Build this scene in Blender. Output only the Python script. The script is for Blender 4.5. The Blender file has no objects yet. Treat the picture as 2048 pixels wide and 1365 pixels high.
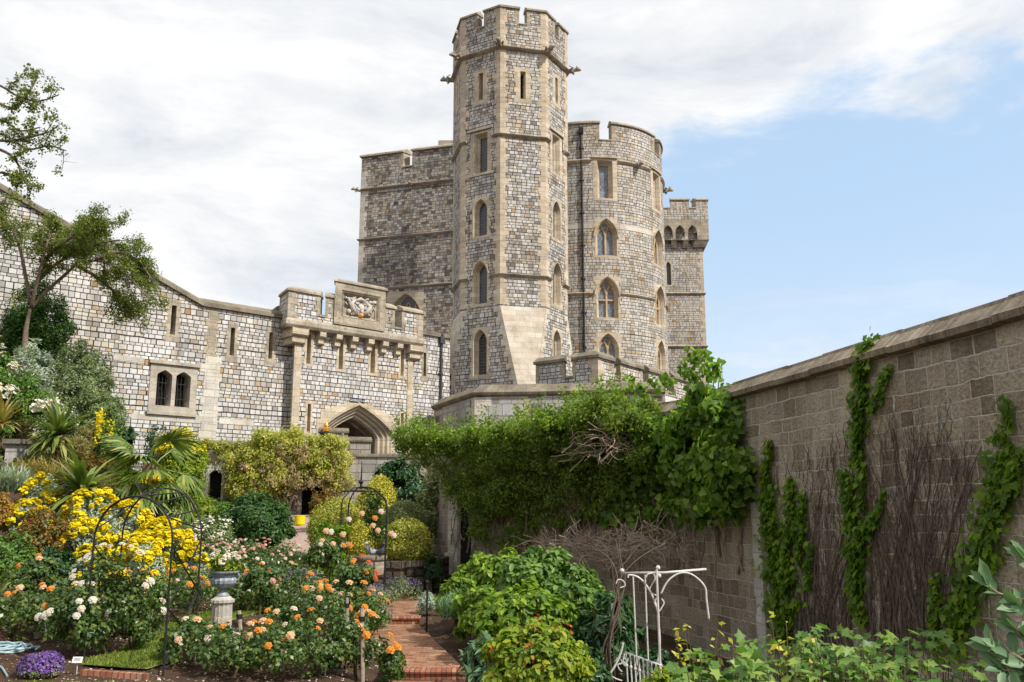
import bpy, bmesh, math, random
import numpy as np
from mathutils import Vector, Matrix, geometry
random.seed(7); RNG = np.random.default_rng(11)
SC = bpy.context.scene; COL = SC.collection
R = math.radians
# ---------------------------------------------------------------- camera (eye level is z = 0, the garden lies below it)
F = 1800.0; CX, CY = 1024.0, 682.5; PIT = math.atan(348 / 1800.0)
CP, SP = math.cos(PIT), math.sin(PIT)
cam_d = bpy.data.cameras.new('camera'); cam = bpy.data.objects.new('camera', cam_d); COL.objects.link(cam)
cam_d.sensor_width = 36.0; cam_d.lens = F / 2048 * 36; cam_d.clip_start = 0.05; cam_d.clip_end = 3000
cam.rotation_euler = (R(90) + PIT, 0, 0)
SC.camera = cam
# ---------------------------------------------------------------- light
SUN = Vector((0.80, -0.55, 0.98)).normalized()
sd = bpy.data.lights.new('sun', 'SUN'); sd.energy = 3.9; sd.angle = R(1.2); sd.color = (1.0, 0.95, 0.86)
so = bpy.data.objects.new('sun', sd); COL.objects.link(so); so.rotation_euler = SUN.to_track_quat('Z', 'Y').to_euler(); so.location = (30, -30, 60)
SC.view_settings.view_transform = 'Standard'; SC.view_settings.look = 'None'
SC.view_settings.exposure = 0.38; SC.view_settings.gamma = 1.0
SC.cycles.max_bounces = 6; SC.cycles.diffuse_bounces = 3; SC.cycles.transparent_max_bounces = 6

class NT:
    def __init__(s, tree): s.t = tree; s.n = tree.nodes; s.l = tree.links
    def add(s, typ, ins=None, **kw):
        n = s.n.new(typ)
        for k, v in kw.items(): setattr(n, k, v)
        for k, v in (ins or {}).items(): s.put(n.inputs[k], v)
        return n
    def put(s, sock, v):
        if hasattr(v, 'node'): s.l.new(v, sock)
        else:
            try: sock.default_value = v
            except TypeError: sock.default_value = tuple(v) + (1.0,)
            except ValueError: sock.default_value = tuple(v) + (1.0,)
    def math(s, op, a, b=0.0, c=0.0, clamp=False):
        n = s.add('ShaderNodeMath', {0: a, 1: b, 2: c}, operation=op, use_clamp=clamp); return n.outputs[0]
    def vmath(s, op, a, b=(0, 0, 0)):
        n = s.add('ShaderNodeVectorMath', {0: a, 1: b}, operation=op); return n.outputs['Value' if op in ('DOT_PRODUCT', 'LENGTH') else 'Vector']
    def noise(s, vec, scale, detail=3, rough=0.55, dist=0.0, color=False):
        n = s.add('ShaderNodeTexNoise', {'Vector': vec, 'Scale': scale, 'Detail': detail, 'Roughness': rough, 'Distortion': dist})
        return n.outputs['Color' if color else 'Fac']
    def ramp(s, fac, stops, interp='LINEAR'):
        n = s.add('ShaderNodeValToRGB', {0: fac}); e = n.color_ramp; e.interpolation = interp
        while len(e.elements) < len(stops): e.elements.new(0.5)
        for el, (p, c) in zip(e.elements, stops):
            el.position = p; el.color = (c if len(c) == 4 else tuple(c) + (1,)) if hasattr(c, '__len__') else (c, c, c, 1)
        return n.outputs[0]
    def mix(s, fac, a, b, mode='MIX'):
        n = s.add('ShaderNodeMix', data_type='RGBA', blend_type=mode)
        s.put(n.inputs[0], fac); s.put(n.inputs[6], a); s.put(n.inputs[7], b); return n.outputs[2]
    def maprange(s, v, a, b, c=0.0, d=1.0, smooth=False):
        n = s.add('ShaderNodeMapRange', {0: v, 1: a, 2: b, 3: c, 4: d}); n.clamp = True
        if smooth: n.interpolation_type = 'SMOOTHSTEP'
        return n.outputs[0]

# ---------------------------------------------------------------- sky: Nishita blue with a broken cloud layer, all by direction
w = bpy.data.worlds.new('World'); SC.world = w; w.use_nodes = True; w.node_tree.nodes.clear()
nt = NT(w.node_tree)
sky = nt.add('ShaderNodeTexSky', sky_type='NISHITA', sun_disc=False, sun_elevation=math.asin(SUN.z), sun_rotation=math.atan2(SUN.x, SUN.y),
             air_density=1.0, dust_density=1.4, ozone_density=1.6)
co = nt.add('ShaderNodeTexCoord').outputs['Generated']
edge = nt.vmath('DOT_PRODUCT', co, (-0.40, -0.365, 1.0))
sxyz = nt.add('ShaderNodeSeparateXYZ', {0: co})
zz = nt.math('ADD', nt.math('ABSOLUTE', sxyz.outputs[2]), 0.62)
plan = nt.add('ShaderNodeCombineXYZ', {0: nt.math('DIVIDE', sxyz.outputs[0], zz), 1: nt.math('DIVIDE', sxyz.outputs[1], zz), 2: nt.math('MULTIPLY', sxyz.outputs[2], 2.6)}).outputs[0]
n1 = nt.noise(plan, 3.6, 7, 0.58, 0.25)
n2 = nt.noise(plan, 1.3, 3, 0.5)
n3 = nt.noise(nt.add('ShaderNodeMapping', {'Vector': nt.vmath('ADD', plan, (5.2, 1.7, 3.1)), 'Scale': (1, 1, 2.2)}).outputs[0], 2.6, 6, 0.6, 0.3)
v = nt.math('ADD', nt.math('MULTIPLY', edge, 5.4), nt.math('ADD', nt.math('MULTIPLY', nt.math('SUBTRACT', n1, 0.5), 2.7), nt.math('MULTIPLY', nt.math('SUBTRACT', n2, 0.5), 1.2)))
cl = nt.maprange(v, -0.34, 0.16, 0, 1, True)
low = nt.maprange(sxyz.outputs[2], 0.34, 0.02, 0, 1, True)
wisp = nt.math('MULTIPLY', nt.maprange(n3, 0.44, 0.62, 0, 0.9, True), low)
pale = nt.math('MULTIPLY', low, 0.52)
mask = nt.math('MAXIMUM', nt.math('MAXIMUM', cl, wisp), pale)
ccol = nt.ramp(nt.noise(nt.vmath('ADD', plan, (1.3, 4.4, 0.6)), 4.2, 8, 0.62, 0.25), [(0.33, (0.54, 0.575, 0.63)), (0.44, (0.645, 0.67, 0.70)), (0.51, (0.70, 0.71, 0.73)), (0.60, (0.78, 0.785, 0.79))])
bg1 = nt.add('ShaderNodeBackground', {'Color': sky.outputs[0], 'Strength': 0.15})
bg2 = nt.add('ShaderNodeBackground', {'Color': ccol, 'Strength': 1.0})
veil = nt.add('ShaderNodeBackground', {'Color': (0.46, 0.62, 0.80, 1), 'Strength': 1.0})
vm = nt.add('ShaderNodeMixShader', {0: 0.70, 1: bg1.outputs[0], 2: veil.outputs[0]})
mx = nt.add('ShaderNodeMixShader', {0: mask, 1: vm.outputs[0], 2: bg2.outputs[0]})
nt.l.new(mx.outputs[0], nt.add('ShaderNodeOutputWorld').inputs[0])

# ---------------------------------------------------------------- measuring helpers
def ray(px, py):
    u = (px - CX) / F; v = (CY - py) / F
    return Vector((u, CP - v * SP, SP + v * CP))
def W(px, py, Y): r = ray(px, py); return r * (Y / r.y)
def Wz(px, py, z): r = ray(px, py); return r * (z / r.z)
def hit_plane(px, py, P, d):
    r = ray(px, py); n = Vector((d[1], -d[0])); t = (n.x * P[0] + n.y * P[1]) / (n.x * r.x + n.y * r.y)
    return r * t

# ---------------------------------------------------------------- object helpers
BASE = {}
def props(o, label=None, cat=None, group=None, kind=None):
    if label: o['label'] = label
    if cat: o['category'] = cat
    if group: o['group'] = group
    if kind: o['kind'] = kind
    return o
def thing(name, label, cat, loc, group=None, kind=None):
    o = bpy.data.objects.new(name, None); COL.objects.link(o); o.location = loc; o.empty_display_size = 0.2
    BASE[o.name] = Vector(loc); return props(o, label, cat, group, kind)
def link_mesh(name, me, mat, parent=None, base=None, smooth=False):
    o = bpy.data.objects.new(name, me); COL.objects.link(o)
    if mat is not None and len(me.materials) == 0: me.materials.append(mat)
    if parent is not None: o.parent = parent; BASE[o.name] = BASE[parent.name]
    else: o.location = base; BASE[o.name] = Vector(base)
    if smooth: me.polygons.foreach_set('use_smooth', [True] * len(me.polygons))
    return o

class PM:
    """a plan polyline: (u along it, v = height, d = distance out towards its right-hand normal)"""
    def __init__(s, pts, closed=False):
        s.p = np.array([(p[0], p[1]) for p in pts], float); s.closed = closed
        if closed: s.p = np.vstack([s.p, s.p[:1]])
        d = s.p[1:] - s.p[:-1]; L = np.hypot(d[:, 0], d[:, 1]); s.L = L; s.u = np.concatenate([[0], np.cumsum(L)])
        t = d / L[:, None]; s.t = t; n = np.stack([t[:, 1], -t[:, 0]], 1); s.n = n; m = np.zeros_like(s.p)
        for i in range(len(s.p)):
            a = n[i - 1] if (i > 0 or closed) else n[0]; b = n[i] if i < len(n) else (n[0] if closed else n[-1])
            if i == 0 and closed: a = n[-1]
            q = a + b; m[i] = q / max(0.2, (q @ q) / 2)
        s.m = m; s.len = s.u[-1]
    def __call__(s, u, v, d=0.0):
        if s.closed: u = u % s.len if not (0 <= u <= s.len) else u
        i = int(min(max(np.searchsorted(s.u, u, 'right') - 1, 0), len(s.L) - 1)); t = (u - s.u[i]) / s.L[i]
        a = s.p[i] + d * s.m[i]; b = s.p[i + 1] + d * s.m[i + 1]; q = a + (b - a) * t
        return (q[0], q[1], v)
    def nrm(s, u):
        i = int(min(max(np.searchsorted(s.u, u, 'right') - 1, 0), len(s.L) - 1)); return Vector((s.n[i][0], s.n[i][1], 0))
    def breaks(s, a, b): return [x for x in s.u[1:-1] if a + 1e-4 < x < b - 1e-4]
    def uv(s, px, py):
        r = ray(px, py); best = None
        for i in range(len(s.L)):
            n = s.n[i]; den = n[0] * r.x + n[1] * r.y
            if den >= -1e-9: continue
            t = (n @ s.p[i]) / den; q = np.array([r.x * t, r.y * t]); al = (q - s.p[i]) @ s.t[i]
            lo = -1e9 if (i == 0 and not s.closed) else -1e-6; hi = 1e9 if (i == len(s.L) - 1 and not s.closed) else s.L[i] + 1e-6
            if t > 0 and lo <= al <= hi and (best is None or t < best[0]): best = (t, s.u[i] + al, r.z * t)
        if best is None: raise ValueError('no hit %s %s' % (px, py))
        return best[1], best[2]

class MB:
    def __init__(s): s.v = []; s.f = []; s.uv = []
    def vert(s, p): s.v.append(tuple(p)); return len(s.v) - 1
    def quad(s, ps, uvs=None):
        i = [s.vert(p) for p in ps]; s.f.append(i); s.uv.append(uvs)
    def prof(s, pm, u0, u1, prof, dv=0.0, closed=True, caps=True):
        st = [u0] + pm.breaks(u0, u1) + [u1]; rows = []
        for u in st:
            o = dv * (u - u0) / (u1 - u0); rows.append([s.vert(pm(u, v + o, d)) for d, v in prof])
        n = len(prof); acc = [0]
        for i in range(n): a, b = prof[i], prof[(i + 1) % n]; acc.append(acc[-1] + math.hypot(a[0] - b[0], a[1] - b[1]))
        for k in range(len(st) - 1):
            for i in range(n if closed else n - 1):
                j = (i + 1) % n; s.f.append([rows[k][i], rows[k + 1][i], rows[k + 1][j], rows[k][j]])
                va, vb = prof[i][1] + prof[i][0], prof[j][1] + prof[j][0]
                if abs(va - vb) < 1e-3: vb = va + acc[i + 1] - acc[i]
                s.uv.append([(st[k], va), (st[k + 1], va), (st[k + 1], vb), (st[k], vb)])
        if closed and caps:
            s.f.append(rows[0][::-1]); s.uv.append([(u0 + d, v) for d, v in prof][::-1])
            s.f.append(rows[-1]); s.uv.append([(u1 - d, v) for d, v in prof])
    def box(s, pm, u0, u1, v0, v1, d0, d1, dv=0.0): s.prof(pm, u0, u1, [(d0, v0), (d1, v0), (d1, v1), (d0, v1)], dv)
    def wall(s, pm, outer, holes=(), d=0.0, extra=()):
        V = []; E = []
        def loop(l):
            b = len(V); V.extend(Vector(p) for p in l); E.extend((b + i, b + (i + 1) % len(l)) for i in range(len(l)))
        loop(outer)
        for h in holes: loop(h)
        us = [p[0] for p in outer]; vs = [p[1] for p in outer]; lo, hi = min(vs) - 1, max(vs) + 1
        for u in list(pm.breaks(min(us), max(us))) + list(extra):
            b = len(V); V.extend([Vector((u, lo)), Vector((u, hi))]); E.append((b, b + 1))
        ov, oe, of, *_ = geometry.delaunay_2d_cdt(V, E, [], 0, 1e-5)
        def ins(p, l):
            c = False; n = len(l); j = n - 1
            for i in range(n):
                if (l[i][1] > p[1]) != (l[j][1] > p[1]) and p[0] < (l[j][0] - l[i][0]) * (p[1] - l[i][1]) / (l[j][1] - l[i][1]) + l[i][0]: c = not c
                j = i
            return c
        idx = {}
        for f in of:
            c = (sum(ov[i][0] for i in f) / len(f), sum(ov[i][1] for i in f) / len(f))
            if not ins(c, outer) or any(ins(c, h) for h in holes): continue
            ff = []
            for i in f:
                # a vertex exactly on a break belongs to either side: same place, so sharing is fine
                if i not in idx: idx[i] = s.vert(pm(ov[i][0], ov[i][1], d))
                ff.append(idx[i])
            s.f.append(ff); s.uv.append([(ov[i][0], ov[i][1]) for i in f])
    def loft(s, pm, loops, cap=False, closed=True):
        rows = [[s.vert(pm(p[0], p[1], d)) for p in l] for l, d in loops]; n = len(rows[0])
        for k in range(len(rows) - 1):
            for i in range(n if closed else n - 1):
                j = (i + 1) % n; s.f.append([rows[k][i], rows[k][j], rows[k + 1][j], rows[k + 1][i]])
                l0, d0 = loops[k]; l1, d1 = loops[k + 1]
                s.uv.append([l0[i], l0[j], (l1[j][0] + d1 - d0, l1[j][1]), (l1[i][0] + d1 - d0, l1[i][1])])
        if cap: s.f.append(rows[-1]); s.uv.append([p for p in loops[-1][0]])
    def tube(s, pts, rad, n=6, cap=True):
        P = [Vector(p) for p in pts]; rs = rad if hasattr(rad, '__len__') else [rad] * len(P); rings = []; up = None
        for i, p in enumerate(P):
            t = (P[min(i + 1, len(P) - 1)] - P[max(i - 1, 0)])
            t = t.normalized() if t.length > 1e-9 else Vector((0, 0, 1))
            if up is None: up = t.orthogonal().normalized()
            up = (up - t * up.dot(t)); up = up.normalized() if up.length > 1e-6 else t.orthogonal().normalized()
            b = t.cross(up)
            rings.append([s.vert(p + (up * math.cos(a) + b * math.sin(a)) * rs[i]) for a in (2 * math.pi * k / n for k in range(n))])
        L = 0
        for i in range(len(P) - 1):
            l2 = L + (P[i + 1] - P[i]).length
            for k in range(n):
                j = (k + 1) % n; s.f.append([rings[i][k], rings[i][j], rings[i + 1][j], rings[i + 1][k]])
                s.uv.append([(k / n, L), ((k + 1) / n, L), ((k + 1) / n, l2), (k / n, l2)])
            L = l2
        if cap: s.f.append(rings[0][::-1]); s.uv.append(None); s.f.append(rings[-1]); s.uv.append(None)
    def lathe(s, c, prof, n=24, flute=0.0, nf=12):
        rings = []
        for r, z in prof:
            rings.append([s.vert((c[0] + r * (1 + (flute * math.cos(nf * 2 * math.pi * k / n) if r > 0.02 else 0)) * math.cos(2 * math.pi * k / n), c[1] + r * (1 + flute * math.cos(nf * 2 * math.pi * k / n)) * math.sin(2 * math.pi * k / n), c[2] + z)) for k in range(n)])
        for i in range(len(prof) - 1):
            for k in range(n):
                j = (k + 1) % n; s.f.append([rings[i][k], rings[i][j], rings[i + 1][j], rings[i + 1][k]])
                s.uv.append([(k / n, prof[i][1]), ((k + 1) / n, prof[i][1]), ((k + 1) / n, prof[i + 1][1]), (k / n, prof[i + 1][1])])
        s.f.append(rings[-1]); s.uv.append(None); s.f.append(rings[0][::-1]); s.uv.append(None)
    def hexa(s, c, size, rot=None):
        M = rot or Matrix.Identity(3); a = []
        for dx, dy, dz in ((-1, -1, -1), (1, -1, -1), (1, 1, -1), (-1, 1, -1), (-1, -1, 1), (1, -1, 1), (1, 1, 1), (-1, 1, 1)):
            a.append(s.vert(Vector(c) + M @ Vector((dx * size[0] / 2, dy * size[1] / 2, dz * size[2] / 2))))
        for f in ((0, 3, 2, 1), (4, 5, 6, 7), (0, 1, 5, 4), (1, 2, 6, 5), (2, 3, 7, 6), (3, 0, 4, 7)): s.f.append([a[i] for i in f]); s.uv.append(None)
    def blob(s, c, r, sc=(1, 1, 1), nu=10, nv=7, rot=None, jit=0.0):
        M = rot or Matrix.Identity(3); rings = []
        for i in range(nv + 1):
            th = math.pi * i / nv; row = []
            for k in range(nu):
                ph = 2 * math.pi * k / nu; q = r * (1 + jit * (random.random() - .5))
                row.append(s.vert(Vector(c) + M @ Vector((q * sc[0] * math.sin(th) * math.cos(ph), q * sc[1] * math.sin(th) * math.sin(ph), q * sc[2] * math.cos(th)))))
            rings.append(row)
        for i in range(nv):
            for k in range(nu): j = (k + 1) % nu; s.f.append([rings[i][k], rings[i + 1][k], rings[i + 1][j], rings[i][j]]); s.uv.append(None)
    def build(s, name, mat, parent=None, base=None, smooth=False, bevel=0):
        if parent is not None: b = BASE[parent.name]
        else:
            if base is None:
                A = np.array(s.v); base = ((A[:, 0].min() + A[:, 0].max()) / 2, (A[:, 1].min() + A[:, 1].max()) / 2, A[:, 2].min())
            b = Vector(base)
        me = bpy.data.meshes.new(name); me.from_pydata([(x - b[0], y - b[1], z - b[2]) for x, y, z in s.v], [], s.f)
        uvl = me.uv_layers.new(name='UVMap'); data = np.zeros((len(me.loops), 2), np.float32); k = 0
        for f, uv in zip(s.f, s.uv):
            if uv is None:
                p = [Vector(s.v[i]) for i in f]; n = geometry.normal(p[:4]) if len(p) >= 3 else Vector((0, 0, 1))
                if abs(n.z) > 0.8: uv = [(q.x, q.y) for q in p]
                else:
                    t = Vector((-n.y, n.x, 0)); t = t.normalized() if t.length > 1e-6 else Vector((1, 0, 0)); uv = [(q.dot(t), q.z) for q in p]
            for c in uv: data[k] = (c[0], c[1]); k += 1
        uvl.data.foreach_set('uv', data.ravel())
        o = link_mesh(name, me, mat, parent, b, smooth)
        if bevel:
            bm = bmesh.new(); bm.from_mesh(me); bmesh.ops.remove_doubles(bm, verts=bm.verts, dist=1e-4)
            bmesh.ops.bevel(bm, geom=[e for e in bm.edges if e.is_manifold and e.calc_face_angle(0) > 0.5], offset=bevel, segments=2, affect='EDGES'); bm.to_mesh(me); bm.free()
        return o

# ---------------------------------------------------------------- materials
MATS = {}
def newmat(name):
    m = bpy.data.materials.new(name); m.use_nodes = True; m.node_tree.nodes.clear(); t = NT(m.node_tree)
    out = t.add('ShaderNodeOutputMaterial'); MATS[name] = m; return m, t, out
def finish(t, out, col, rough=0.85, height=None, bump=0.4, dist=0.02, spec=0.25, metal=0.0):
    b = t.add('ShaderNodeBsdfPrincipled', {'Base Color': col, 'Roughness': rough, 'Metallic': metal, 'Specular IOR Level': spec})
    if height is not None:
        t.l.new(t.add('ShaderNodeBump', {'Strength': bump, 'Distance': dist, 'Height': height}).outputs[0], b.inputs['Normal'])
    t.l.new(b.outputs[0], out.inputs[0]); return b
def masonry(name, bw, bh, stops, mortar, ms=0.03, stain=0.35, wob=0.02, rough_bump=0.7, tone=1.0, jit=0.55, mot=0.55):
    m, t, out = newmat(name)
    uv = t.add('ShaderNodeTexCoord').outputs['UV']; s = t.add('ShaderNodeSeparateXYZ', {0: uv}); u, v = s.outputs[0], s.outputs[1]
    wv = t.noise(uv, 0.9 / bw * 0.5, 2, 0.5, color=True); ws = t.add('ShaderNodeSeparateXYZ', {0: wv})
    fine = t.noise(uv, 2.2 / bw, 2, 0.5, color=True); fs = t.add('ShaderNodeSeparateXYZ', {0: fine})
    vv = t.add('ShaderNodeCombineXYZ', {0: 3.3, 1: t.math('MULTIPLY', v, 1.0)}).outputs[0]
    rowvar = t.noise(vv, 0.55 / bh * 0.75, 1, 0.5)
    v2 = t.math('ADD', t.math('ADD', v, t.math('MULTIPLY', rowvar, bh * 1.7)), t.math('ADD', t.math('MULTIPLY', ws.outputs[1], wob * 2), t.math('MULTIPLY', fs.outputs[1], wob)))
    row = t.math('FLOOR', t.math('DIVIDE', v2, bh))
    ru = t.add('ShaderNodeCombineXYZ', {0: t.math('MULTIPLY', u, 0.55 / bw), 1: t.math('MULTIPLY', row, 7.31)}).outputs[0]
    uj = t.noise(ru, 1.0, 1, 0.3)
    wn = t.add('ShaderNodeTexWhiteNoise', {'W': row}, noise_dimensions='1D').outputs['Value']
    u2 = t.math('ADD', t.math('ADD', u, t.math('MULTIPLY', uj, bw * jit * 2.4)), t.math('ADD', t.math('MULTIPLY', fs.outputs[0], wob), t.math('MULTIPLY', wn, bw)))
    vec = t.add('ShaderNodeCombineXYZ', {0: u2, 1: v2}).outputs[0]
    br = t.add('ShaderNodeTexBrick', {'Vector': vec, 'Color1': (0, 0, 0, 1), 'Color2': (1, 1, 1, 1), 'Mortar': (0.5, 0.5, 0.5, 1), 'Scale': 1.0, 'Mortar Size': ms, 'Mortar Smooth': 0.35, 'Bias': 0.0, 'Brick Width': bw, 'Row Height': bh}, offset=0.5)
    tint = t.ramp(br.outputs['Color'], stops)
    mott = t.noise(uv, 7.0 / bw, 4, 0.65); tint = t.mix(mot, tint, t.ramp(mott, [(0.25, 0.45), (0.55, 1.0), (0.8, 1.35)]), 'MULTIPLY')
    big = t.noise(uv, 0.35, 5, 0.6); st = t.maprange(big, 0.42, 0.72, 1.0, 1.0 - stain)
    tint = t.mix(1.0, tint, t.add('ShaderNodeCombineXYZ', {0: st, 1: st, 2: st}).outputs[0], 'MULTIPLY')
    sk = t.noise(t.add('ShaderNodeMapping', {'Vector': uv, 'Scale': (2.2, 0.16, 1)}).outputs[0], 1.0, 5, 0.62); tint = t.mix(0.75, tint, t.ramp(sk, [(0.3, (0.62, 0.59, 0.55)), (0.52, (1.0, 1.0, 1.0)), (0.75, (1.07, 1.06, 1.05))]), 'MULTIPLY')
    warm = t.noise(t.vmath('ADD', uv, (31.0, 7.0, 0.0)), 0.22, 5, 0.62); tint = t.mix(t.maprange(warm, 0.46, 0.70, 0.0, 0.5), tint, t.mix(1.0, tint, (1.04, 0.90, 0.73, 1), 'MULTIPLY'))
    col = t.mix(br.outputs['Fac'], tint, mortar)
    if tone != 1.0: col = t.mix(1.0, col, (tone, tone, tone, 1), 'MULTIPLY')
    h = t.math('ADD', t.math('MULTIPLY', t.math('SUBTRACT', 1.0, br.outputs['Fac']), 1.0), t.math('MULTIPLY', mott, 0.45))
    finish(t, out, col, 0.9, h, min(rough_bump, 1.0), 0.035 if rough_bump <= 1 else 0.06 * rough_bump, 0.15); return m
def stone(name, cols, scale=1.0, bw=0.9, bh=0.34, joint=0.18, rough_bump=0.35, lich=None, streak=0.0):
    m, t, out = newmat(name)
    tc = t.add('ShaderNodeTexCoord'); uv = tc.outputs['UV']; ob = tc.outputs['Object']
    n = t.noise(ob, 1.1 * scale, 6, 0.65); col = t.ramp(n, [(0.3, cols[0]), (0.5, cols[1]), (0.7, cols[2])])
    f = t.noise(ob, 14 * scale, 4, 0.7); col = t.mix(0.45, col, t.ramp(f, [(0.3, 0.55), (0.6, 1.1)]), 'MULTIPLY')
    br = t.add('ShaderNodeTexBrick', {'Vector': uv, 'Color1': (0.82, 0.82, 0.82, 1), 'Color2': (1.1, 1.08, 1.04, 1), 'Mortar': (1 - joint * 2.2,) * 3 + (1,), 'Scale': 1.0, 'Mortar Size': 0.012, 'Brick Width': bw, 'Row Height': bh})
    col = t.mix(1.0, col, br.outputs['Color'], 'MULTIPLY')
    if lich:
        l = t.noise(ob, 5.5, 5, 0.7); col = t.mix(t.maprange(l, 0.56, 0.68), col, lich)
        l2 = t.noise(t.vmath('ADD', ob, (9, 2, 4)), 13.0, 3, 0.6); col = t.mix(t.maprange(l2, 0.66, 0.72, 0, 0.7), col, (0.55, 0.54, 0.46, 1))
    if streak:
        sv = t.add('ShaderNodeMapping', {'Vector': uv, 'Scale': (9, 1.0, 1)}).outputs[0]
        col = t.mix(streak, col, t.ramp(t.noise(sv, 1.0, 5, 0.7, 0.6), [(0.35, 0.25), (0.6, 1.15)]), 'MULTIPLY')
    finish(t, out, col, 0.9, t.math('ADD', t.math('MULTIPLY', f, 0.6), t.math('ADD', n, t.math('MULTIPLY', br.outputs['Fac'], -0.6))), rough_bump, 0.03, 0.15); return m
def plain(name, col, rough=0.6, var=0.25, scale=6.0, metal=0.0, bump=0.15, spec=0.3):
    m, t, out = newmat(name); ob = t.add('ShaderNodeTexCoord').outputs['Object']; n = t.noise(ob, scale, 5, 0.6)
    c = t.mix(1.0, col + (1,), t.ramp(n, [(0.25, 1 - var), (0.75, 1 + var)]), 'MULTIPLY')
    finish(t, out, c, rough, n, bump, 0.01, spec, metal); return m
def glassmat(name, col, lead=(0.13, 0.2), lc=(0.13, 0.125, 0.12)):
    m, t, out = newmat(name); uv = t.add('ShaderNodeTexCoord').outputs['UV']
    br = t.add('ShaderNodeTexBrick', {'Vector': uv, 'Color1': (0, 0, 0, 1), 'Color2': (1, 1, 1, 1), 'Scale': 1.0, 'Mortar Size': 0.012, 'Mortar Smooth': 0.0, 'Brick Width': lead[0], 'Row Height': lead[1]}, offset=0.0)
    c = t.mix(br.outputs['Fac'], t.mix(br.outputs['Color'], tuple(x * .6 for x in col) + (1,), tuple(x * 1.4 for x in col) + (1,)), lc + (1,))
    ti = t.math('ADD', t.math('MULTIPLY', br.outputs['Color'], 0.25), 0.08)
    b = finish(t, out, c, t.math('ADD', t.math('MULTIPLY', br.outputs['Fac'], 0.5), ti), br.outputs['Color'], 0.25, 0.01, 0.6); return m

GREY = [(0.0, (0.36, 0.34, 0.315)), (0.1, (0.46, 0.445, 0.425)), (0.28, (0.56, 0.549, 0.538)), (0.5, (0.644, 0.638, 0.638)), (0.74, (0.694, 0.683, 0.672)), (0.86, (0.627, 0.582, 0.515)), (0.95, (0.582, 0.493, 0.381)), (0.985, (0.504, 0.37, 0.224)), (1.0, (0.47, 0.28, 0.146))]
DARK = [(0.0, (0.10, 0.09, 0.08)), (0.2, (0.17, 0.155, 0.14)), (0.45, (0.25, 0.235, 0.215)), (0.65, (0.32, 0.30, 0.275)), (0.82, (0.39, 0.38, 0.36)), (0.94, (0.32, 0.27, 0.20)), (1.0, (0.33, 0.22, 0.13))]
TOWR = [(0.0, (0.24, 0.22, 0.195)), (0.15, (0.36, 0.335, 0.305)), (0.35, (0.464, 0.441, 0.412)), (0.55, (0.568, 0.551, 0.534)), (0.78, (0.661, 0.65, 0.638)), (0.9, (0.557, 0.499, 0.418)), (0.97, (0.51, 0.406, 0.278)), (1.0, (0.464, 0.29, 0.151))]
M_GATE = masonry('pale_rubble', 0.30, 0.212, GREY, (0.05, 0.042, 0.035, 1), 0.021, 0.25)
M_TOWER = masonry('tower_rubble', 0.29, 0.205, TOWR, (0.045, 0.038, 0.03, 1), 0.020, 0.28)
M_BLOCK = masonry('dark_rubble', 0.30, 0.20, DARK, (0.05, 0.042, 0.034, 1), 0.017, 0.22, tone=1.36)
M_ROUND = masonry('round_rubble', 0.31, 0.21, [(p, tuple(c * f for c, f in zip(k, (0.90, 0.87, 0.82)))) for p, k in GREY], (0.05, 0.042, 0.034, 1), 0.019, 0.24)
M_TERR = masonry('terrace_rubble', 0.70, 0.42, [(0, (0.14, 0.125, 0.12)), (0.14, (0.27, 0.26, 0.25)), (0.4, (0.49, 0.485, 0.50)), (0.7, (0.58, 0.57, 0.56)), (0.92, (0.52, 0.46, 0.38)), (1, (0.48, 0.30, 0.16))], (0.28, 0.25, 0.21, 1), 0.03, 0.35, wob=0.03)
M_ASH = masonry('garden_ashlar', 0.41, 0.265, [(0, (0.27, 0.225, 0.17)), (0.15, (0.35, 0.295, 0.225)), (0.4, (0.43, 0.37, 0.29)), (0.75, (0.50, 0.44, 0.355)), (1, (0.52, 0.44, 0.335))], (0.56, 0.52, 0.45, 1), 0.012, 0.4, wob=0.045, rough_bump=2.2, jit=.85, tone=1.16, mot=.95)
M_TAN = stone('tan_ashlar', [(0.42, 0.34, 0.245), (0.55, 0.465, 0.355), (0.61, 0.54, 0.44)])
M_PALE = stone('pale_ashlar', [(0.46, 0.42, 0.36), (0.58, 0.54, 0.48), (0.66, 0.63, 0.58)])
M_BROWN = stone('weathered_ashlar', [(0.25, 0.21, 0.165), (0.40, 0.345, 0.27), (0.51, 0.455, 0.375)], lich=(0.16, 0.14, 0.11, 1))
M_SURR = stone('grey_dressing', [(0.33, 0.29, 0.24), (0.46, 0.42, 0.36), (0.55, 0.51, 0.45)], joint=.1)
M_COPE = stone('coping_stone', [(0.13, 0.11, 0.085), (0.22, 0.19, 0.145), (0.32, 0.28, 0.22)], bw=1.1, bh=3.0, lich=(0.11, 0.10, 0.08, 1))
M_COPE2 = stone('garden_coping_stone', [(0.17, 0.14, 0.105), (0.33, 0.275, 0.21), (0.45, 0.39, 0.31)], bw=1.4, bh=9.0, rough_bump=0.9, streak=0.55)
M_GOLD = stone('honey_stone', [(0.44, 0.30, 0.15), (0.58, 0.42, 0.23), (0.64, 0.50, 0.31)], joint=0.05)
M_GLASS = glassmat('dark_leaded_glass', (0.018, 0.02, 0.024))
M_GLASB = glassmat('sky_leaded_glass', (0.16, 0.19, 0.25))
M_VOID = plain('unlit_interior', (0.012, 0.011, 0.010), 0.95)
M_IRON = plain('black_iron', (0.015, 0.015, 0.017), 0.5, 0.3, 20, 0.0, 0.1, 0.4)
M_LEAD = plain('dark_lead', (0.05, 0.055, 0.065), 0.55, 0.3, 8)
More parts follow.
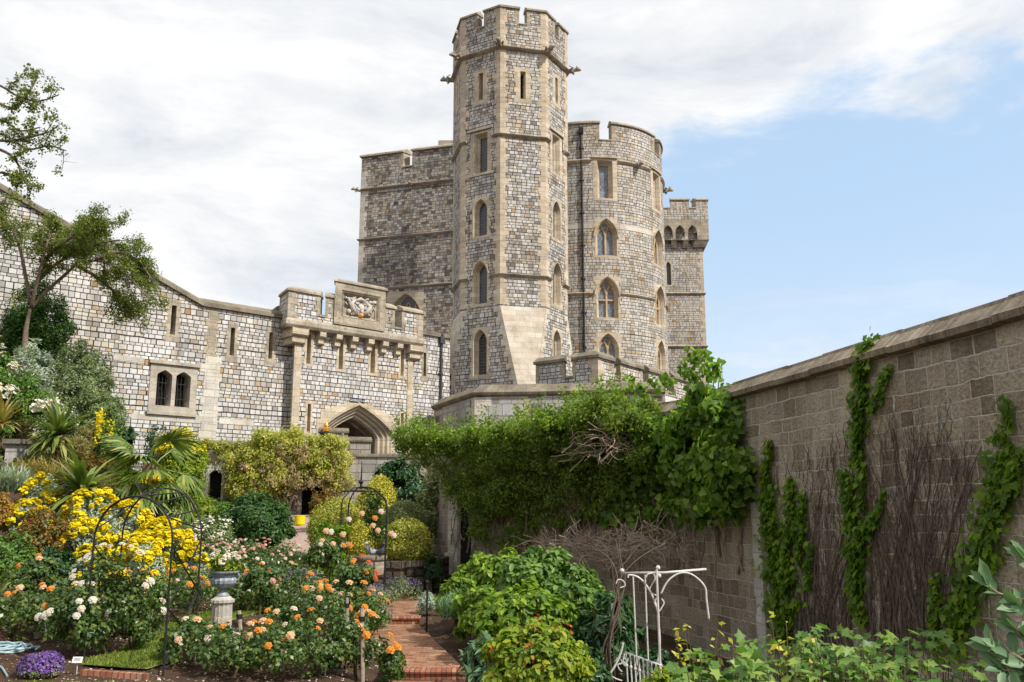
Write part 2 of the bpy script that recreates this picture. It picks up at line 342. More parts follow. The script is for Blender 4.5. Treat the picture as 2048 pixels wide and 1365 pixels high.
# ================================================================ castle builders
def opening(kind, uc, v0, w, h, n=8):
    l = [(uc - w / 2, v0), (uc + w / 2, v0)]
    if kind == 'rect': return l + [(uc + w / 2, v0 + h), (uc - w / 2, v0 + h)]
    if kind == 'lancet':
        hh = min(0.80 * w, 0.6 * h); vs = v0 + h - hh; c = (hh * hh - w * w / 4) / w; r = w / 2 + c; am = math.atan2(hh, c)
        right = [(uc - c + r * math.cos(am * k / n), vs + r * math.sin(am * k / n)) for k in range(n + 1)]
    else:
        hh = 0.36 * w; vs = v0 + h - hh
        f = lambda t: hh * ((1 - t) * 0.62 + 0.38 * math.sqrt(max(0, 1 - t * t)))
        right = [(uc + w / 2 * t, vs + f(t)) for t in (math.cos(math.pi / 2 * k / n) for k in range(n + 1))]
    left = [(2 * uc - p[0], p[1]) for p in right[:-1]][::-1]
    return l[:1] + [l[1]] + right + left
def toothed(u0, u1, v0, v1, tooth=0.14, step=0.34, flat=False):
    if flat or tooth == 0: return [(u0, v0), (u1, v0), (u1, v1), (u0, v1)]
    n = max(2, int(round((v1 - v0) / step))); hs = (v1 - v0) / n; r = []; l = []
    for k in range(n):
        a = tooth if k % 2 else 0.0
        r += [(u1 - a, v0 + k * hs), (u1 - a, v0 + (k + 1) * hs)]; l += [(u0 + a, v0 + k * hs), (u0 + a, v0 + (k + 1) * hs)]
    return r + l[::-1]
def window(pm, parent, rect, kind='lancet', fw=0.62, gw=0.42, depth=0.45, lights=1, glass=None, mat=None, hood=True, transom=False, bars=False, off=0.0, tooth=0.14, fh=0.9, d0=0.0, label=None, frame='window'):
    """rect = (u0, u1, v0, v1) of the stone surround; returns the hole to leave in the wall"""
    u0, u1, v0, v1 = rect; uc = (u0 + u1) / 2 + off; wd = u1 - u0; ht = v1 - v0; mat = mat or M_TAN
    ow = wd * fw; ob = v0 + ht * (1 - fh) * 0.6; oh = ht * fh - (0 if kind != 'rect' else ht * 0.02)
    gwid = wd * gw; m = MB(); P = 0.014 + d0
    o1 = opening(kind, uc, ob, ow, oh); g = opening(kind, uc, ob + 0.10 * min(1, ht / 2), gwid, oh - (ow - gwid) * 0.55 - 0.1 * min(1, ht / 2)); mid = opening(kind, uc, ob + 0.05, (ow * 0.55 + gwid * 0.45), oh - (ow - gwid) * 0.25 - 0.05)
    tl = toothed(u0, u1, v0, v1, tooth)
    m.wall(pm, tl, [o1], P); m.loft(pm, [(tl, P), (tl, d0 - 0.05)])
    m.loft(pm, [(o1, P), (mid, d0 - depth * 0.45), (mid, d0 - depth * 0.55), (g, d0 - depth * 0.8), (g, d0 - depth)])
    if hood and kind == 'lancet':
        hl = opening(kind, uc, ob, ow + 0.26, oh + 0.15)[2:]; hl2 = opening(kind, uc, ob, ow + 0.10, oh + 0.06)[2:]
        m.loft(pm, [(hl2, P), (hl2, P + 0.08), (hl, P + 0.10), (hl, d0 - 0.02)], closed=False)
    elif hood and kind == 'rect': m.box(pm, u0 - 0.08, u1 + 0.08, v1, v1 + 0.13, d0 - 0.02, d0 + 0.14)
    win = m.build(frame, mat, parent)
    if label: win['label'] = label
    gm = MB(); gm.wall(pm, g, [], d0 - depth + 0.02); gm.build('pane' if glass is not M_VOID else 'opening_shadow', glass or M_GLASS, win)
    if lights > 1:
        mm = MB(); vt = max(p[1] for p in g); hh = min(0.8 * gwid, 0.6 * ht); vs = vt - hh * 1.05; dd = d0 - depth + 0.06
        for k in range(1, lights):
            uk = uc - gwid / 2 + gwid * k / lights; mm.box(pm, uk - 0.06, uk + 0.06, ob + 0.08, vs, dd - 0.03, dd + 0.1)
            for sgn in (-1, 1):
                e = [(uk + sgn * gwid / lights * 0.5 * (t ** 1.0) * 1.0, vs + hh * 0.78 * math.sin(t * math.pi / 2)) for t in (i / 6 for i in range(7))]
                mm.tube([pm(a, b, dd + 0.03) for a, b in e], 0.06, 6)
        for k in range(lights):   # pointed heads of each light
            c = uc - gwid / 2 + gwid * (k + 0.5) / lights; q = opening('lancet', c, vs - 0.3, gwid / lights, 0.3 + hh * 0.62)[2:]
            mm.tube([pm(a, b, dd + 0.03) for a, b in q], 0.05, 5)
        if transom: mm.box(pm, uc - gwid / 2, uc + gwid / 2, ob + ht * 0.40, ob + ht * 0.40 + 0.11, dd - 0.02, dd + 0.09)
        mm.build('tracery', M_GOLD, win)
    if bars:
        bm_ = MB(); 
        for k in range(1, 4): bm_.tube([pm(uc - gwid / 2 + gwid * k / 4, ob, d0 - depth * .8), pm(uc - gwid / 2 + gwid * k / 4, v1 - 0.2, d0 - depth * .8)], 0.016, 5)
        for k in (0.28, 0.62): bm_.tube([pm(uc - gwid / 2, ob + oh * k, d0 - depth * .8), pm(uc + gwid / 2, ob + oh * k, d0 - depth * .8)], 0.016, 5)
        bm_.build('window_bar', M_IRON, win)
    cx = (u0 + u1) / 2; e = 0.03 + tooth
    return [(u0 + e, v0 + .03), (u1 - e, v0 + .03), (u1 - e, v1 - .03), (u0 + e, v1 - .03)]
def prect(pm, l, r, t, b, py=None):
    py = (t + b) / 2; u0 = pm.uv(l, py)[0]; u1 = pm.uv(r, py)[0]; mx = (l + r) / 2; return (u0, u1, pm.uv(mx, b)[1], pm.uv(mx, t)[1])
def quoins(pm, uc, v0, v1, parent, mat=None, big=0.52, small=0.28, h=0.36, left=True, right=True, d=0.016):
    m = MB(); n = max(1, int(round((v1 - v0) / h))); hh = (v1 - v0) / n
    for k in range(n):
        a = big if k % 2 else small; b = small if k % 2 else big
        a *= random.uniform(0.85, 1.15); b *= random.uniform(0.85, 1.15)
        if k % 2 == 0 and right and left: a, b = max(a, small * .9), b
        m.box(pm, uc - (a if left else 0), uc + (b if right else 0), v0 + k * hh + .004, v0 + (k + 1) * hh - .004, d - 0.10, d)
    return m.build('quoin', mat or M_TAN, parent)
COPING = lambda v, h=0.30, out=0.14, th=0.55: [(-th - out, v), (out, v), (out, v + h * 0.35), (out * 0.3, v + h * 0.5), (-th / 2, v + h), (-th - out, v + h * 0.35)]
STRING = lambda v, o=0.14, h=0.30: [(-0.02, v), (o * 0.55, v + h * 0.25), (o, v + h * 0.55), (o, v + h * 0.72), (-0.02, v + h)]
def battlement(pm, parent, spans, vbase, wall_m, cop_m, th=0.5, d=0.0, cap_h=0.32, cap_out=0.12, quo=None, sill=True):
    """spans = [(u0, u1, vtop)], gaps between them are crenels with vbase as their floor; every merlon is a part, its coping a sub-part"""
    us = sorted(spans)
    for u0, u1, vt in us:
        mw = MB(); mc = MB(); mw.box(pm, u0, u1, vbase, vt, d - th, d); me_ = mw.build('merlon', wall_m, parent)
        mc.prof(pm, u0 - cap_out * .6, u1 + cap_out * .6, [(a + d, b) for a, b in COPING(vt, cap_h, cap_out, th)])
        mc.build('coping', cop_m, me_)
        if quo:
            for e0, e1 in ((u0, u0 + quo), (u1 - quo, u1)):
                k = 0; vv = vbase; mq = MB()
                while vv < vt - 0.05:
                    hh = min(0.3, vt - vv); x = quo * (1.0 if k % 2 else 0.6)
                    a, b = (e0 - .012, e0 + x) if e0 == u0 else (e1 - x, e1 + .012)
                    mq.box(pm, a, b, vv + .003, vv + hh - 0.004, d - th - 0.01, d + 0.014); vv += hh; k += 1
                mq.build('quoin', cop_m if cop_m is not M_COPE else M_BROWN, me_)
    if sill:
        for a, b in zip(us[:-1], us[1:]):
            if b[0] - a[1] > 0.05:
                mc = MB(); mc.prof(pm, a[1] + .013, b[0] - .013, [(x + d, y) for x, y in COPING(vbase, 0.2, 0.06, th)]); mc.build('crenel_sill', cop_m, parent)
def gargoyle(p, n, parent, s=1.0):
    m = MB(); n = Vector(n).normalized(); sd_ = Vector((-n.y, n.x, 0)); p = Vector(p)
    m.tube([p - n * .1, p + n * .25 * s, p + n * .5 * s + Vector((0, 0, .06 * s)), p + n * .72 * s + Vector((0, 0, .10 * s)), p + n * .9 * s], [.2 * s, .17 * s, .14 * s, .17 * s, .07 * s], 8)
    for k in (-1, 1):
        m.blob(p + n * .62 * s + sd_ * .14 * k * s + Vector((0, 0, .22 * s)), .07 * s, (.7, .7, 1.5), 6, 4)
        m.tube([p + n * .1 * s + sd_ * .13 * k * s, p + n * .35 * s + sd_ * .26 * k * s + Vector((0, 0, .13 * s)), p + n * .08 * s + sd_ * .34 * k * s + Vector((0, 0, .25 * s))], [.09 * s, .08 * s, .03 * s], 6)
        m.tube([p + n * .2 * s + sd_ * .1 * k * s, p + n * .4 * s + sd_ * .14 * k * s - Vector((0, 0, .22 * s))], [.07 * s, .05 * s], 6)
    return m.build('gargoyle', M_BROWN, parent)
def pipe(pm, u, v0, v1, parent, mat=None, d=0.09):
    m = MB(); m.tube([pm(u, v0, d), pm(u, v1, d)], 0.075, 8)
    v = v0 + .8
    while v < v1: m.tube([pm(u, v, d), pm(u, v + .14, d)], 0.11, 8); m.box(pm, u - .17, u + .17, v + .03, v + .10, 0, d); v += 2.4
    m.box(pm, u - .16, u + .16, v1 - .5, v1 - .1, 0.01, d + .13)
    return m.build('drainpipe', mat or M_LEAD, parent)
def zat(pm, px, py): return pm.uv(px, py)[1]
def uat(pm, px, py): return pm.uv(px, py)[0]

# ---------------------------------------------------------------- curtain wall and gatehouse share one line
GD = Vector((1.132, 1.0)).normalized(); GP = W(715, 850, 50.0); GN = Vector((GD.y, -GD.x))
def gline(off): return (GP.x + GN.x * off, GP.y + GN.y * off)
def on_g(px, py, off=0.0): q = hit_plane(px, py, gline(off), GD); return (q.x, q.y)
CW = PM([on_g(-260, 600), on_g(905, 720)])
GROUND_C = -4.0
cw = thing('curtain_wall', 'long pale rubble curtain wall with sloping coping left of the gatehouse', 'wall', (*on_g(200, 700), 0.0))
def cwv(px, py): return CW.uv(px, py)
zt = zat(CW, 490, 622); 
uL, vL = cwv(-250, 235); uB, vB = cwv(405, 612); uG = uat(CW, 600, 700); vG = zat(CW, 573, 640)
holes = []
for rct, nm in (((332, 361, 600, 684), 0), ((452, 477, 645, 725), 0), ((530, 552, 655, 731), 0), ((842, 857, 697, 764), 0), ((70, 92, 455, 500), 0)):
    holes.append(window(CW, cw, prect(CW, *rct), 'rect', fw=0.34, gw=0.26, depth=0.5, hood=False, glass=M_VOID, mat=M_BROWN, tooth=0.07, fh=0.72, frame='arrow_slit'))
# twin window
r0 = prect(CW, 298, 393, 731, 826); um = (r0[0] + r0[1]) / 2
m = MB(); lights_ = []
for k in (0, 1):
    c = r0[0] + (r0[1] - r0[0]) * (0.30 if k == 0 else 0.70); lights_.append((opening('tudor', c, r0[2] + .28, (r0[1] - r0[0]) * .315, (r0[3] - r0[2]) * .76), opening('tudor', c, r0[2] + .32, (r0[1] - r0[0]) * .29, (r0[3] - r0[2]) * .73)))
tl = toothed(*r0[:2], r0[2], r0[3], 0.0); m.wall(CW, tl, [a for a, b in lights_], 0.05); m.loft(CW, [(tl, 0.05), (tl, -.1)])
for a, b in lights_: m.loft(CW, [(a, 0.05), (b, -0.12), (b, -0.6)])
m.box(CW, r0[0] - .1, r0[1] + .1, r0[3], r0[3] + .16, -.02, .16); m.box(CW, r0[0] - .06, r0[1] + .06, r0[2] - .14, r0[2], -.02, .14)
tw = m.build('window', M_SURR, cw); tw['label'] = 'twin arched window with iron bars'
m = MB(); mb2 = MB()
for a, b in lights_:
    m.wall(CW, b, [], -0.58); ua, ub = b[0][0], b[1][0]; va = b[0][1]; vt = max(p[1] for p in b)
    for k in (1, 2, 3): mb2.tube([CW(ua + (ub - ua) * k / 4, va, -.25), CW(ua + (ub - ua) * k / 4, vt - .06, -.25)], .02, 5)
    for k in (.22, .66): mb2.tube([CW(ua, va + (vt - va) * k, -.25), CW(ub, va + (vt - va) * k, -.25)], .02, 5)
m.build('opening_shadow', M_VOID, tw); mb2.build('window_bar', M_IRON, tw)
holes.append([(r0[0] + .05, r0[2] + .05), (r0[1] - .05, r0[2] + .05), (r0[1] - .05, r0[3] - .05), (r0[0] + .05, r0[3] - .05)])
uR = uat(CW, 900, 700); vR = zat(CW, 865, 672)
ug2 = uat(CW, 830, 720)
m = MB(); m.wall(CW, [(uL, GROUND_C), (uR, GROUND_C), (uR, vR), (ug2, vR), (ug2, vG), (uB, vB), (uL, vL)], holes + [[(uat(CW, 612, 780), -3.9), (uat(CW, 812, 780), -3.9), (uat(CW, 812, 780), vR - 2.4), (uat(CW, 612, 780), vR - 2.4)]])
m.build('wall', M_GATE, cw)
m = MB()
m.prof(CW, uL, uB, [(-1.3, vL - .03), (0.16, vL - .03), (0.16, vL + .18), (0.02, vL + .24), (-.5, vL + .50), (-1.3, vL + .2)], vB - vL)
m.prof(CW, uB, uG + 1, [(-1.3, vB - .03), (0.16, vB - .03), (0.16, vB + .18), (0.02, vB + .24), (-.5, vB + .50), (-1.3, vB + .2)], 0)
m.prof(CW, ug2 - 1, uR, [(-1.0, vR - .03), (0.14, vR - .03), (0.14, vR + .2), (-.5, vR + .38), (-1.0, vR + .2)], 0)
m.build('coping', M_COPE, cw)
m = MB(); q = prect(CW, 416, 432, 606, 722); m.box(CW, q[0], q[1], q[2], vB - .02, -.03, .02); 
k = 0; v_ = q[2]
while v_ < q[3] - .3: m.box(CW, q[0] - (.16 if k % 2 else .02), q[1] + (.02 if k % 2 else .14), v_, v_ + .34, -.03, .024); v_ += .35; k += 1
m.build('quoin', M_BROWN, cw)
m = MB(); q = prect(CW, 405, 436, 725, 880); k = 0; v_ = q[2] - 2.0
while v_ < q[3]:
    x = random.uniform(0, .28); m.box(CW, q[0] - (x if k % 2 else .0), q[1] + (.0 if k % 2 else x), v_, v_ + .40, -.03, .026); v_ += .41; k += 1
m.build('quoin', M_PALE, cw)
m = MB()
for l, r_, t_, b_ in ((226, 289, 713, 724), (262, 402, 832, 843), (438, 508, 838, 850)):
    q = prect(CW, l, r_, t_, b_); m.box(CW, q[0], q[1], q[2], q[3], -.03, .022)
m.build('stone_band', M_PALE, cw)
pipe(CW, uat(CW, 881, 720), zat(CW, 880, 790) - 2, zat(CW, 881, 672), cw)

# ---------------------------------------------------------------- gatehouse
OFF = 0.7
GH = PM([on_g(588, 780, OFF), on_g(826, 790, OFF)])
gh = thing('gatehouse', 'crenellated stone gatehouse with wide pointed archway and carved coat of arms panel', 'gatehouse', (*on_g(705, 800, OFF), 0.0))
holes = []
for rct in ((608, 627, 664, 733), (672, 692, 672, 744), (735, 756, 682, 752), (797, 812, 690, 757)):
    holes.append(window(GH, gh, prect(GH, *rct), 'rect', fw=0.42, gw=0.26, depth=0.55, hood=False, glass=M_VOID, tooth=0.06, fh=0.88, frame='arrow_slit'))
for rct in ((609, 626, 803, 872), (797, 811, 822, 888)):
    holes.append(window(GH, gh, prect(GH, *rct), 'rect', fw=0.38, gw=0.24, depth=0.55, hood=False, glass=M_VOID, tooth=0.07, fh=0.86, frame='arrow_slit'))
ua0, va0 = GH.uv(642, 845); ua1, va1 = GH.uv(782, 845); uap, vap = GH.uv(707, 807)
aw = ua1 - ua0; auc = (ua0 + ua1) / 2 + 0.05; ab = -1.0; atop = zat(GH, 710, 811)
A = [opening('tudor', auc, ab, aw, atop - ab, 12)]
st = [(0.0, 0.0), (0.10, -0.10), (0.20, -0.12), (0.28, -0.26), (0.40, -0.28), (0.50, -0.44), (0.62, -0.46), (0.70, -0.62)]
loops = [(opening('tudor', auc, ab, aw - 2 * i, atop - ab - i * 0.92, 12), d + 0.03) for i, d in st]
q0, q1 = auc - aw / 2 - .32, auc + aw / 2 + .32; qv = atop + .12
tl = [(q0, ab), (q1, ab), (q1, qv - 1.0), (q1 - .22, qv - 1.0), (q1 - .22, qv - .55), (auc + aw * .34, qv - .30), (auc + aw * .16, qv), (auc - aw * .16, qv), (auc - aw * .34, qv - .30), (q0 + .22, qv - .55), (q0 + .22, qv - 1.0), (q0, qv - 1.0)]
m = MB(); m.wall(GH, tl, [loops[0][0]], 0.03); m.loft(GH, [(tl, .03), (tl, -.05)]); m.loft(GH, loops)
# moulded hood over the arch
hl = opening('tudor', auc, ab + 2, aw + .05, atop - ab - 2 + .02, 12)[2:]; hl2 = opening('tudor', auc, ab + 2, aw + .34, atop - ab - 2 + .17, 12)[2:]
m.loft(GH, [(hl, .03), (hl, .12), (hl2, .14), (hl2, 0)], closed=False)
arch = m.build('archway', M_TAN, gh)
il = loops[-1][0]; mid_d = -5.5
m = MB(); m.loft(GH, [(il, -.6), (il, mid_d)]); 
for k in range(5):
    dd = -1.2 - k * 0.95; a = opening('tudor', auc, ab, (aw - 1.4) * .97, (atop - ab - .66) * .985, 12); m.loft(GH, [(il, dd), (a, dd), (a, dd - .22), (il, dd - .22)])
m.build('gate_passage', M_BROWN, gh)
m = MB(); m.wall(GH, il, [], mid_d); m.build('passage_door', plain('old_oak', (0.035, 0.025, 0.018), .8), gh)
holes.append([(q0 + .25, ab), (q1 - .25, ab), (q1 - .25, qv - 1.05), (auc, qv - .15), (q0 + .25, qv - 1.05)])
vC = zat(GH, 705, 670); zc0 = vC
m = MB(); outer = [(0, ab - 3), (GH.len, ab - 3), (GH.len, vC + .4), (0, vC + .4)]
holes = [[(p[0], p[1]) for p in h] for h in holes]
m.wall(GH, outer, holes); 
SL = PM([CW(uat(CW, 588, 780), 0, -1.5)[:2], GH.p[0]]); SR = PM([GH.p[1], CW(uat(CW, 830, 790), 0, -1.5)[:2]])
for s_ in (SL, SR): m.box(s_, 0, s_.len, ab - 3, vC + .4, -.01, 0)
m.build('wall', M_GATE, gh)
for px_, w_ in ((592, .42), (819, .36)):
    m = MB(); u_ = uat(GH, px_, 780); m.box(GH, u_ - w_ / 2, u_ + w_ / 2, ab - 2, vC - .3, -.05, .05); m.build('pilaster', M_TAN, gh)
# projecting parapet
POFF = OFF + 0.45
PA = PM([CW(uat(CW, 577, 700), 0, -2.2)[:2], on_g(574, 660, POFF), on_g(845, 690, POFF), CW(uat(CW, 850, 700), 0, -2.2)[:2]])
pu = lambda px, py=640: uat(PA, px, py)
pc0, pc1 = PA.u[1], PA.u[2]
zs = lambda px, py: zat(PA, px, py)
vlo = zs(705, 672); vb1 = zs(705, 655)
m = MB(); m.prof(PA, 0, PA.len, [(-.75, vlo), (0.0, vlo), (.09, vlo + .12), (.09, vlo + .34), (0, vlo + .5), (-.75, vlo + .5)], caps=True); m.build('cornice', M_BROWN, gh)
gb = zs(642, 634); top1 = zs(610, 587); top2 = zs(660, 600); top2 = top1
left_u = [(0.2, 1.25, top1 - .45), (1.8, pc0 + .02, top1)]
m = MB(); m.prof(PA, 0, PA.len, [(-.6, vlo + .48), (.0, vlo + .48), (.0, gb), (-.6, gb)]); m.build('wall', M_GATE, gh)
tm = zs(815, 630)
sp = [(0.15, 1.15, gb + .55), (1.7, pu(638), top1), (pu(650), pu(668), top1), (pu(768), pu(789), top1), (pu(804), PA.len - 1.8, top1), (PA.len - 1.2, PA.len - .1, top1)]
battlement(PA, gh, sp, gb, M_GATE, M_BROWN, th=0.55, cap_h=0.34, cap_out=0.10, quo=0.28)
for uu in (pc0, pc1): quoins(PA, uu, vlo + .5, top1, gh, M_BROWN, .5, .4, d=.02)
# armorial panel
pl, pr = pu(668), pu(768); ptop = zs(718, 573); pbot = vlo + .5
m = MB(); inner = [(pl + .62, pbot + .62), (pr - .55, pbot + .62), (pr - .55, ptop - .62), (pl + .62, ptop - .62)]
out_ = [(pl, pbot), (pr, pbot), (pr, ptop), (pl, ptop)]
def ins(l, k): return [(l[0][0] + k, l[0][1] + k), (l[1][0] - k, l[1][1] + k), (l[2][0] - k, l[2][1] - k), (l[3][0] + k, l[3][1] - k)]
e3 = ins(inner, -.22)
m.wall(PA, out_, [e3], .10); m.loft(PA, [(out_, .10), (out_, -.55)]); m.loft(PA, [(e3, .10), (ins(e3, .07), .02), (ins(e3, .09), .05), (ins(e3, .15), -.08), (inner, -.10), (inner, -.16)])
m.wall(PA, inner, [], -.16); m.prof(PA, pl - .08, pr + .08, [(a + .06, b) for a, b in COPING(ptop, .3, .12, .62)]); m.wall(PA, out_, [], -.55)
pan = m.build('armorial_panel', M_BROWN, gh)
m = MB(); ic = ((inner[0][0] + inner[1][0]) / 2, (inner[0][1] + inner[2][1]) / 2); iw = inner[1][0] - inner[0][0]; ih = inner[2][1] - inner[0][1]
def rl(u, v, d): return PA(ic[0] + u * iw, ic[1] + v * ih, d - .13)
rr = random.Random(5)
m.blob(rl(-.02, -.08, .02), 1.0, (.26, .1, .34), 12, 8)        # shield boss
for s_ in (-1, 1):
    m.tube([rl(s_ * .12, -.38, .06), rl(s_ * .24, -.15, .12), rl(s_ * .30, .12, .12), rl(s_ * .20, .30, .10), rl(s_ * .34, .36, .1)], [.10, .14, .16, .12, .07], 8)
    for k in range(9):
        a0 = (s_ * rr.uniform(.08, .42), rr.uniform(-.36, .3)); m.tube([rl(*a0, .06), rl(a0[0] + rr.uniform(-.1, .14) * s_, a0[1] + rr.uniform(.02, .14), .16), rl(a0[0] + rr.uniform(.0, .16) * s_, a0[1] + rr.uniform(-.04, .2), .08)], [.07, .085, .025], 6)
for k in range(44):
    a0 = (rr.uniform(-.46, .46), rr.uniform(-.44, .46)); m.tube([rl(*a0, .03), rl(a0[0] + rr.uniform(-.09, .09), a0[1] + rr.uniform(-.09, .09), .13), rl(a0[0] + rr.uniform(-.14, .14), a0[1] + rr.uniform(-.14, .14), .05)], [.05, .07, .02], 6)
for k in range(16):
    a0 = (rr.uniform(-.40, .40), rr.uniform(-.42, .42)); m.blob(rl(*a0, .05), rr.uniform(.06, .13), (1, .8, rr.uniform(.7, 1.4)), 7, 5)
m.tube([rl(-.2, .28, .1), rl(0, .40, .16), rl(.2, .30, .1)], [.06, .12, .06], 7)
m.build('carved_relief', M_PALE, pan, smooth=True)
m = MB(); m.blob(rl(.02, -.41, .1), .17, (1.1, .5, .75), 9, 6, jit=.3); m.build('gilded_badge', plain('orange_gilding', (0.62, 0.27, 0.04), .5), pan)
# corbels
for i, px_ in enumerate((638, 671, 703, 735, 764, 793)):
    m = MB(); u_ = uat(GH, px_, 690); v_ = vlo
    m.prof(GH, u_ - .19, u_ + .19, [(-.1, v_ - .34), (.30, v_ - .34), (.40, v_ - .26), (.42, v_ - .01), (-.1, v_ - .01)])
    m.prof(GH, u_ - .17, u_ + .17, [(-.1, v_ - .70), (.08, v_ - .70), (.20, v_ - .62), (.22, v_ - .35), (-.1, v_ - .35)]); m.build('corbel', M_TAN, gh, bevel=.03)
for px_ in (594, 827):
    m = MB(); u_ = uat(GH, px_, 690); v_ = vlo
    m.prof(GH, u_ - .55, u_ + .42, [(-.8, v_ - .42), (.34, v_ - .42), (.45, v_ - .32), (.46, v_ - .01), (-.8, v_ - .01)])
    m.prof(GH, u_ - .44, u_ + .34, [(-.8, v_ - .80), (.14, v_ - .80), (.25, v_ - .72), (.27, v_ - .43), (-.8, v_ - .43)]); m.build('corbel', M_TAN, gh, bevel=.04)
# name board over the arch
q = prect(GH, 699, 729, 798, 806)
sg = thing('gate_sign', 'small dark blue name board fixed above the gate arch', 'sign', GH((q[0] + q[1]) / 2, (q[2] + q[3]) / 2, .06))
m = MB(); m.box(GH, q[0], q[1], q[2], q[3] + .03, 0.005, .05); m.build('board', plain('navy_paint', (.015, .022, .05), .4), sg)
fc = bpy.data.curves.new('sign_text', 'FONT'); fc.body = "ST GEORGE'S GATE"; fc.size = .17; fc.align_x = 'CENTER'; fc.align_y = 'CENTER'; fc.extrude = .003
to = bpy.data.objects.new('tmp', fc); tm_ = bpy.data.meshes.new_from_object(to); bpy.data.objects.remove(to)
rot = Matrix((GD.to_3d(), Vector((0, 0, 1)), -Vector((GN.x * -1, GN.y * -1, 0)))).transposed()
tm_.transform(Matrix.Translation(GN.to_3d() * .0) @ rot.to_4x4()); lo = link_mesh('lettering', tm_, plain('white_lettering', (.75, .75, .72), .5), sg)
# gilded lamps
for px_, py_, lab in ((652, 868, 'gilded crowned lamp post top left of the gate arch'), (838, 878, 'gilded crowned lamp post top right of the gate arch')):
    p = W(px_, py_, 46.5 if px_ < 700 else 50.5); g_ = thing('lamp_finial', lab, 'lamp', p, 'gilded lamp finials by the gate')
    m = MB(); m.lathe(p, [(.16, -.9), (.16, -.05), (.22, 0), (.14, .08)], 10); m.build('base', M_IRON, g_)
    m = MB(); m.lathe(p + Vector((0, 0, .05)), [(.12, 0), (.19, .08), (.2, .22), (.12, .30), (.14, .36), (.08, .46), (.03, .56)], 10); m.build('crown', plain('gilding', (.75, .38, .06), .3, metal=.7), g_)
# ================================================================ octagonal tower
OY = 57.0; oc = W(1019.5, 450, OY); RO = 115.5 * 58.6 / 1800
ang = [R(-8.8 + 45 * k) for k in range(-4, 4)]
OCT = PM([(oc.x + RO * math.sin(a), oc.y - RO * math.cos(a)) for a in ang], closed=True)
S8 = OCT.L[0]; uF = OCT.u   # facets: [3]= left (-31.3), [4]= front (13.7), [5]= right (58.7), [2]= far left (-76.3)
ot = thing('octagonal_tower', 'tall octagonal stone tower with battlements rising above the gatehouse', 'tower', (oc.x, oc.y, 0))
zO = lambda px, py: OCT.uv(px, py)[1]
z_base, z_br, z_s1, z_s2, z_s3 = zO(1005, 775), zO(1005, 612), zO(1005, 550), zO(1005, 271), zO(1003, 98)
d1, d2, d3 = 0.0, 0.06, 0.13
fl, ff, fr = uF[3] + S8 / 2, uF[4] + S8 / 2, uF[5] + S8 / 2
def orect(fc, w_, pxm, t, b): return (fc - w_ / 2, fc + w_ / 2, zO(pxm, b), zO(pxm, t))
H1 = []; H2 = []; H3 = []
LG = dict(fw=.66, gw=.46, depth=.42)
yr = {3: (966, 0), 5: (1117, 0)}
for fc, pxm, rows in ((fl, 966, ((520, 613), (395, 477), (262, 351))), (fr, 1117, ((527, 617), (404, 487), (273, 357)))):
    a, b = rows[0]; H1.append(window(OCT, ot, orect(fc, 1.5, pxm, a, b), 'lancet', **LG))
    a, b = rows[1]; H2.append(window(OCT, ot, orect(fc, 1.5, pxm, a, b), 'lancet', d0=d2, **{**LG, 'hood': False}))
    a, b = rows[2]; H2.append(window(OCT, ot, orect(fc, 1.6, pxm, a, b), 'rect', d0=d2, fw=.62, gw=.40, depth=.45, tooth=.0))
for fc, pxm, a, b in ((fl, 962, 142, 211), (ff, 1048, 139, 209), (fr, 1114, 155, 219), (uF[2] + S8 / 2, 916, 168, 230)):
    H3.append(window(OCT, ot, orect(fc, 1.12, pxm, a, b), 'rect', d0=d3, fw=.30, gw=.22, depth=.5, hood=False, glass=M_VOID, tooth=.10, fh=.80, frame='arrow_slit'))
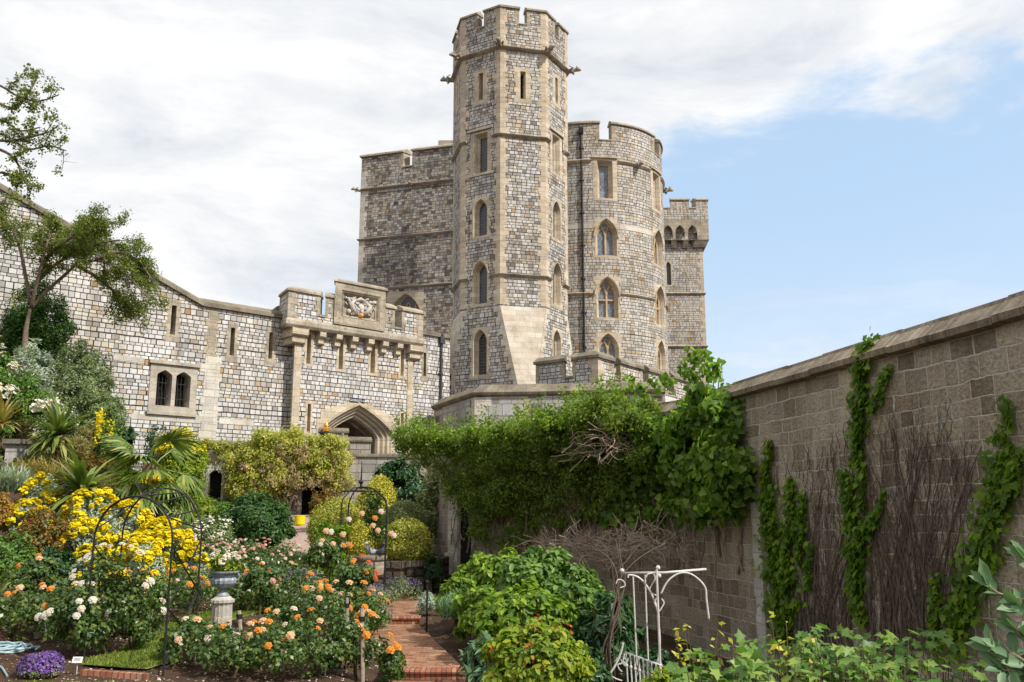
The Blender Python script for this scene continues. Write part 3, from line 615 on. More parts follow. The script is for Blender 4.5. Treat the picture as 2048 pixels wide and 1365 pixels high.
# battered base: two square faces with broach stops
m = MB(); mp = MB(); ext = S8 / math.sqrt(2) * .62; mq = []
for k in (1, 3, 5, 7):
    fp = PM([OCT.p[k], OCT.p[k + 1]]); hs = []
    if k in (3, 5):
        pxm, a, b = (965, 655, 757) if k == 3 else (1117, 658, 745)
        hs.append(window(fp, ot, (S8 / 2 - .72, S8 / 2 + .72, zO(pxm, b), zO(pxm, a)), 'lancet', fw=.68, gw=.46, depth=.45, hood=False, tooth=.1))
    if k == 3:
        zz_ = zO(990, 768); hs.append(window(fp, ot, (-1.35, -.35, zz_ - .25, zz_ + .95), 'rect', fw=.35, gw=.25, depth=.4, hood=False, glass=M_VOID, tooth=0.05, fh=.8, frame='arrow_slit'))
    m.wall(fp, [(-ext, z_base - 3), (S8 + ext, z_base - 3), (S8 + ext, z_base), (S8, z_br), (0, z_br), (-ext, z_base)], hs)
    a = fp(S8 + ext, z_base - 3); n_ = (k + 2) % 8; fp2 = PM([OCT.p[n_], OCT.p[n_ + 1]]); c = fp2(-ext, z_base - 3)
    t0 = fp(S8, z_br); t1 = fp2(0, z_br); b0 = fp(S8 + ext, z_base); b1 = fp2(-ext, z_base); L_ = (Vector(c) - Vector(a)).length
    mp.v += [a, c, b1, b0, t1, t0]; i = len(mp.v) - 6
    mp.f += [[i, i + 1, i + 2, i + 3], [i + 3, i + 2, i + 4, i + 5]]; mp.uv += [[(0, z_base - 3), (L_, z_base - 3), (L_, z_base), (0, z_base)], [(0, z_base), (L_, z_base), (S8, z_br), (0, z_br)]]
    # toothed dressing either side of the broach
    for e0, e1, sg_ in ((S8, S8 + ext, -1), (0, -ext, 1)):
        nst = 14
        for q in range(nst):
            f0 = q / nst; f1 = (q + 1) / nst; zz0 = z_base + (z_br - z_base) * f0; zz1 = z_base + (z_br - z_base) * f1
            x = e1 + (e0 - e1) * f0; x2 = e1 + (e0 - e1) * f1; ww = (.55 if q % 2 else .32)
            pts_ = [(x + sg_ * ww, zz0 + .01), (x, zz0 + .01), (x2, zz1 - .01), (x + sg_ * ww, zz1 - .01)]
            mp.f.append([mp.vert(fp(u_, v_, .015)) for u_, v_ in pts_]); mp.uv.append(pts_)
m.build('wall', M_TOWER, ot); mp.build('broach', stone('broach_ashlar', [(0.44, 0.37, 0.28), (0.60, 0.53, 0.44), (0.66, 0.61, 0.53)], joint=.12), ot)
zt_ = zO(1005, 46)
for z0, z1, dd, hs in ((z_br, z_s1, d1, H1), (z_s1, z_s2, d2, H2), (z_s2, z_s3, d3, H3), (z_s3, zt_, d3 + .06, [])):
    hh = [h for h in H1 + H2 + H3 if min(p[1] for p in h) < z1 and max(p[1] for p in h) > z0]
    cut = []
    for h in hh:
        cut.append([(p[0], min(max(p[1], z0 + .001), z1 - .001)) for p in h])
    m = MB(); m.wall(OCT, [(.001, z0), (OCT.len - .001, z0), (OCT.len - .001, z1), (.001, z1)], cut, dd); m.build('wall', M_TOWER, ot)
for k in range(0, 8):
    for z0, z1, dd in ((z_br, z_s1, d1), (z_s1, z_s2, d2), (z_s2, z_s3, d3), (z_s3, zt_, d3 + .06)):
        if k in (2, 3, 4, 5, 6): quoins(OCT, uF[k], z0 + .1, z1 - .05, ot, M_TAN, .48, .32, .40, d=dd + .018)
for z_, o_ in ((z_s1, .20), (z_s2, .22), (z_s3, .26)):
    m = MB(); dd = {z_s1: d1, z_s2: d2, z_s3: d3}[z_]
    hs = [h for h in H1 + H2 if min(p[0] for p in h) >= 0 and min(p[1] for p in h) - .1 < z_ < max(p[1] for p in h) + .1]
    cuts = sorted((min(p[0] for p in h) - .18, max(p[0] for p in h) + .18) for h in hs); u_ = 0
    for a, b in cuts + [(OCT.len, OCT.len)]:
        if a - u_ > .05: m.prof(OCT, u_, a, [(x + dd, y) for x, y in STRING(z_ - .14, o_, .30)])
        u_ = b
    m.build('string_course', M_BROWN, ot)
for k in (2, 3, 4, 5, 6):
    p = OCT(uF[k], z_s3 + .05, d3 + .1); n_ = Vector((p[0] - oc.x, p[1] - oc.y, 0)); gargoyle(p, n_, ot, .95)
TOPV = zO(1003, 18); sp = []
for k in range(8):
    sp.append((uF[k] - 1.18, uF[k] + 1.18))
sp = sorted((max(0.0, a), b) for a, b in sp if a > 0) + [(0.0, 1.18), (OCT.len - 1.18, OCT.len - .001)]
battlement(OCT, ot, [(a, b, TOPV) for a, b in sorted(sp)], zO(1060, 55), M_TOWER, M_BROWN, th=.5, d=d3 + .06, cap_h=.36, cap_out=.11, quo=.30)
for k in (2, 3, 4, 5, 6): quoins(OCT, uF[k], zO(1060, 55), TOPV - .05, ot, M_TAN, .40, .32, .4, d=d3 + .08)
m = MB(); m.lathe((oc.x, oc.y, zt_ - .6), [(RO * .93, 0), (RO * .93, .1)], 8); m.build('roof', M_LEAD, ot)

# ================================================================ round tower
RY = 66.0; rc = W(1178, 500, RY); RR = 149 * 68.6 / 1800
rth = [R(a) for a in range(-110, 116, 5)]
RT = PM([(rc.x + RR * math.sin(a), rc.y - RR * math.cos(a)) for a in rth])
rt = thing('round_tower', 'broad round stone tower with arched windows right behind the octagonal tower', 'tower', (rc.x, rc.y, 0))
zR = lambda px, py: RT.uv(px, py)[1]
uR_ = lambda deg: RT.len * (deg + 110) / 225.0
u_w = uat(RT, 1213, 500)
deg_w = u_w / RT.len * 225 - 110
holes = []
def rrect(u, w_, pxm, t, b): return (u - w_ / 2, u + w_ / 2, zR(pxm, b), zR(pxm, t))
side = uR_(deg_w + 50)
for u_, pxm, top_ in ((u_w, 1213, True), (side, 1290, False)):
    holes.append(window(RT, rt, rrect(u_, 1.75, 1213, 317, 402), 'rect', fw=.64, gw=.40, depth=.5, glass=M_GLASB if top_ else M_GLASS, tooth=.0))
    holes.append(window(RT, rt, rrect(u_, 1.95, 1213, 437, 516), 'lancet', fw=.78, gw=.60, depth=.45, lights=2, glass=M_GLASB if top_ else M_GLASS))
    holes.append(window(RT, rt, rrect(u_, 1.95, 1213, 553, 641), 'lancet', fw=.78, gw=.60, depth=.45, lights=2, transom=True, glass=M_GLASB if top_ else M_GLASS))
    holes.append(window(RT, rt, rrect(u_, 2.0, 1213, 664, 742), 'lancet', fw=.74, gw=.58, depth=.45, lights=2, glass=M_GLASB if top_ else M_GLASS, hood=False))
zb, ztop = zR(1213, 775) - 3, zR(1185, 281)
m = MB(); m.wall(RT, [(0, zb), (RT.len, zb), (RT.len, ztop), (0, ztop)], holes); m.build('wall', M_ROUND, rt)
def band(pm, parent, v, prof_fn, mat, gaps, name='string_course', lo=0, hi=None):
    m = MB(); u_ = lo; hi = hi or pm.len
    for a, b in sorted(gaps) + [(hi, hi)]:
        if a - u_ > .05: m.prof(pm, u_, a, prof_fn(v))
        u_ = max(u_, b)
    return m.build(name, mat, parent)
gp = [(u_w - 1.0, u_w + 1.0), (side - 1.0, side + 1.0)]
band(RT, rt, zR(1160, 327), lambda v: STRING(v, .18, .32), M_TAN, gp); band(RT, rt, zR(1160, 592), lambda v: STRING(v, .16, .28), M_TAN, gp)
band(RT, rt, zR(1160, 458), lambda v: [(-.02, v), (.02, v), (.02, v + .42), (-.02, v + .42)], M_PALE, gp, 'stone_band')
uc1, uc2 = uat(RT, 1199, 300), uat(RT, 1224, 300); ug = uat(RT, 1309, 310)
battlement(RT, rt, [(0, uc1, zR(1185, 247)), (uc2, ug, zR(1185, 247)), (ug + 1.0, ug + 5.2, zR(1185, 247)), (ug + 6.2, RT.len, zR(1185, 247))], ztop, M_ROUND, M_BROWN, th=.6, cap_h=.36, cap_out=.12, quo=.40)
p = RT(uat(RT, 1274, 345), zR(1160, 327) + .1, .05); gargoyle(p, RT.nrm(uat(RT, 1274, 345)), rt, .75)
p = RT(uR_(92), zR(1160, 327) + .1, .05); gargoyle(p, RT.nrm(uR_(92)), rt, 1.0)
pipe(RT, uat(RT, 1166, 500), zR(1166, 720), zR(1166, 255), rt, M_IRON)
m = MB(); m.lathe((rc.x, rc.y, ztop - .5), [(RR * .95, 0), (RR * .95, .1)], 32); m.build('roof', M_LEAD, rt)

# ================================================================ square block on the left of the tower
a_ = W(720, 430, 68.0); BD = Vector((3.3, -1.0)).normalized(); BL = PM([(a_.x, a_.y), (a_.x + BD.x * 14, a_.y + BD.y * 14)])
bk = thing('square_tower', 'dark broad square stone tower half hidden behind the octagonal tower', 'tower', (*BL(3, 0)[:2], 0))
zB = lambda px, py: zat(BL, px, py)
BLP = PM([BL(0, 0, -11)[:2], BL.p[0], BL.p[1], BL(14, 0, -11)[:2]]); o_ = BLP.u[1]
ub = lambda px, py: uat(BL, px, py) + o_
hole = window(BLP, bk, (ub(770, 600), ub(852, 600), zB(810, 690), zB(810, 583)), 'lancet', fw=.80, gw=.70, depth=.4, lights=3, hood=False, tooth=.2)
zt2, zb2 = zB(722, 345), -2.0
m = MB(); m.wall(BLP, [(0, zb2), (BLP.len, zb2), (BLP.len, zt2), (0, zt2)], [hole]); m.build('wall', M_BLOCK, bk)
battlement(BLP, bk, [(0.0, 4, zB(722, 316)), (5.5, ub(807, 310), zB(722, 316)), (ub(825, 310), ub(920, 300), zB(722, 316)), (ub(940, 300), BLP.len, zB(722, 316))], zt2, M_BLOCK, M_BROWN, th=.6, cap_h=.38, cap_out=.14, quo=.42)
m = MB(); q = BLP(ub(852, 300), zB(722, 316), -3); m.hexa((q[0], q[1], q[2] + .55), (1.4, 1.4, 2.2)); m.build('chimney', M_BROWN, bk)
for y_ in (384, 484, 585):
    band(BLP, bk, zB(722, y_), lambda v: STRING(v, .16, .28), M_BROWN, [])
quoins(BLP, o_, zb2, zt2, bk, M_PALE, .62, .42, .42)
p = BLP(o_ + 4.4, zB(722, 384) + .1, .05); gargoyle(p, BLP.nrm(o_ + 2), bk, .6)
p = BLP(o_, zB(722, 384) + .1, .1); gargoyle(p, Vector((-1, -.3, 0)), bk, .7)

# ================================================================ far machicolated tower
FYD = 82.0; f0 = W(1290, 600, FYD); f1 = W(1409, 600, FYD); fd = 118 / 1800 * 86
FT = PM([(f0.x, f0.y + 8), (f0.x, f0.y), (f1.x, f1.y), (f1.x + .6, f1.y + 8)])
ft = thing('far_tower', 'slender square tower with corbelled battlements at the far right', 'tower', ((f0.x + f1.x) / 2, f0.y, 0))
zF = lambda px, py: zat(FT, px, py); uFf = lambda px, py: uat(FT, px, py)
h1 = window(FT, ft, (uFf(1330, 545), uFf(1344, 545), zF(1370, 574), zF(1370, 522)), 'lancet', fw=.75, gw=.6, depth=.3, hood=False, tooth=0)
zp0, zp1 = zF(1370, 493), zF(1370, 452)
m = MB(); m.wall(FT, [(0, -2), (FT.len, -2), (FT.len, zp1 + .5), (0, zp1 + .5)], [h1]); m.build('wall', M_ROUND, ft)
quoins(FT, FT.u[2], -1, zp0, ft, M_TAN, .50, .3, .42)
for y_ in (591, 697): band(FT, ft, zF(1370, y_), lambda v: STRING(v, .16, .3), M_BROWN, [])
FP = PM([(f0.x - .5, f0.y + 8), (f0.x - .5, f0.y - .55), (f1.x + .55, f1.y - .55), (f1.x + 1.1, f1.y + 8)])
zq = lambda px, py: zat(FP, px, py); uq = lambda px, py: uat(FP, px, py)
vb, vm = zq(1370, 480), zq(1370, 440); m = MB(); hs = []
for c_ in (1336, 1360, 1385): hs.append(opening('lancet', uq(c_, 460), vb - .5, .86, zq(1370, 451) - vb + .5))
m.wall(FP, [(0, vb), (FP.len, vb), (FP.len, vm), (0, vm)], [[(p[0], max(p[1], vb)) for p in h] for h in hs])
m.prof(FP, 0, FP.len, [(-.55, vb - .01), (0, vb - .01)], closed=False)
for h in hs: m.loft(FP, [(h[2:], 0), (h[2:], -.5)], closed=False)
m.prof(FP, FP.u[2] - 1.3, FP.len, [(-.5, zq(1370, 493)), (-.3, zq(1370, 493)), (-.2, zq(1370, 489)), (-.02, vb), (-.5, vb)])
for c_ in (1348, 1373): u_ = uq(c_, 480); m.prof(FP, u_ - .25, u_ + .25, [(-.5, vb - .7), (-.35, vb - .7), (-.2, vb - .4), (-.02, vb), (-.5, vb)])
m.build('machicolation', M_BROWN, ft)
vt = zq(1370, 417)
m = MB(); m.wall(FP, [(0, vm), (FP.len, vm), (FP.len, vt), (0, vt)]); m.build('wall', M_ROUND, ft)
battlement(FP, ft, [(0, 3, zq(1360, 401)), (4, FP.u[1] + .9, zq(1360, 401)), (uq(1341, 410), uq(1378, 410), zq(1360, 401)), (uq(1392, 410), FP.u[2] + 2.2, zq(1360, 401)), (FP.u[2] + 3.4, FP.len, zq(1360, 401))], vt, M_ROUND, M_BROWN, th=.5, cap_h=.3, cap_out=.1, quo=.35)
window(FP, ft, (uq(1354, 415), uq(1364, 415), zq(1360, 428), zq(1360, 406)), 'rect', fw=.4, gw=.35, depth=.4, hood=False, glass=M_GLASB, tooth=0, frame='arrow_slit')
quoins(FP, FP.u[2], vm, vt, ft, M_TAN, .5, .3, .4)
m = MB(); m.hexa(((f0.x + f1.x) / 2, f0.y + 4, vt - .5), (abs(f1.x - f0.x), 8, .1)); m.build('roof', M_LEAD, ft)

# ================================================================ terrace wall below the octagonal tower
t0 = W(868, 800, 52.6); t1 = W(950, 770, 46.5); t2 = W(1062, 770, 46.2); t3 = W(1330, 775, 45.2)
TW = PM([(t0.x, t0.y), (t1.x, t1.y), (t2.x, t2.y), (t3.x, t3.y)])
te = thing('terrace_wall', 'low terrace wall of big grey blocks with sloped coping below the towers', 'wall', (t1.x, t1.y, 0))
zT = zat(TW, 1000, 790); zC_ = zat(TW, 1000, 767)
m = MB(); m.wall(TW, [(0, -4), (TW.len, -4), (TW.len, zT + .1), (0, zT + .1)]); m.build('wall', M_TERR, te)
m = MB(); h_ = zC_ - zT; m.prof(TW, 0, TW.len, [(-1.2, zT - .1), (.02, zT - .1), (.14, zT), (.18, zT + .12), (.14, zT + .16), (-.45, zC_), (-1.2, zC_)]); m.build('coping', M_COPE, te)
quoins(TW, TW.u[1], -2, zT - .12, te, M_PALE, .75, .5, .48)
m = MB(); k = 0; v_ = -2.0
while v_ < zT - .5: m.box(TW, TW.u[2] - (.85 if k % 2 else .35), TW.u[2] - .02, v_, v_ + .6, -.05, .02); v_ += .61; k += 1
m.build('quoin', M_TAN, te)
# stepped battlement standing on it, turning a corner and running away to the right
b0 = W(1072, 745, 49.0); b1 = W(1196, 740, 46.6); b2 = W(1440, 770, 60.0)
TB = PM([(b0.x, b0.y), (b1.x, b1.y), (b2.x, b2.y)])
tb = thing('terrace_battlement', 'stepped battlemented parapet on the terrace in front of the round tower', 'wall', (b1.x, b1.y, 0))
zt3 = zat(TB, 1190, 716); zl3 = zat(TB, 1196, 752); ue = TB.u[1]
uu_ = lambda px, py=740: uat(TB, px, py)
m = MB(); m.wall(TB, [(0, zl3 - 6), (TB.len, zl3 - 6), (TB.len, zl3), (0, zl3)]); m.box(TB, 0, TB.len, zl3 - .02, zl3, -.6, 0); m.build('wall', M_GATE, tb)
sp = [(0, uu_(1129), zt3), (uu_(1145), uu_(1228), zt3)]
x = uu_(1241)
while x < TB.len - 1: sp.append((x, min(x + 2.6, TB.len), zt3)); x += 3.35
battlement(TB, tb, sp, zl3, M_GATE, M_COPE, th=.5, cap_h=.42, cap_out=.14, quo=.30)
quoins(TB, ue, zl3 - 3, zt3, tb, M_TAN, .6, .4, .4)
m = MB(); zs_ = zat(TB, 1200, 775); m.prof(TB, ue, TB.len, [(0, zs_ - .25), (.12, zs_ - .15), (.14, zs_), (0, zs_ + .35)]); m.build('string_course', M_PALE, tb)
# ================================================================ ground, path, garden walls
def interp(v, tab): return np.interp(v, [t[0] for t in tab], [t[1] for t in tab])
BASEZ = [(0, -2.8), (12, -2.62), (15.3, -2.52), (21.6, -2.40), (28, -2.3), (36, -1.1), (43, -0.05), (60, 0.5), (90, 1.0)]
PATHX = [(8, 0.35), (13, -0.85), (15.3, -1.40), (21.6, -2.78), (28, -3.25), (34, -4.6), (44, -9.5)]
def pathz(y): return np.where(y < 15.3, -2.62, np.where(y < 21.6, -2.47, np.where(y < 27.5, -2.32, interp(y, BASEZ) - .0)))
def ground(x, y):
    x = np.asarray(x, float); y = np.asarray(y, float)
    q = -x - (7.5 + 0.04 * y + 0.22 * np.clip(y - 31, 0, 14)); q1 = np.clip(q, 0, 40); q2 = np.clip(q - 6, 0, 4); q3 = np.clip(q - 10, 0, 20)
    z = interp(y, BASEZ) + 0.33 * q1 + 0.15 * q2 ** 2 + 1.2 * q3 * 0.5
    z = z + 0.07 * np.clip(-x - 1, 0, 6) * np.clip((33 - y) / 8, 0, 1) - 0.13 * np.clip(x, 0, 5)
    z = z + 0.05 * np.sin(x * 1.7 + y * .6) * np.cos(y * 1.1 - x * .4) + .02 * np.sin(5.1 * x) * np.sin(4.3 * y)
    px = interp(y, PATHX); near = np.clip(1.35 - np.abs(x - px), 0, .35) / .35
    pz = np.minimum(pathz(y - .35), pathz(y)) - .05
    z = np.where(y < 30, z * (1 - near) + np.minimum(z, pz) * near, z)
    return np.clip(z, -6, 12)
def gz(x, y): return float(ground(x, y))
def gpt(px, Y, py=1200):
    q = W(px, py, Y); z = gz(q.x, Y); k = q.x / (Y * CP + q.z * SP) * (Y * CP + z * SP); return Vector((k, Y, z))
xs = np.concatenate([[-1500, -500, -150, -70], np.arange(-46, 34, .3), [60, 150, 500, 1500]]); ys = np.concatenate([[-1500, -400, -100, -30, -8], np.arange(2, 62, .3), [75, 120, 300, 1000, 2500]])
X_, Y_ = np.meshgrid(xs, ys); Z_ = ground(X_, np.clip(Y_, 0, 90)); far = (np.abs(X_) > 60) | (Y_ > 110) | (Y_ < -5); Z_ = np.where(far, -3.5, Z_)
def gridmesh(name, X, Y, Z, mat, kind=None):
    ny, nx = X.shape; me = bpy.data.meshes.new(name); co_ = np.stack([X, Y, Z], -1).reshape(-1, 3)
    i = (np.arange(ny - 1)[:, None] * nx + np.arange(nx - 1)[None]).ravel(); f = np.stack([i, i + 1, i + nx + 1, i + nx], 1)
    me.from_pydata(co_.tolist(), [], f.tolist()); me.uv_layers.new(name='UVMap'); o = link_mesh(name, me, mat, None, (0, 0, 0), True); BASE[o.name] = Vector((0, 0, 0)); return props(o, kind=kind)
def soilmat():
    m, t, out = newmat('garden_soil'); ob = t.add('ShaderNodeTexCoord').outputs['Object']
    n = t.noise(ob, 1.2, 6, 0.65); f = t.noise(ob, 30, 4, 0.7); c = t.ramp(n, [(0.3, (0.055, 0.033, 0.022)), (0.55, (0.105, 0.066, 0.045)), (0.75, (0.16, 0.11, 0.075))])
    c = t.mix(0.6, c, t.ramp(f, [(0.3, 0.4), (0.65, 1.3)]), 'MULTIPLY')
    vo = t.add('ShaderNodeTexVoronoi', {'Vector': ob, 'Scale': 9.0, 'Randomness': 1.0}); pet = t.math('LESS_THAN', vo.outputs['Distance'], 0.13)
    sel = t.math('GREATER_THAN', t.add('ShaderNodeSeparateXYZ', {0: vo.outputs['Color']}).outputs[0], 0.62)
    c = t.mix(t.math('MULTIPLY', pet, sel), c, (0.55, 0.42, 0.32, 1)); finish(t, out, c, .95, t.math('ADD', f, n), .9, .05, .1); return m
gridmesh('ground', X_, Y_, Z_, soilmat(), 'structure')
# brick path: three levels with bullnosed brick risers
M_PATH = masonry('path_brick', 0.225, 0.085, [(0, (0.24, 0.095, 0.05)), (0.3, (0.40, 0.175, 0.095)), (0.6, (0.47, 0.235, 0.135)), (0.85, (0.50, 0.30, 0.19)), (1, (0.50, 0.37, 0.27))], (0.17, 0.12, 0.085, 1), 0.012, 0.4, wob=.006, jit=.1)
M_STEP = masonry('step_brick', 0.085, 0.30, [(0, (0.28, 0.10, 0.06)), (0.5, (0.44, 0.18, 0.11)), (1, (0.50, 0.27, 0.18))], (0.14, 0.09, 0.07, 1), 0.010, 0.4, wob=.004, jit=.1)
hw = lambda y: float(np.interp(y, [8, 15.3, 21.6, 28], [.68, .66, .62, .55]))
pa = thing('brick_path', 'red brick garden path with two low steps beside the rose bed', 'path', (-1.4, 15.3, -2.62), kind='structure')
for y0, y1, z_ in ((6, 15.3, -2.62), (15.3, 21.6, -2.47), (21.6, 29.5, -2.32)):
    m = MB(); n = 14; prev = None; al = 0
    for k in range(n + 1):
        y = y0 + (y1 - y0) * k / n; x = float(interp(y, PATHX)); h = hw(y)
        row = [(x - h, y, z_), (x + h, y, z_), (x + h, y, z_ - .3), (x - h, y, z_ - .3)]; 
        if prev:
            dl = (y1 - y0) / n
            for a, b in ((0, 1), (1, 2), (2, 3), (3, 0)): m.quad([prev[a], prev[b], row[b], row[a]], [(prev[a][0] - x if a < 2 else prev[a][2], al), (prev[b][0] - x if b < 2 else prev[b][2] + 9, al), (row[b][0] - x if b < 2 else row[b][2] + 9, al + dl), (row[a][0] - x if a < 2 else row[a][2], al + dl)]); 
            al += dl
        prev = row
    m.build('paving', M_PATH, pa)
for y0, z_ in ((15.3, -2.47), (21.6, -2.32)):
    x = float(interp(y0, PATHX)); h = hw(y0) + .05; pm = PM([(x - h, y0 + .03), (x, y0 - .06), (x + h, y0 - .03)])
    m = MB(); m.prof(pm, 0, pm.len, [(-.28, z_ - .2), (.0, z_ - .2), (.0, z_ - .045), (.03, z_ - .04), (.04, z_ - .01), (.02, z_ + .018), (-.02, z_ + .024), (-.28, z_ + .02)]); m.build('step', M_STEP, pa)
# gravel walk up to the retaining wall
m = MB(); M_GRAV = plain('pink_gravel', (0.36, 0.26, 0.22), .95, .35, 40, bump=.6); pr_ = None
for k in range(31):
    y = 29.5 + k * .47; c = float(np.interp(y, [29.5, 34, 38, 43.6], [-3.6, -7.0, -9.0, -10.2])); hwid = np.interp(y, [29.5, 34, 43], [.7, 1.2, 1.7])
    row = [(c + hwid * s_, y, gz(c + hwid * s_, y) + .02) for s_ in (-1, -.5, 0, .5, 1)]
    if pr_: 
        for i in range(4): m.quad([pr_[i], pr_[i + 1], row[i + 1], row[i]])
    pr_ = row
props(m.build('gravel_walk', M_GRAV), kind='structure')
# ---- retaining wall of the upper road, with gothic niche and doorway
rw0 = W(250, 900, 43.2); rw1 = W(905, 900, 46.6); RW = PM([(rw0.x, rw0.y), (rw1.x, rw1.y)])
rw = thing('retaining_wall', 'grey block retaining wall with pointed niche below the gatehouse', 'wall', (*RW(3, 0)[:2], 0))
M_RET = masonry('retaining_block', 0.75, 0.42, [(0, (0.25, 0.235, 0.21)), (0.4, (0.40, 0.38, 0.35)), (0.75, (0.47, 0.45, 0.41)), (1, (0.45, 0.39, 0.31))], (0.12, 0.10, 0.085, 1), 0.016, .5)
ur = lambda px, py=950: uat(RW, px, py); zr = lambda px, py: zat(RW, px, py)
hn = window(RW, rw, (ur(413), ur(449), zr(430, 1030), zr(430, 938)), 'tudor', fw=.72, gw=.66, depth=.5, hood=False, glass=M_VOID, mat=M_PALE, tooth=.05, fh=.94, frame='niche')
dh = [(ur(606), -1.5), (ur(650), -1.5), (ur(650), zr(630, 945)), (ur(606), zr(630, 945))]
ztp = zr(430, 893)
m = MB(); uE = ur(698); zE = zr(760, 914); m.wall(RW, [(0, -2), (RW.len, -2), (RW.len, zE), (uE, zE), (uE, ztp), (0, ztp)], [hn, dh]); m.loft(RW, [(dh, 0), (dh, -.8)]); m.build('wall', M_RET, rw)
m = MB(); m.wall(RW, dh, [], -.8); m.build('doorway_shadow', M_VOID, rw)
m = MB(); m.prof(RW, 0, ur(450), [(-.6, ztp), (.14, ztp), (.16, ztp + .2), (-.25, ztp + .32), (-.6, ztp + .2)]); m.prof(RW, ur(450), uE, [(-.6, ztp - .02), (.14, ztp - .02), (.16, ztp + .18), (-.25, ztp + .30), (-.6, ztp + .18)]); m.prof(RW, uE, RW.len, [(-.6, zE - .02), (.10, zE - .02), (.10, zE + .14), (-.6, zE + .14)]); m.build('coping', M_COPE, rw)
m = MB(); m.box(RW, ur(447), ur(500), zr(470, 920), zr(470, 902), -.05, .12); m.build('stone_band', M_COPE, rw)
m = MB(); m.box(RW, ur(582), ur(604), -1.2, zr(590, 930), -.1, .35); m.build('pier', M_BROWN, rw)
for l, r_, t_, b_, Y, lab in ((640, 696, 866, 900, 46.6, 'low dark road parapet left of the gate arch opening'), (690, 742, 884, 915, 47.4, 'low grey road parapet crossing the gate arch opening')):
    a = W(l, t_, Y); b = W(r_, t_, Y + .4); pm = PM([(a.x, a.y), (b.x, b.y)]); zt_, zb_ = zat(pm, (l + r_) / 2, t_), -.5
    o = thing('road_parapet', lab, 'wall', (a.x, a.y, zb_)); m = MB(); m.box(pm, 0, pm.len, zb_, zt_, -.4, 0); m.build('wall', M_RET, o)
    m = MB(); m.prof(pm, -.05, pm.len + .05, COPING(zt_, .28, .1, .45)); m.build('coping', M_COPE, o)
# ---- tall garden wall on the right, running back and bending behind the vine
gA = W(2048, 700, 11.2); gdv = Vector((-0.2189, 1.0185)).normalized()
def on_w(px, py): q = hit_plane(px, py, (gA.x, gA.y), gdv); return (q.x, q.y)
g_near = (gA.x - gdv.x * 8.5, gA.y - gdv.y * 8.5); g_mid = on_w(1350, 1000); g_end = W(903, 1050, 31.0)
GW = PM([(g_end.x - 1.2, g_end.y + 3.5), (g_end.x, g_end.y), g_mid, g_near]); GWu = lambda px, py: uat(GW, px, py)
gw = thing('garden_wall', 'tall brown ashlar garden wall with heavy sloped coping on the right', 'wall', (gA.x, gA.y, -3.2))
zc1 = zat(GW, 2040, 642); zct = zat(GW, 2040, 577)
m = MB(); m.wall(GW, [(0, -4), (GW.len, -4), (GW.len, zc1 + .05), (0, zc1 + .05)]); m.wall(GW, [(0, -4), (GW.len, -4), (GW.len, zc1 + .05), (0, zc1 + .05)], [], -.55); m.build('wall', M_ASH, gw)
m = MB(); h_ = zct - zc1; uS = GW.u[1]; n = 46; prev = None
cpr = [(-.62, zc1), (.05, zc1 - .0), (.15, zc1 + .02), (.17, zc1 + h_ * .28), (.13, zc1 + h_ * .34), (-.10, zc1 + h_ * .82), (-.13, zc1 + h_ * .84), (-.16, zc1 + h_), (-.40, zc1 + h_), (-.62, zc1 + h_ * .4)]
uu = 0.0
while uu < GW.len:
    L_ = min(random.uniform(.9, 1.35), GW.len - uu); j = random.uniform(-.012, .012)
    m.prof(GW, uu + .004, uu + L_ - .004, [(a, b + j) for a, b in cpr]); uu += L_
m.build('coping', M_COPE2, gw)
m = MB(); k = 0; v_ = -3.4; uq_ = GWu(1522, 1150)
while v_ < zat(GW, 1522, 1005):
    x = .05 if k % 2 else 0; m.box(GW, uq_ - .16 - x, uq_ + .16, v_, v_ + .36, -.05, .05 + .006 * (k % 3)); v_ += .365; k += 1
m.build('quoin', M_PALE, gw)
for px_, w_, tp in ((1093, .36, 1000),):
    u_ = GWu(px_, 1060); m = MB(); m.box(GW, u_ - w_ / 2, u_ + w_ / 2, -3, zat(GW, px_, tp), -.05, .14); m.build('pilaster', M_TAN, gw)
# pale stone door jamb at the far end of the wall
u_ = GW.u[1]; m = MB(); zj0, zj1 = -3.0, zat(GW, 905, 985); m.box(GW, u_ + .05, u_ + .62, zj0, zj1, -.1, .16); m.box(GW, u_ + .10, u_ + .34, zj0, zat(GW, 905, 1105), .1, .30); jb = m.build('door_jamb', M_PALE, gw)
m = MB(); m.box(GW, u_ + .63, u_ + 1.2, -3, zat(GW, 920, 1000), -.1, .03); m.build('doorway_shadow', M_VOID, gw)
quoins(GW, GW.u[1], -3, zc1, gw, M_BROWN, .4, .05, .36)
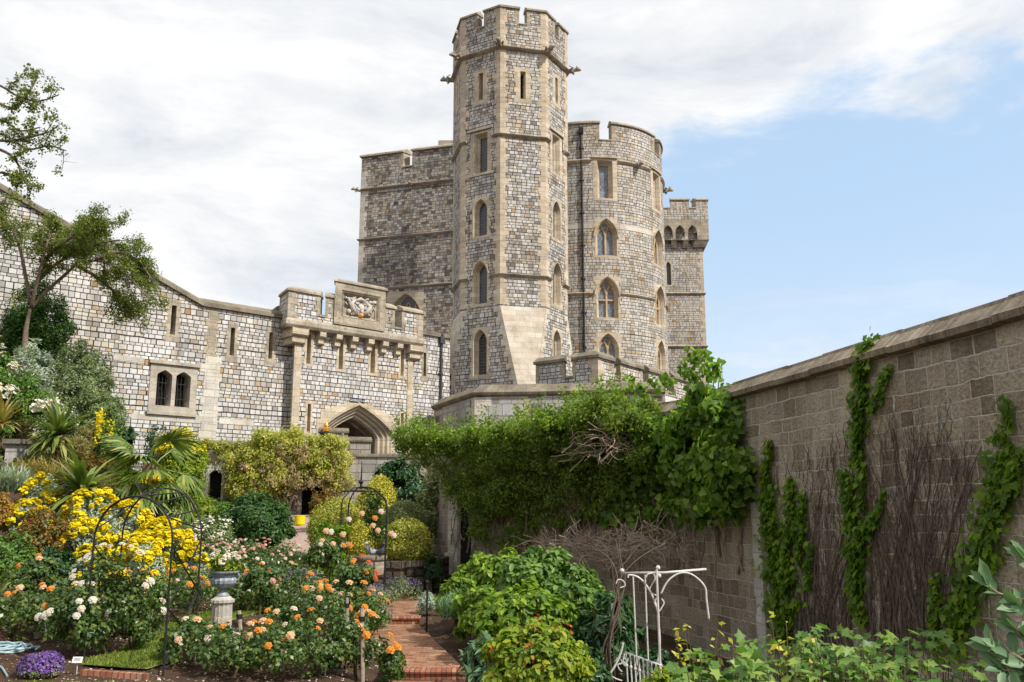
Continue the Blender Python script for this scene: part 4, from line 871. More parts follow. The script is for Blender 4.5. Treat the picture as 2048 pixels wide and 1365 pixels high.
# ================================================================ foliage engine: many small leaf faces in one mesh
TPL = {
 'leaf': ([(0, 0, 0), (.42, -.26, .07), (1, 0, -.06), (.42, .26, .07)], [(0, 1, 2, 3)]),
 'oval': ([(0, 0, 0), (.25, -.24, .06), (.66, -.23, .03), (1, 0, -.08), (.66, .23, .03), (.25, .24, .06)], [(0, 1, 2, 3), (0, 3, 4, 5)]),
 'slim': ([(0, 0, 0), (.45, -.10, .03), (1, 0, -.08), (.45, .10, .03)], [(0, 1, 2, 3)]),
 'ivy': ([(0, 0, 0), (-.05, -.38, .03), (.30, -.30, .05), (.48, -.50, 0), (.62, -.20, .05), (1, 0, -.08), (.62, .20, .05), (.48, .50, 0), (.30, .30, .05), (-.05, .38, .03)], [(0, 1, 2, 3, 4, 5), (0, 5, 6, 7, 8, 9)]),
 'blade': ([(0, -.035, 0), (0, .035, 0), (.35, -.045, .02), (.35, .045, .02), (.7, -.035, -.06), (.7, .035, -.06), (1, 0, -.22)], [(0, 2, 3, 1), (2, 4, 5, 3), (4, 6, 5)]),
 'heart': ([(0, 0, 0), (-.10, -.26, .05), (.18, -.42, .07), (.62, -.26, .03), (1, 0, -.14), (.62, .26, .03), (.18, .42, .07), (-.10, .26, .05)], [(0, 1, 2, 3, 4), (0, 4, 5, 6, 7)]),
 'floret': ([(0, 0, 0), (.5, -.5, .2), (.75, 0, .28), (.5, .5, .2), (0, .72, .2), (-.5, .5, .2), (-.75, 0, .28), (-.5, -.5, .2), (0, -.72, .2)], [(0, 1, 2, 3), (0, 3, 4, 5), (0, 5, 6, 7), (0, 7, 8, 1)]),
}
def nrmz(a): return a / np.maximum(np.linalg.norm(a, axis=1, keepdims=True), 1e-9)
class LM:
    def __init__(s): s.V = []; s.I = []; s.T = []; s.nv = 0
    def add(s, tpl, pos, T, N, size, wid=1.0):
        tv, tf = TPL[tpl]; tv = np.array(tv, float); n = len(pos)
        if n == 0: return
        size = np.broadcast_to(np.asarray(size, float), (n,)); T = nrmz(np.asarray(T, float)); B = nrmz(np.cross(N, T)); Nn = np.cross(T, B)
        v = pos[:, None, :] + size[:, None, None] * (tv[None, :, 0:1] * T[:, None] + wid * tv[None, :, 1:2] * B[:, None] + tv[None, :, 2:3] * Nn[:, None])
        s.V.append(v.reshape(-1, 3)); off = s.nv + np.arange(n)[:, None] * len(tv)
        fl = np.concatenate([np.array(f) for f in tf]); s.I.append((off + fl[None]).ravel()); s.T.append(np.tile([len(f) for f in tf], n)); s.nv += n * len(tv)
    def build(s, name, mat, parent=None, base=None, kind=None):
        V = np.concatenate(s.V); I = np.concatenate(s.I).astype(np.int32); T = np.concatenate(s.T).astype(np.int32)
        if parent is not None: b = np.array(BASE[parent.name])
        else: b = np.array(base if base is not None else ((V[:, 0].min() + V[:, 0].max()) / 2, (V[:, 1].min() + V[:, 1].max()) / 2, V[:, 2].min()))
        me = bpy.data.meshes.new(name); me.vertices.add(len(V)); me.vertices.foreach_set('co', (V - b).astype(np.float32).ravel())
        me.loops.add(len(I)); me.loops.foreach_set('vertex_index', I); me.polygons.add(len(T)); st = np.concatenate([[0], np.cumsum(T)[:-1]]).astype(np.int32)
        me.polygons.foreach_set('loop_start', st); me.polygons.foreach_set('loop_total', T); me.update(); me.validate()
        o = link_mesh(name, me, mat, parent, tuple(b))
        return props(o, kind=kind)
def leafmat(name, stops, transl=0.35, rough=0.45, spec=0.35, tcol=1.25):
    m, t, out = newmat(name); g = t.add('ShaderNodeNewGeometry'); c = t.ramp(g.outputs['Random Per Island'], stops)
    ob = t.add('ShaderNodeTexCoord').outputs['Object']; n = t.noise(ob, 1.4, 3, 0.6); c = t.mix(0.8, c, t.ramp(n, [(0.3, (0.66, 0.70, 0.66)), (0.7, (1.25, 1.2, 1.1))]), 'MULTIPLY')
    b = t.add('ShaderNodeBsdfPrincipled', {'Base Color': c, 'Roughness': rough, 'Specular IOR Level': spec})
    tr = t.add('ShaderNodeBsdfTranslucent', {'Color': t.mix(1.0, c, (tcol, tcol * 1.08, tcol * .55, 1), 'MULTIPLY')})
    mx = t.add('ShaderNodeMixShader', {0: transl, 1: b.outputs[0], 2: tr.outputs[0]}); t.l.new(mx.outputs[0], out.inputs[0]); return m
def rs(n, a, b): return RNG.uniform(a, b, n)
def rdir(n): return nrmz(RNG.normal(size=(n, 3)))
def orient(N, droop=0.0, up=0.0):
    n = len(N); r = RNG.normal(size=(n, 3)); T = np.cross(N, r); T = nrmz(T); T[:, 2] -= droop; T[:, 2] += up; return nrmz(T)
def crown(lm, tpl, c, r, n, size, clumps=60, cs=.26, shell=.55, up=.5, droop=.25, wid=1.0, zmin=-.5, jit=.5, pts=None):
    """leaves in uneven clumps through an ellipsoid's volume"""
    c = np.array(c, float); r = np.array(r if hasattr(r, '__len__') else (r, r, r), float)
    if pts is None:
        d = rdir(clumps * 3); d = d[d[:, 2] > zmin][:clumps]; rad = rs(len(d), shell ** 2, 1.0) ** .5; pts = d * rad[:, None] * r
    pts = np.array(pts, float); w_ = rs(len(pts), .35, 1.0); w_ /= w_.sum(); k = RNG.choice(len(pts), n, p=w_); sc = cs * r.mean() * rs(len(pts), .6, 1.35)
    o = rdir(n) * (rs(n, .15, 1) ** .5)[:, None] * sc[k][:, None]; p = pts[k] + o
    N = nrmz(nrmz(p / r) * .6 + nrmz(o) * .5 + np.array([0, 0, up]) + RNG.normal(size=(n, 3)) * jit)
    lm.add(tpl, c + p, orient(N, droop), N, size * rs(n, .65, 1.3), wid)
    return c + pts
def dome(lm, tpl, c, r, n, size, zmin=-.55, depth=.10, up=.3, jit=.5, lump=.05):
    """a clipped bush: dense leaves in the outer layer of an ellipsoid, with lumps"""
    c = np.array(c, float); r = np.array(r, float); d = rdir(int(n * 1.7)); d = d[d[:, 2] > zmin][:n]; n = len(d)
    k = rdir(9) * 5; ph = rs(9, 0, 6.28); l = np.sin(d @ k.T + ph).mean(1) * 2.2
    rad = (1 + lump * l) * (1 - depth * rs(n, 0, 1) ** 1.5); p = d * rad[:, None] * r; N = nrmz(nrmz(d / r) * 1.0 + np.array([0, 0, up]) + RNG.normal(size=(n, 3)) * jit)
    lm.add(tpl, c + p, orient(N, .1), N, size * rs(n, .7, 1.3))
def core(c, r, name, mat, parent, jit=.12):
    m = MB(); m.blob(c, 1.0, r, 14, 9, jit=jit); return m.build(name, mat, parent)
def stems(base, n, h, spread, rad, mb=None, seg=4):
    mb = mb or MB(); b = Vector(base)
    for k in range(n):
        a = random.uniform(0, 6.283); s_ = random.uniform(.3, 1) * spread; pts = []
        for i in range(seg + 1):
            f = i / seg; pts.append(b + Vector((math.cos(a) * s_ * f ** 1.3 + random.uniform(-.03, .03), math.sin(a) * s_ * f ** 1.3 + random.uniform(-.03, .03), h * f * random.uniform(.9, 1.05) - .05)))
        mb.tube(pts, [rad * (1 - .6 * i / seg) for i in range(seg + 1)], 5)
    return mb
G = lambda *c: [(i / (len(c) - 1), k) for i, k in enumerate(c)]
L_ROSE = leafmat('rose_leaf', G((.035, .085, .022), (.06, .125, .03), (.10, .175, .04), (.20, .24, .05)), .25, .35, .5)
L_VINE = leafmat('vine_leaf', G((.075, .125, .018), (.14, .215, .03), (.235, .325, .05), (.34, .42, .10)), .58)
L_BROAD = leafmat('broad_vine_leaf', G((.07, .145, .018), (.13, .24, .03), (.21, .34, .05), (.31, .43, .09)), .58)
L_IVY = leafmat('ivy_leaf', G((0.072, 0.158, 0.010), (0.129, 0.249, 0.015), (0.187, 0.328, 0.022), (0.316, 0.433, 0.037)), .58)
L_WIST = leafmat('wisteria_leaf', G((.22, .28, .035), (.38, .43, .055), (.52, .50, .09), (.52, .44, .17)), .42)
L_PINK = leafmat('faded_blossom', G((.34, .25, .13), (.46, .34, .21), (.50, .39, .27)), .4)
L_DARK = leafmat('dark_leaf', G((0.016, 0.054, 0.019), (0.030, 0.088, 0.027), (0.054, 0.128, 0.041), (0.081, 0.162, 0.047)), .25, .4, .45)
L_FERN = leafmat('deep_green_leaf', G((.025, .075, .02), (.045, .115, .03), (.075, .165, .04), (.11, .20, .05)), .3)
L_BOX = leafmat('gold_leaf', G((.16, .22, .03), (.34, .38, .045), (.58, .54, .10), (.68, .63, .24)), .35)
L_BOXY = leafmat('bright_gold_leaf', G((.20, .26, .025), (.46, .44, .04), (.66, .57, .07), (.72, .65, .16)), .35)
L_BOXG = leafmat('grey_green_leaf', G((.13, .19, .065), (.23, .29, .11), (.38, .42, .21), (.48, .49, .28)), .3)
L_CYP = leafmat('cypress_leaf', G((.016, .06, .010), (.03, .105, .014), (.065, .17, .02), (.13, .26, .03)), .25)
L_GREY = leafmat('grey_shrub_leaf', G((.115, .175, .075), (.18, .255, .115), (.26, .33, .16), (.32, .37, .17)), .3)
L_SILV = leafmat('silver_leaf', G((0.264, 0.336, 0.276), (0.396, 0.468, 0.408), (0.540, 0.600, 0.540)), .3)
L_MID = leafmat('mid_green_leaf', G((0.046, 0.109, 0.022), (0.091, 0.189, 0.032), (0.152, 0.275, 0.051), (0.228, 0.348, 0.072)), .35)
L_LIME = leafmat('lime_leaf', G((.10, .19, .02), (.18, .29, .025), (.30, .38, .03), (.42, .44, .04)), .42)
L_VINEF = leafmat('young_plant_leaf', G((.08, .18, .04), (.13, .25, .055), (.19, .32, .07), (.30, .38, .08)), .35)
L_HYD = leafmat('hydrangea_leaf', G((0.075, 0.153, 0.017), (0.135, 0.255, 0.023), (0.225, 0.357, 0.034), (0.360, 0.459, 0.056)), .4)
L_RED = leafmat('reddish_leaf', G((.05, .10, .02), (.10, .15, .025), (.20, .17, .03), (.36, .13, .04), (.48, .18, .05)), .35)
L_ORNG = leafmat('orange_leaf', G((.25, .17, .03), (.42, .24, .05), (.55, .32, .06)), .35)
L_TREE = leafmat('tree_leaf', G((.07, .10, .018), (.12, .165, .03), (.19, .235, .045), (.28, .30, .06)), .4)
L_YUC = leafmat('sword_leaf', G((.07, .13, .03), (.15, .22, .05), (.28, .34, .09), (.42, .40, .16)), .25, .35, .4)
L_PALM = leafmat('palm_leaf', G((.06, .12, .02), (.12, .20, .03), (.22, .29, .05), (.42, .40, .14)), .25, .35, .4)
L_TAN = leafmat('tan_grass', G((.26, .19, .07), (.38, .28, .10), (.30, .30, .08), (.46, .34, .17)), .3)
L_OLIVE = leafmat('leathery_leaf', G((.08, .16, .08), (.12, .22, .11), (.18, .30, .16)), .25, .5, .4)
L_GRASS = leafmat('grass_blade', G((.09, .16, .02), (.15, .24, .03), (.24, .31, .05), (.33, .34, .10)), .3)
P = lambda n, *c: leafmat(n, G(*c), .3, .6, .2, 1.0)
F_YEL = P('yellow_petal', (.74, .56, .01), (.84, .68, .015), (.88, .76, .04)); F_WHT = P('white_petal', (.72, .68, .62), (.80, .78, .74), (.82, .72, .66))
F_ORG = P('orange_petal', (.72, .22, .03), (.80, .33, .05), (.82, .42, .10)); F_PCH = P('peach_petal', (.80, .42, .22), (.82, .55, .36), (.80, .62, .48)); F_PNK = P('pink_petal', (.66, .22, .22), (.74, .36, .34), (.78, .52, .48))
F_PUR = P('purple_petal', (.12, .06, .28), (.20, .10, .40), (.30, .18, .50)); F_RED = P('coral_petal', (.70, .10, .05), (.75, .18, .08)); F_LAV = P('lavender_petal', (.12, .09, .25), (.19, .14, .35), (.26, .20, .40)); F_BLSH = P('blush_petal', (.80, .60, .52), (.82, .70, .62), (.82, .76, .70))
M_BARK = plain('bark', (.16, .12, .09), .9, .4, 12, bump=.6); M_STEM = plain('green_brown_stem', (.11, .085, .045), .8, .4, 15); M_TWIG = plain('dry_twig', (.28, .21, .155), .9, .45, 9, bump=.4); M_VSTEM = plain('creeper_stem', (.115, .082, .064), .9, .45, 9, bump=.4)
M_TANG = plain('pale_dry_twig', (.42, .32, .245), .9, .4, 9, bump=.4)
M_DEADP = plain('palm_fibre', (.13, .085, .05), .95, .5, 22, bump=.9)
# ---- rose bloom: cupped petals in four rings
def bloom_mesh(name, mat, seed):
    r = np.random.default_rng(seed); tv = []; tf = []
    for ring, (n, tilt, L, rad, z) in enumerate(((6, 20, .56, .10, 0), (6, 45, .48, .09, .02), (5, 66, .42, .07, .04), (4, 82, .36, .04, .06))):
        for k in range(n):
            a = 2 * math.pi * (k + .5 * ring) / n + r.uniform(-.15, .15); t = R(tilt + r.uniform(-8, 8)); ca, sa = math.cos(a), math.sin(a); b = len(tv)
            for l, w_, bend in ((0, .10, 0), (.5, .30, .03), (.85, .30, .05), (1.0, .14, -.06)):
                d = rad + L * l * math.cos(t) - bend * math.sin(t); zz = z + L * l * math.sin(t) + bend * math.cos(t) - (.05 if l == 1 else 0)
                for s_ in (-1, 1): tv.append((d * ca - s_ * w_ * .8 * sa, d * sa + s_ * w_ * .8 * ca, zz + .03 * (l > .2)))
            for i in range(3): tf.append((b + 2 * i, b + 2 * i + 1, b + 2 * i + 3, b + 2 * i + 2))
    me = bpy.data.meshes.new(name); me.from_pydata([tuple(np.array(v) * .5 * 1.55) for v in tv], [], tf); me.materials.append(mat); return me
BLM = {k: [bloom_mesh('bloom', m_, s_) for s_ in range(3)] for k, m_ in (('orange', F_ORG), ('peach', F_PCH), ('white', F_WHT), ('pink', F_PNK), ('blush', F_BLSH), ('coral', F_RED))}
def bloom(parent, p, n, kind, size):
    o = bpy.data.objects.new('bloom', random.choice(BLM[kind])); COL.objects.link(o); o.parent = parent; o.location = Vector(p) - BASE[parent.name]
    o.rotation_euler = Vector(n).to_track_quat('Z', 'Y').to_euler(); o.scale = (size,) * 3; return o
def rose_bush(px, Y, r, h, kinds, nb, label, leaves=1500, bsz=.13, at=None, z=None, group='rose bushes in the beds', stem=True):
    b = at or gpt(px, Y); 
    t = thing('rose_bush', label, 'rose bush', b, group); lm = LM(); cz = h * .58
    pts = crown(lm, 'leaf', (b.x, b.y, b.z + cz), (r, r, h * .46), leaves, .075, 34, .30, .45, .45, .3, wid=1.25, zmin=-.9)
    lm.build('foliage', L_ROSE, t); stems((b.x, b.y, b.z), 6, h * .8, r * .7, .014).build('stem', M_STEM, t)
    for k in range(nb):
        a = random.uniform(-2.6, .9) if random.random() < .8 else random.uniform(0, 6.28); e = random.uniform(.1, 1.35)
        d = Vector((math.cos(a) * math.cos(e), math.sin(a) * math.cos(e), math.sin(e))); p = Vector((b.x + d.x * r * 1.12, b.y + d.y * r * 1.12, b.z + cz + d.z * h * .56))
        bloom(t, p, d + Vector((0, -.35, .5)), random.choice(kinds), bsz * random.uniform(.75, 1.15))
    return t
# ================================================================ garden plants, left to right, back to front
def shrub(name, label, cat, px, py0, py1, wpx, Y, mat, tpl='leaf', n=4000, size=.09, clumps=70, cs=.26, depth=None, group=None, zmin=-.7, shell=.5, up=.5, droop=.25, jit=.5, core_r=.62, base=None, wid=1.0):
    """a bush whose crown spans the given height band at distance Y"""
    top = W(px, py0, Y); bot = W(px, py1, Y); bot.z = min(bot.z, gz(top.x, Y) - .05); rz = (top.z - bot.z) / 2; rx = wpx / 2 / F * (Y * CP + top.z * SP); ry = depth or rx
    b = Vector((top.x, Y, min(gz(top.x, Y), bot.z))); t = thing(name, label, cat, b, group); lm = LM(); c = (top.x, Y, bot.z + rz)
    crown(lm, tpl, c, (rx * .84, ry * .84, rz * .84), n, size, clumps, cs, shell, up, droop, wid, zmin, jit); f = lm.build('foliage', mat, t)
    stems(b, 6, c[2] - b.z + rz * .3, rx * .5, .03).build('stem', M_STEM, t)
    return t, c, (rx, ry, rz)
def flowers(t, c, r, n, mat, size, clumps=20, cs=.14, shell=.92, name='flowers', zmin=-.2, tpl='floret', pts=None, face=True):
    lm = LM(); d = rdir(clumps * 4)
    if face: d = d[(d[:, 2] > zmin) & (d[:, 1] < .35)][:clumps]
    crown(lm, tpl, c, r, n, size, cs=cs, up=.8, jit=.4, droop=0, pts=(d * np.array(r) * shell) if pts is None else np.array(pts)); return lm.build(name, mat, t, kind='stuff')
def spikes(t, c, r, n, mat, h, name='flower_spikes', tpl='leaf', size=.05, per=16):
    lm = LM(); P_ = []; 
    for k in range(n):
        a = random.uniform(0, 6.28); q = math.sqrt(random.random()); x, y = c[0] + r[0] * q * math.cos(a), c[1] + r[1] * q * math.sin(a); z = c[2] + r[2] * math.sqrt(max(0, 1 - q * q)) * .8
        tx, ty = random.uniform(-.15, .15), random.uniform(-.15, .15)
        for i in range(per): f = i / per; P_.append((x + tx * f * h + random.uniform(-.02, .02), y + ty * f * h, z + h * f))
    P_ = np.array(P_); N = rdir(len(P_)); lm.add(tpl, P_, orient(N), N, size * rs(len(P_), .7, 1.3), 1.3); return lm.build(name, mat, t, kind='stuff')
def rosette(lm, c, n, L, up=(-.3, 1.2), wid=1.0, tpl='blade', droop=.0):
    d = rdir(n * 3); d = d[(d[:, 2] > up[0])][:n]; n = len(d); N = nrmz(np.cross(np.cross(d, np.array([0, 0, 1.0])), d) + 1e-3); N[N[:, 2] < 0] *= -1
    lm.add(tpl, np.array(c, float) + d * .06, d, N, L * rs(n, .7, 1.15), wid)
# ---- trees on the slope
def smooth_pts(pts, k=4):
    P_ = [Vector(p) for p in pts]; out = []
    for i in range(len(P_) - 1):
        a, b, c, d = P_[max(i - 1, 0)], P_[i], P_[i + 1], P_[min(i + 2, len(P_) - 1)]
        for j in range(k):
            t = j / k; out.append(.5 * ((2 * b) + (c - a) * t + (2 * a - 5 * b + 4 * c - d) * t * t + (3 * b - a - 3 * c + d) * t ** 3))
    return out + [P_[-1]]
def grow(mb, tips, pts, rad, lvl, length, n, t0=.35, upb=.02):
    for k in range(n):
        t = t0 + (1 - t0) * (k + random.random()) / n; i = min(int(t * (len(pts) - 1)), len(pts) - 2); p = pts[i]; tan = (pts[i + 1] - p).normalized()
        d = (tan * .8 + Vector((random.gauss(0, 1), random.gauss(0, 1), random.gauss(0, .7))) * .55 + Vector((0, 0, upb))).normalized(); L = length * random.uniform(.6, 1.25); q = [p]
        for j in range(4): d = (d + Vector((random.gauss(0, .22), random.gauss(0, .22), random.gauss(0, .18)))).normalized(); q.append(q[-1] + d * L / 4)
        mb.tube(q, [rad * (1 - .2 * j) for j in range(5)], 4, False)
        if lvl > 0: grow(mb, tips, q, rad * .5, lvl - 1, length * .55, 4, .25, upb)
        else: tips.append(q[-1]); tips.append(q[2]); tips.append(q[3])
def tree(name, label, limbs, Y, rad, twl, ntw, nleaf, size, mat, cs, extra_trunk=None, keep=1.0, tpl='leaf'):
    L3 = []
    for pts in limbs: L3.append(smooth_pts([W(p[0], p[1], Y + (p[2] if len(p) > 2 else 0)) for p in pts]))
    b = L3[0][0].copy(); b.z = gz(b.x, b.y); t = thing(name, label, 'tree', b); mt = MB(); mb = MB(); tips = []
    for k, pts in enumerate(L3):
        n = len(pts); r0 = rad if k == 0 else rad * .55; m_ = mt if k == 0 else mb
        if k == 0: pts = [Vector((b.x, b.y, b.z - .3))] + pts; n += 1
        m_.tube(pts, [max(r0 * (1 - .72 * i / n), .02) for i in range(n)], 7)
        if k: grow(mb, tips, pts, r0 * .28, 1, twl, ntw)
    mt.build('trunk', M_BARK, t, smooth=True); mb.build('branch', M_BARK, t, smooth=True)
    tips = np.array([tuple(q) for q in tips if random.random() < keep]); k = RNG.choice(len(tips), nleaf); o = rdir(nleaf) * (rs(nleaf, 0, 1) ** .6 * cs)[:, None]; N = nrmz(nrmz(o) * .5 + np.array([0, 0, .5]) + RNG.normal(size=(nleaf, 3)) * .6)
    lm = LM(); lm.add(tpl, tips[k] + o, orient(N, .3), N, size * rs(nleaf, .65, 1.3), 1.2); lm.build('crown', mat, t); return t
tree('spreading_tree', 'wind swept spreading tree with bare grey limbs before the sloping curtain wall', [
    [(50, 700), (52, 660), (62, 612)], [(62, 615), (74, 565, -.3), (84, 530, -.5), (92, 495, -.6), (104, 462, -.4)], [(60, 618), (98, 578, .2), (128, 552, .4), (160, 526, .3), (205, 524), (250, 548, -.4), (292, 592, -.6)],
    [(76, 562), (110, 530, .8), (150, 506, 1.0), (195, 488, .9), (240, 480, .7)], [(84, 525), (125, 488, -.7), (165, 456, -.8), (196, 436, -.9)], [(60, 606), (50, 545, .4), (36, 485, .3), (14, 445, .2), (-20, 420, .1)],
    [(150, 530), (196, 556, .8), (238, 592, 1.1), (268, 612, 1.1)], [(190, 520), (235, 505, .2), (272, 520, .2), (305, 560, .2)], [(95, 500), (130, 505, 1.5), (165, 488, 1.8), (218, 452, 1.6)]],
    34.5, .15, .95, 9, 38000, .085, L_TREE, .29)
tree('overhanging_tree', 'tree whose leafy branches reach in against the cloudy sky at the upper left', [
    [(-190, 700), (-170, 480), (-120, 330)], [(-120, 335), (-60, 285), (0, 268), (55, 298), (98, 292), (132, 302)], [(-130, 345), (-70, 220), (-10, 172), (30, 190), (75, 203), (118, 190)], [(-120, 335), (-60, 255), (0, 240), (40, 262), (80, 255)],
    [(-60, 290), (0, 300), (30, 320), (45, 350), (62, 388)], [(-60, 215), (-10, 205), (30, 218), (62, 178), (76, 150)], [(-110, 400), (-50, 370), (0, 345), (22, 355)], [(-50, 275), (10, 282), (60, 275), (105, 262)]],
    27.5, .11, .66, 8, 4600, .095, L_TREE, .16, keep=.6)
# ---- shrubs climbing the slope
t, c, r = shrub('cypress', 'dark green dense conical cypress behind the spreading tree', 'tree', 88, 532, 720, 156, 37.5, L_CYP, 'leaf', 26000, .11, 230, .20, up=.9, droop=-.4, shell=.3)
t, c, r = shrub('grey_shrub', 'tall feathery grey green shrub against the curtain wall', 'shrub', 172, 664, 880, 140, 35.4, L_GREY, 'slim', 19000, .15, 130, .20, up=.6, droop=-.2, wid=1.4)
t, c, r = shrub('grey_shrub', 'second feathery grey green shrub lower and right of the tallest one', 'shrub', 208, 725, 890, 118, 34.2, L_GREY, 'slim', 14000, .14, 100, .20, up=.6, droop=-.2, wid=1.4)
t, c, r = shrub('silver_shrub', 'silvery leaved upright plant left of the grey green shrubs', 'shrub', 66, 655, 800, 100, 33.5, L_SILV, 'slim', 3200, .20, 60, .22, up=.9, droop=-.5, wid=1.2)
t, c, r = shrub('leafy_shrub', 'mid green leafy shrub with white flower heads high on the slope', 'shrub', 52, 735, 900, 170, 32.2, L_MID, 'leaf', 9000, .12, 110, .2)
flowers(t, c, r, 420, F_WHT, .07, pts=[np.array(W(90 + k * 7, 810 + abs(k) * 1.5, 31.0)) - np.array(c) for k in (-2, -1, 0, 1, 2)], cs=.16)
t, c, r = shrub('leafy_shrub', 'green shrub with white blossom at the left edge of the slope', 'shrub', -6, 690, 860, 90, 31.5, L_MID, 'leaf', 4500, .12, 60, .24)
flowers(t, c, r, 520, F_WHT, .09, 14, .2); spikes(t, (c[0] + .2, c[1] - .6, c[2] + .2), (.25, .2, .5), 5, F_YEL, 1.3, 'yellow_flower_spike', size=.13, per=26)
t, c, r = shrub('leafy_shrub', 'green shrub with creamy blossom beside the grey green shrubs', 'shrub', 118, 775, 900, 84, 31.2, L_GREY, 'leaf', 4200, .10, 60, .24); flowers(t, c, r, 200, F_WHT, .06, 10, .18)
t, c, r = shrub('flowering_broom', 'bush with upright yellow flower spikes against the stone wall', 'shrub', 226, 790, 880, 60, 33.6, L_MID, 'leaf', 2200, .10, 40, .26); spikes(t, (c[0] - .1, c[1] - .5, c[2]), (.35, .3, .8), 16, F_YEL, .9, 'yellow_flower_spike', size=.10, per=22)
t, c, r = shrub('broad_leaf_shrub', 'dark broad leaved shrub at the foot of the curtain wall', 'shrub', 242, 822, 905, 62, 34.5, L_DARK, 'oval', 1500, .26, 36, .26)
t, c, r = shrub('small_round_bush', 'small round dark green bush below the twin arched window', 'shrub', 318, 832, 872, 52, 40.5, L_DARK, 'leaf', 2600, .11, 40, .28)
t, c, r = shrub('yellow_shrub', 'bright yellow green shrub behind the palm', 'shrub', 366, 856, 1010, 112, 37.0, L_LIME, 'leaf', 16000, .12, 150, .22); flowers(t, c, r, 700, F_YEL, .07, 46, .16, zmin=.45)
# cabbage palms with drooping flower heads
def sword(name, label, cat, px, pyc, Y, n, L, mat, trunk=None, group=None, up=(-.3, 1), wid=1.0, seeds=()):
    c = W(px, pyc, Y); b = Vector((c.x, c.y, min(gz(c.x, c.y), c.z - .1))); t = thing(name, label, cat, b, group); lm = LM(); rosette(lm, c, n, L, up, wid); lm.build('leaves', mat, t)
    if trunk: m = MB(); m.tube([b - Vector((0, 0, .2)), b.lerp(c, .5) + Vector((.05, 0, 0)), c], [trunk, trunk * .85, trunk * 1.1], 9); m.build('trunk', M_DEADP, t, smooth=True)
    for dx, dy in seeds:
        q = W(px + dx, pyc + dy, Y - .4); lm = LM(); crown(lm, 'slim', q, (.30, .30, .62), 900, .12, 26, .3, .2, -.4, .8, zmin=-1.1); lm.build('seed_head', L_TAN, t)
    return t
sword('cabbage_palm', 'cabbage palm with a fountain of sword leaves and hanging tan seed heads', 'palm', 116, 872, 29.5, 150, 1.25, L_YUC, .13, up=(-.55, 1), seeds=((-34, 34), (12, 36), (48, 22)), wid=1.2)
sword('sword_plant', 'spiky variegated yucca among the yellow flowers', 'yucca', 166, 985, 24.5, 130, 1.35, L_YUC, .1, up=(-.65, 1), wid=1.3)
sword('sword_plant', 'yellowish sword leaved clump at the left edge above the low stone wall', 'yucca', 2, 850, 28.5, 90, 1.1, L_TAN, None, up=(-.2, 1))
sword('sword_plant', 'green sword leaved clump at the left edge beside the orange roses', 'yucca', -12, 1195, 17.0, 60, .8, L_YUC, None, up=(-.2, 1))
# fan palm
def fan_palm(px, pyc, Y):
    c = W(px, pyc, Y); b = Vector((c.x, c.y, min(gz(c.x, c.y), c.z - 1.2))); t = thing('fan_palm', 'fan palm with yellow flower trusses and drooping fronds by the arch', 'palm', b)
    m = MB(); m.tube([b - Vector((0, 0, .3)), b.lerp(c, .6), c + Vector((0, 0, .15))], [.26, .32, .24], 12); m.build('trunk', M_DEADP, t, smooth=True)
    for k in range(26):
        a = k * 2.399; e = random.uniform(-.75, 1.0); d = Vector((math.cos(a) * math.cos(e), math.sin(a) * math.cos(e), math.sin(e))); L = random.uniform(.85, 1.35); hub = c + d * L - Vector((0, 0, .22 * L * math.cos(e)))
        lm = LM(); n = 24; side = Vector((-d.y, d.x, 0)); side = side.normalized() if side.length > .1 else Vector((1, 0, 0)); upv = side.cross(d) * -1
        an = np.linspace(-1.9, 1.9, n); dirs = np.array([tuple((d * math.cos(x) + side * math.sin(x) - Vector((0, 0, .38))).normalized()) for x in an]); N = np.tile(np.array(tuple((d.cross(side)) * (1 if d.cross(side).z > 0 else -1))), (n, 1)) + RNG.normal(size=(n, 3)) * .1
        lm.add('blade', np.tile(np.array(hub), (n, 1)), dirs, N, rs(n, .78, 1.08), 1.1); fr = lm.build('frond', L_PALM, t)
        m = MB(); m.tube([c, c.lerp(hub, .5) + Vector((0, 0, .05)), hub], [.022, .018, .014], 5); m.build('stalk', L_PALM, fr)
    for dx, dy in ((8, 18), (-14, 30), (34, 26), (-40, 36), (22, 38)):
        q = W(px + dx, pyc + dy, Y - .7); lm = LM(); dome(lm, 'leaf', q, (.13, .13, .20), 420, .10, zmin=-1, depth=.5); lm.build('flower_truss', F_YEL, t)
fan_palm(302, 938, 27.5)
# tan grass, silver and yellow daisy bushes, red tipped bushes
def tuft(px, py, wpx, Y, n, L, mat, label, name='ornamental_grass', cat='grass clump', up=.2):
    c = W(px, py, Y); b = Vector((c.x, c.y, gz(c.x, c.y))); t = thing(name, label, cat, b); rx = wpx / 2 / F * Y; k = n; p = np.array(c) + np.stack([rs(k, -rx, rx), rs(k, -.5, .5), rs(k, -.15, .1)], 1); d = rdir(k); d[:, 2] = np.abs(d[:, 2]) + .5; d = nrmz(d); N = nrmz(np.cross(np.cross(d, np.array([0, 0, 1.])), d) + 1e-3)
    lm = LM(); lm.add('blade', p, d, N, L * rs(k, .6, 1.2), .55); lm.build('blades', mat, t); return t
tuft(78, 966, 90, 27.0, 1600, .75, L_TAN, 'tan feathery grass mound below the cabbage palm')
tuft(20, 975, 60, 25.5, 600, .7, L_SILV, 'blue green leafy clump at the left edge above the orange shrub', 'leafy_clump', 'plant')
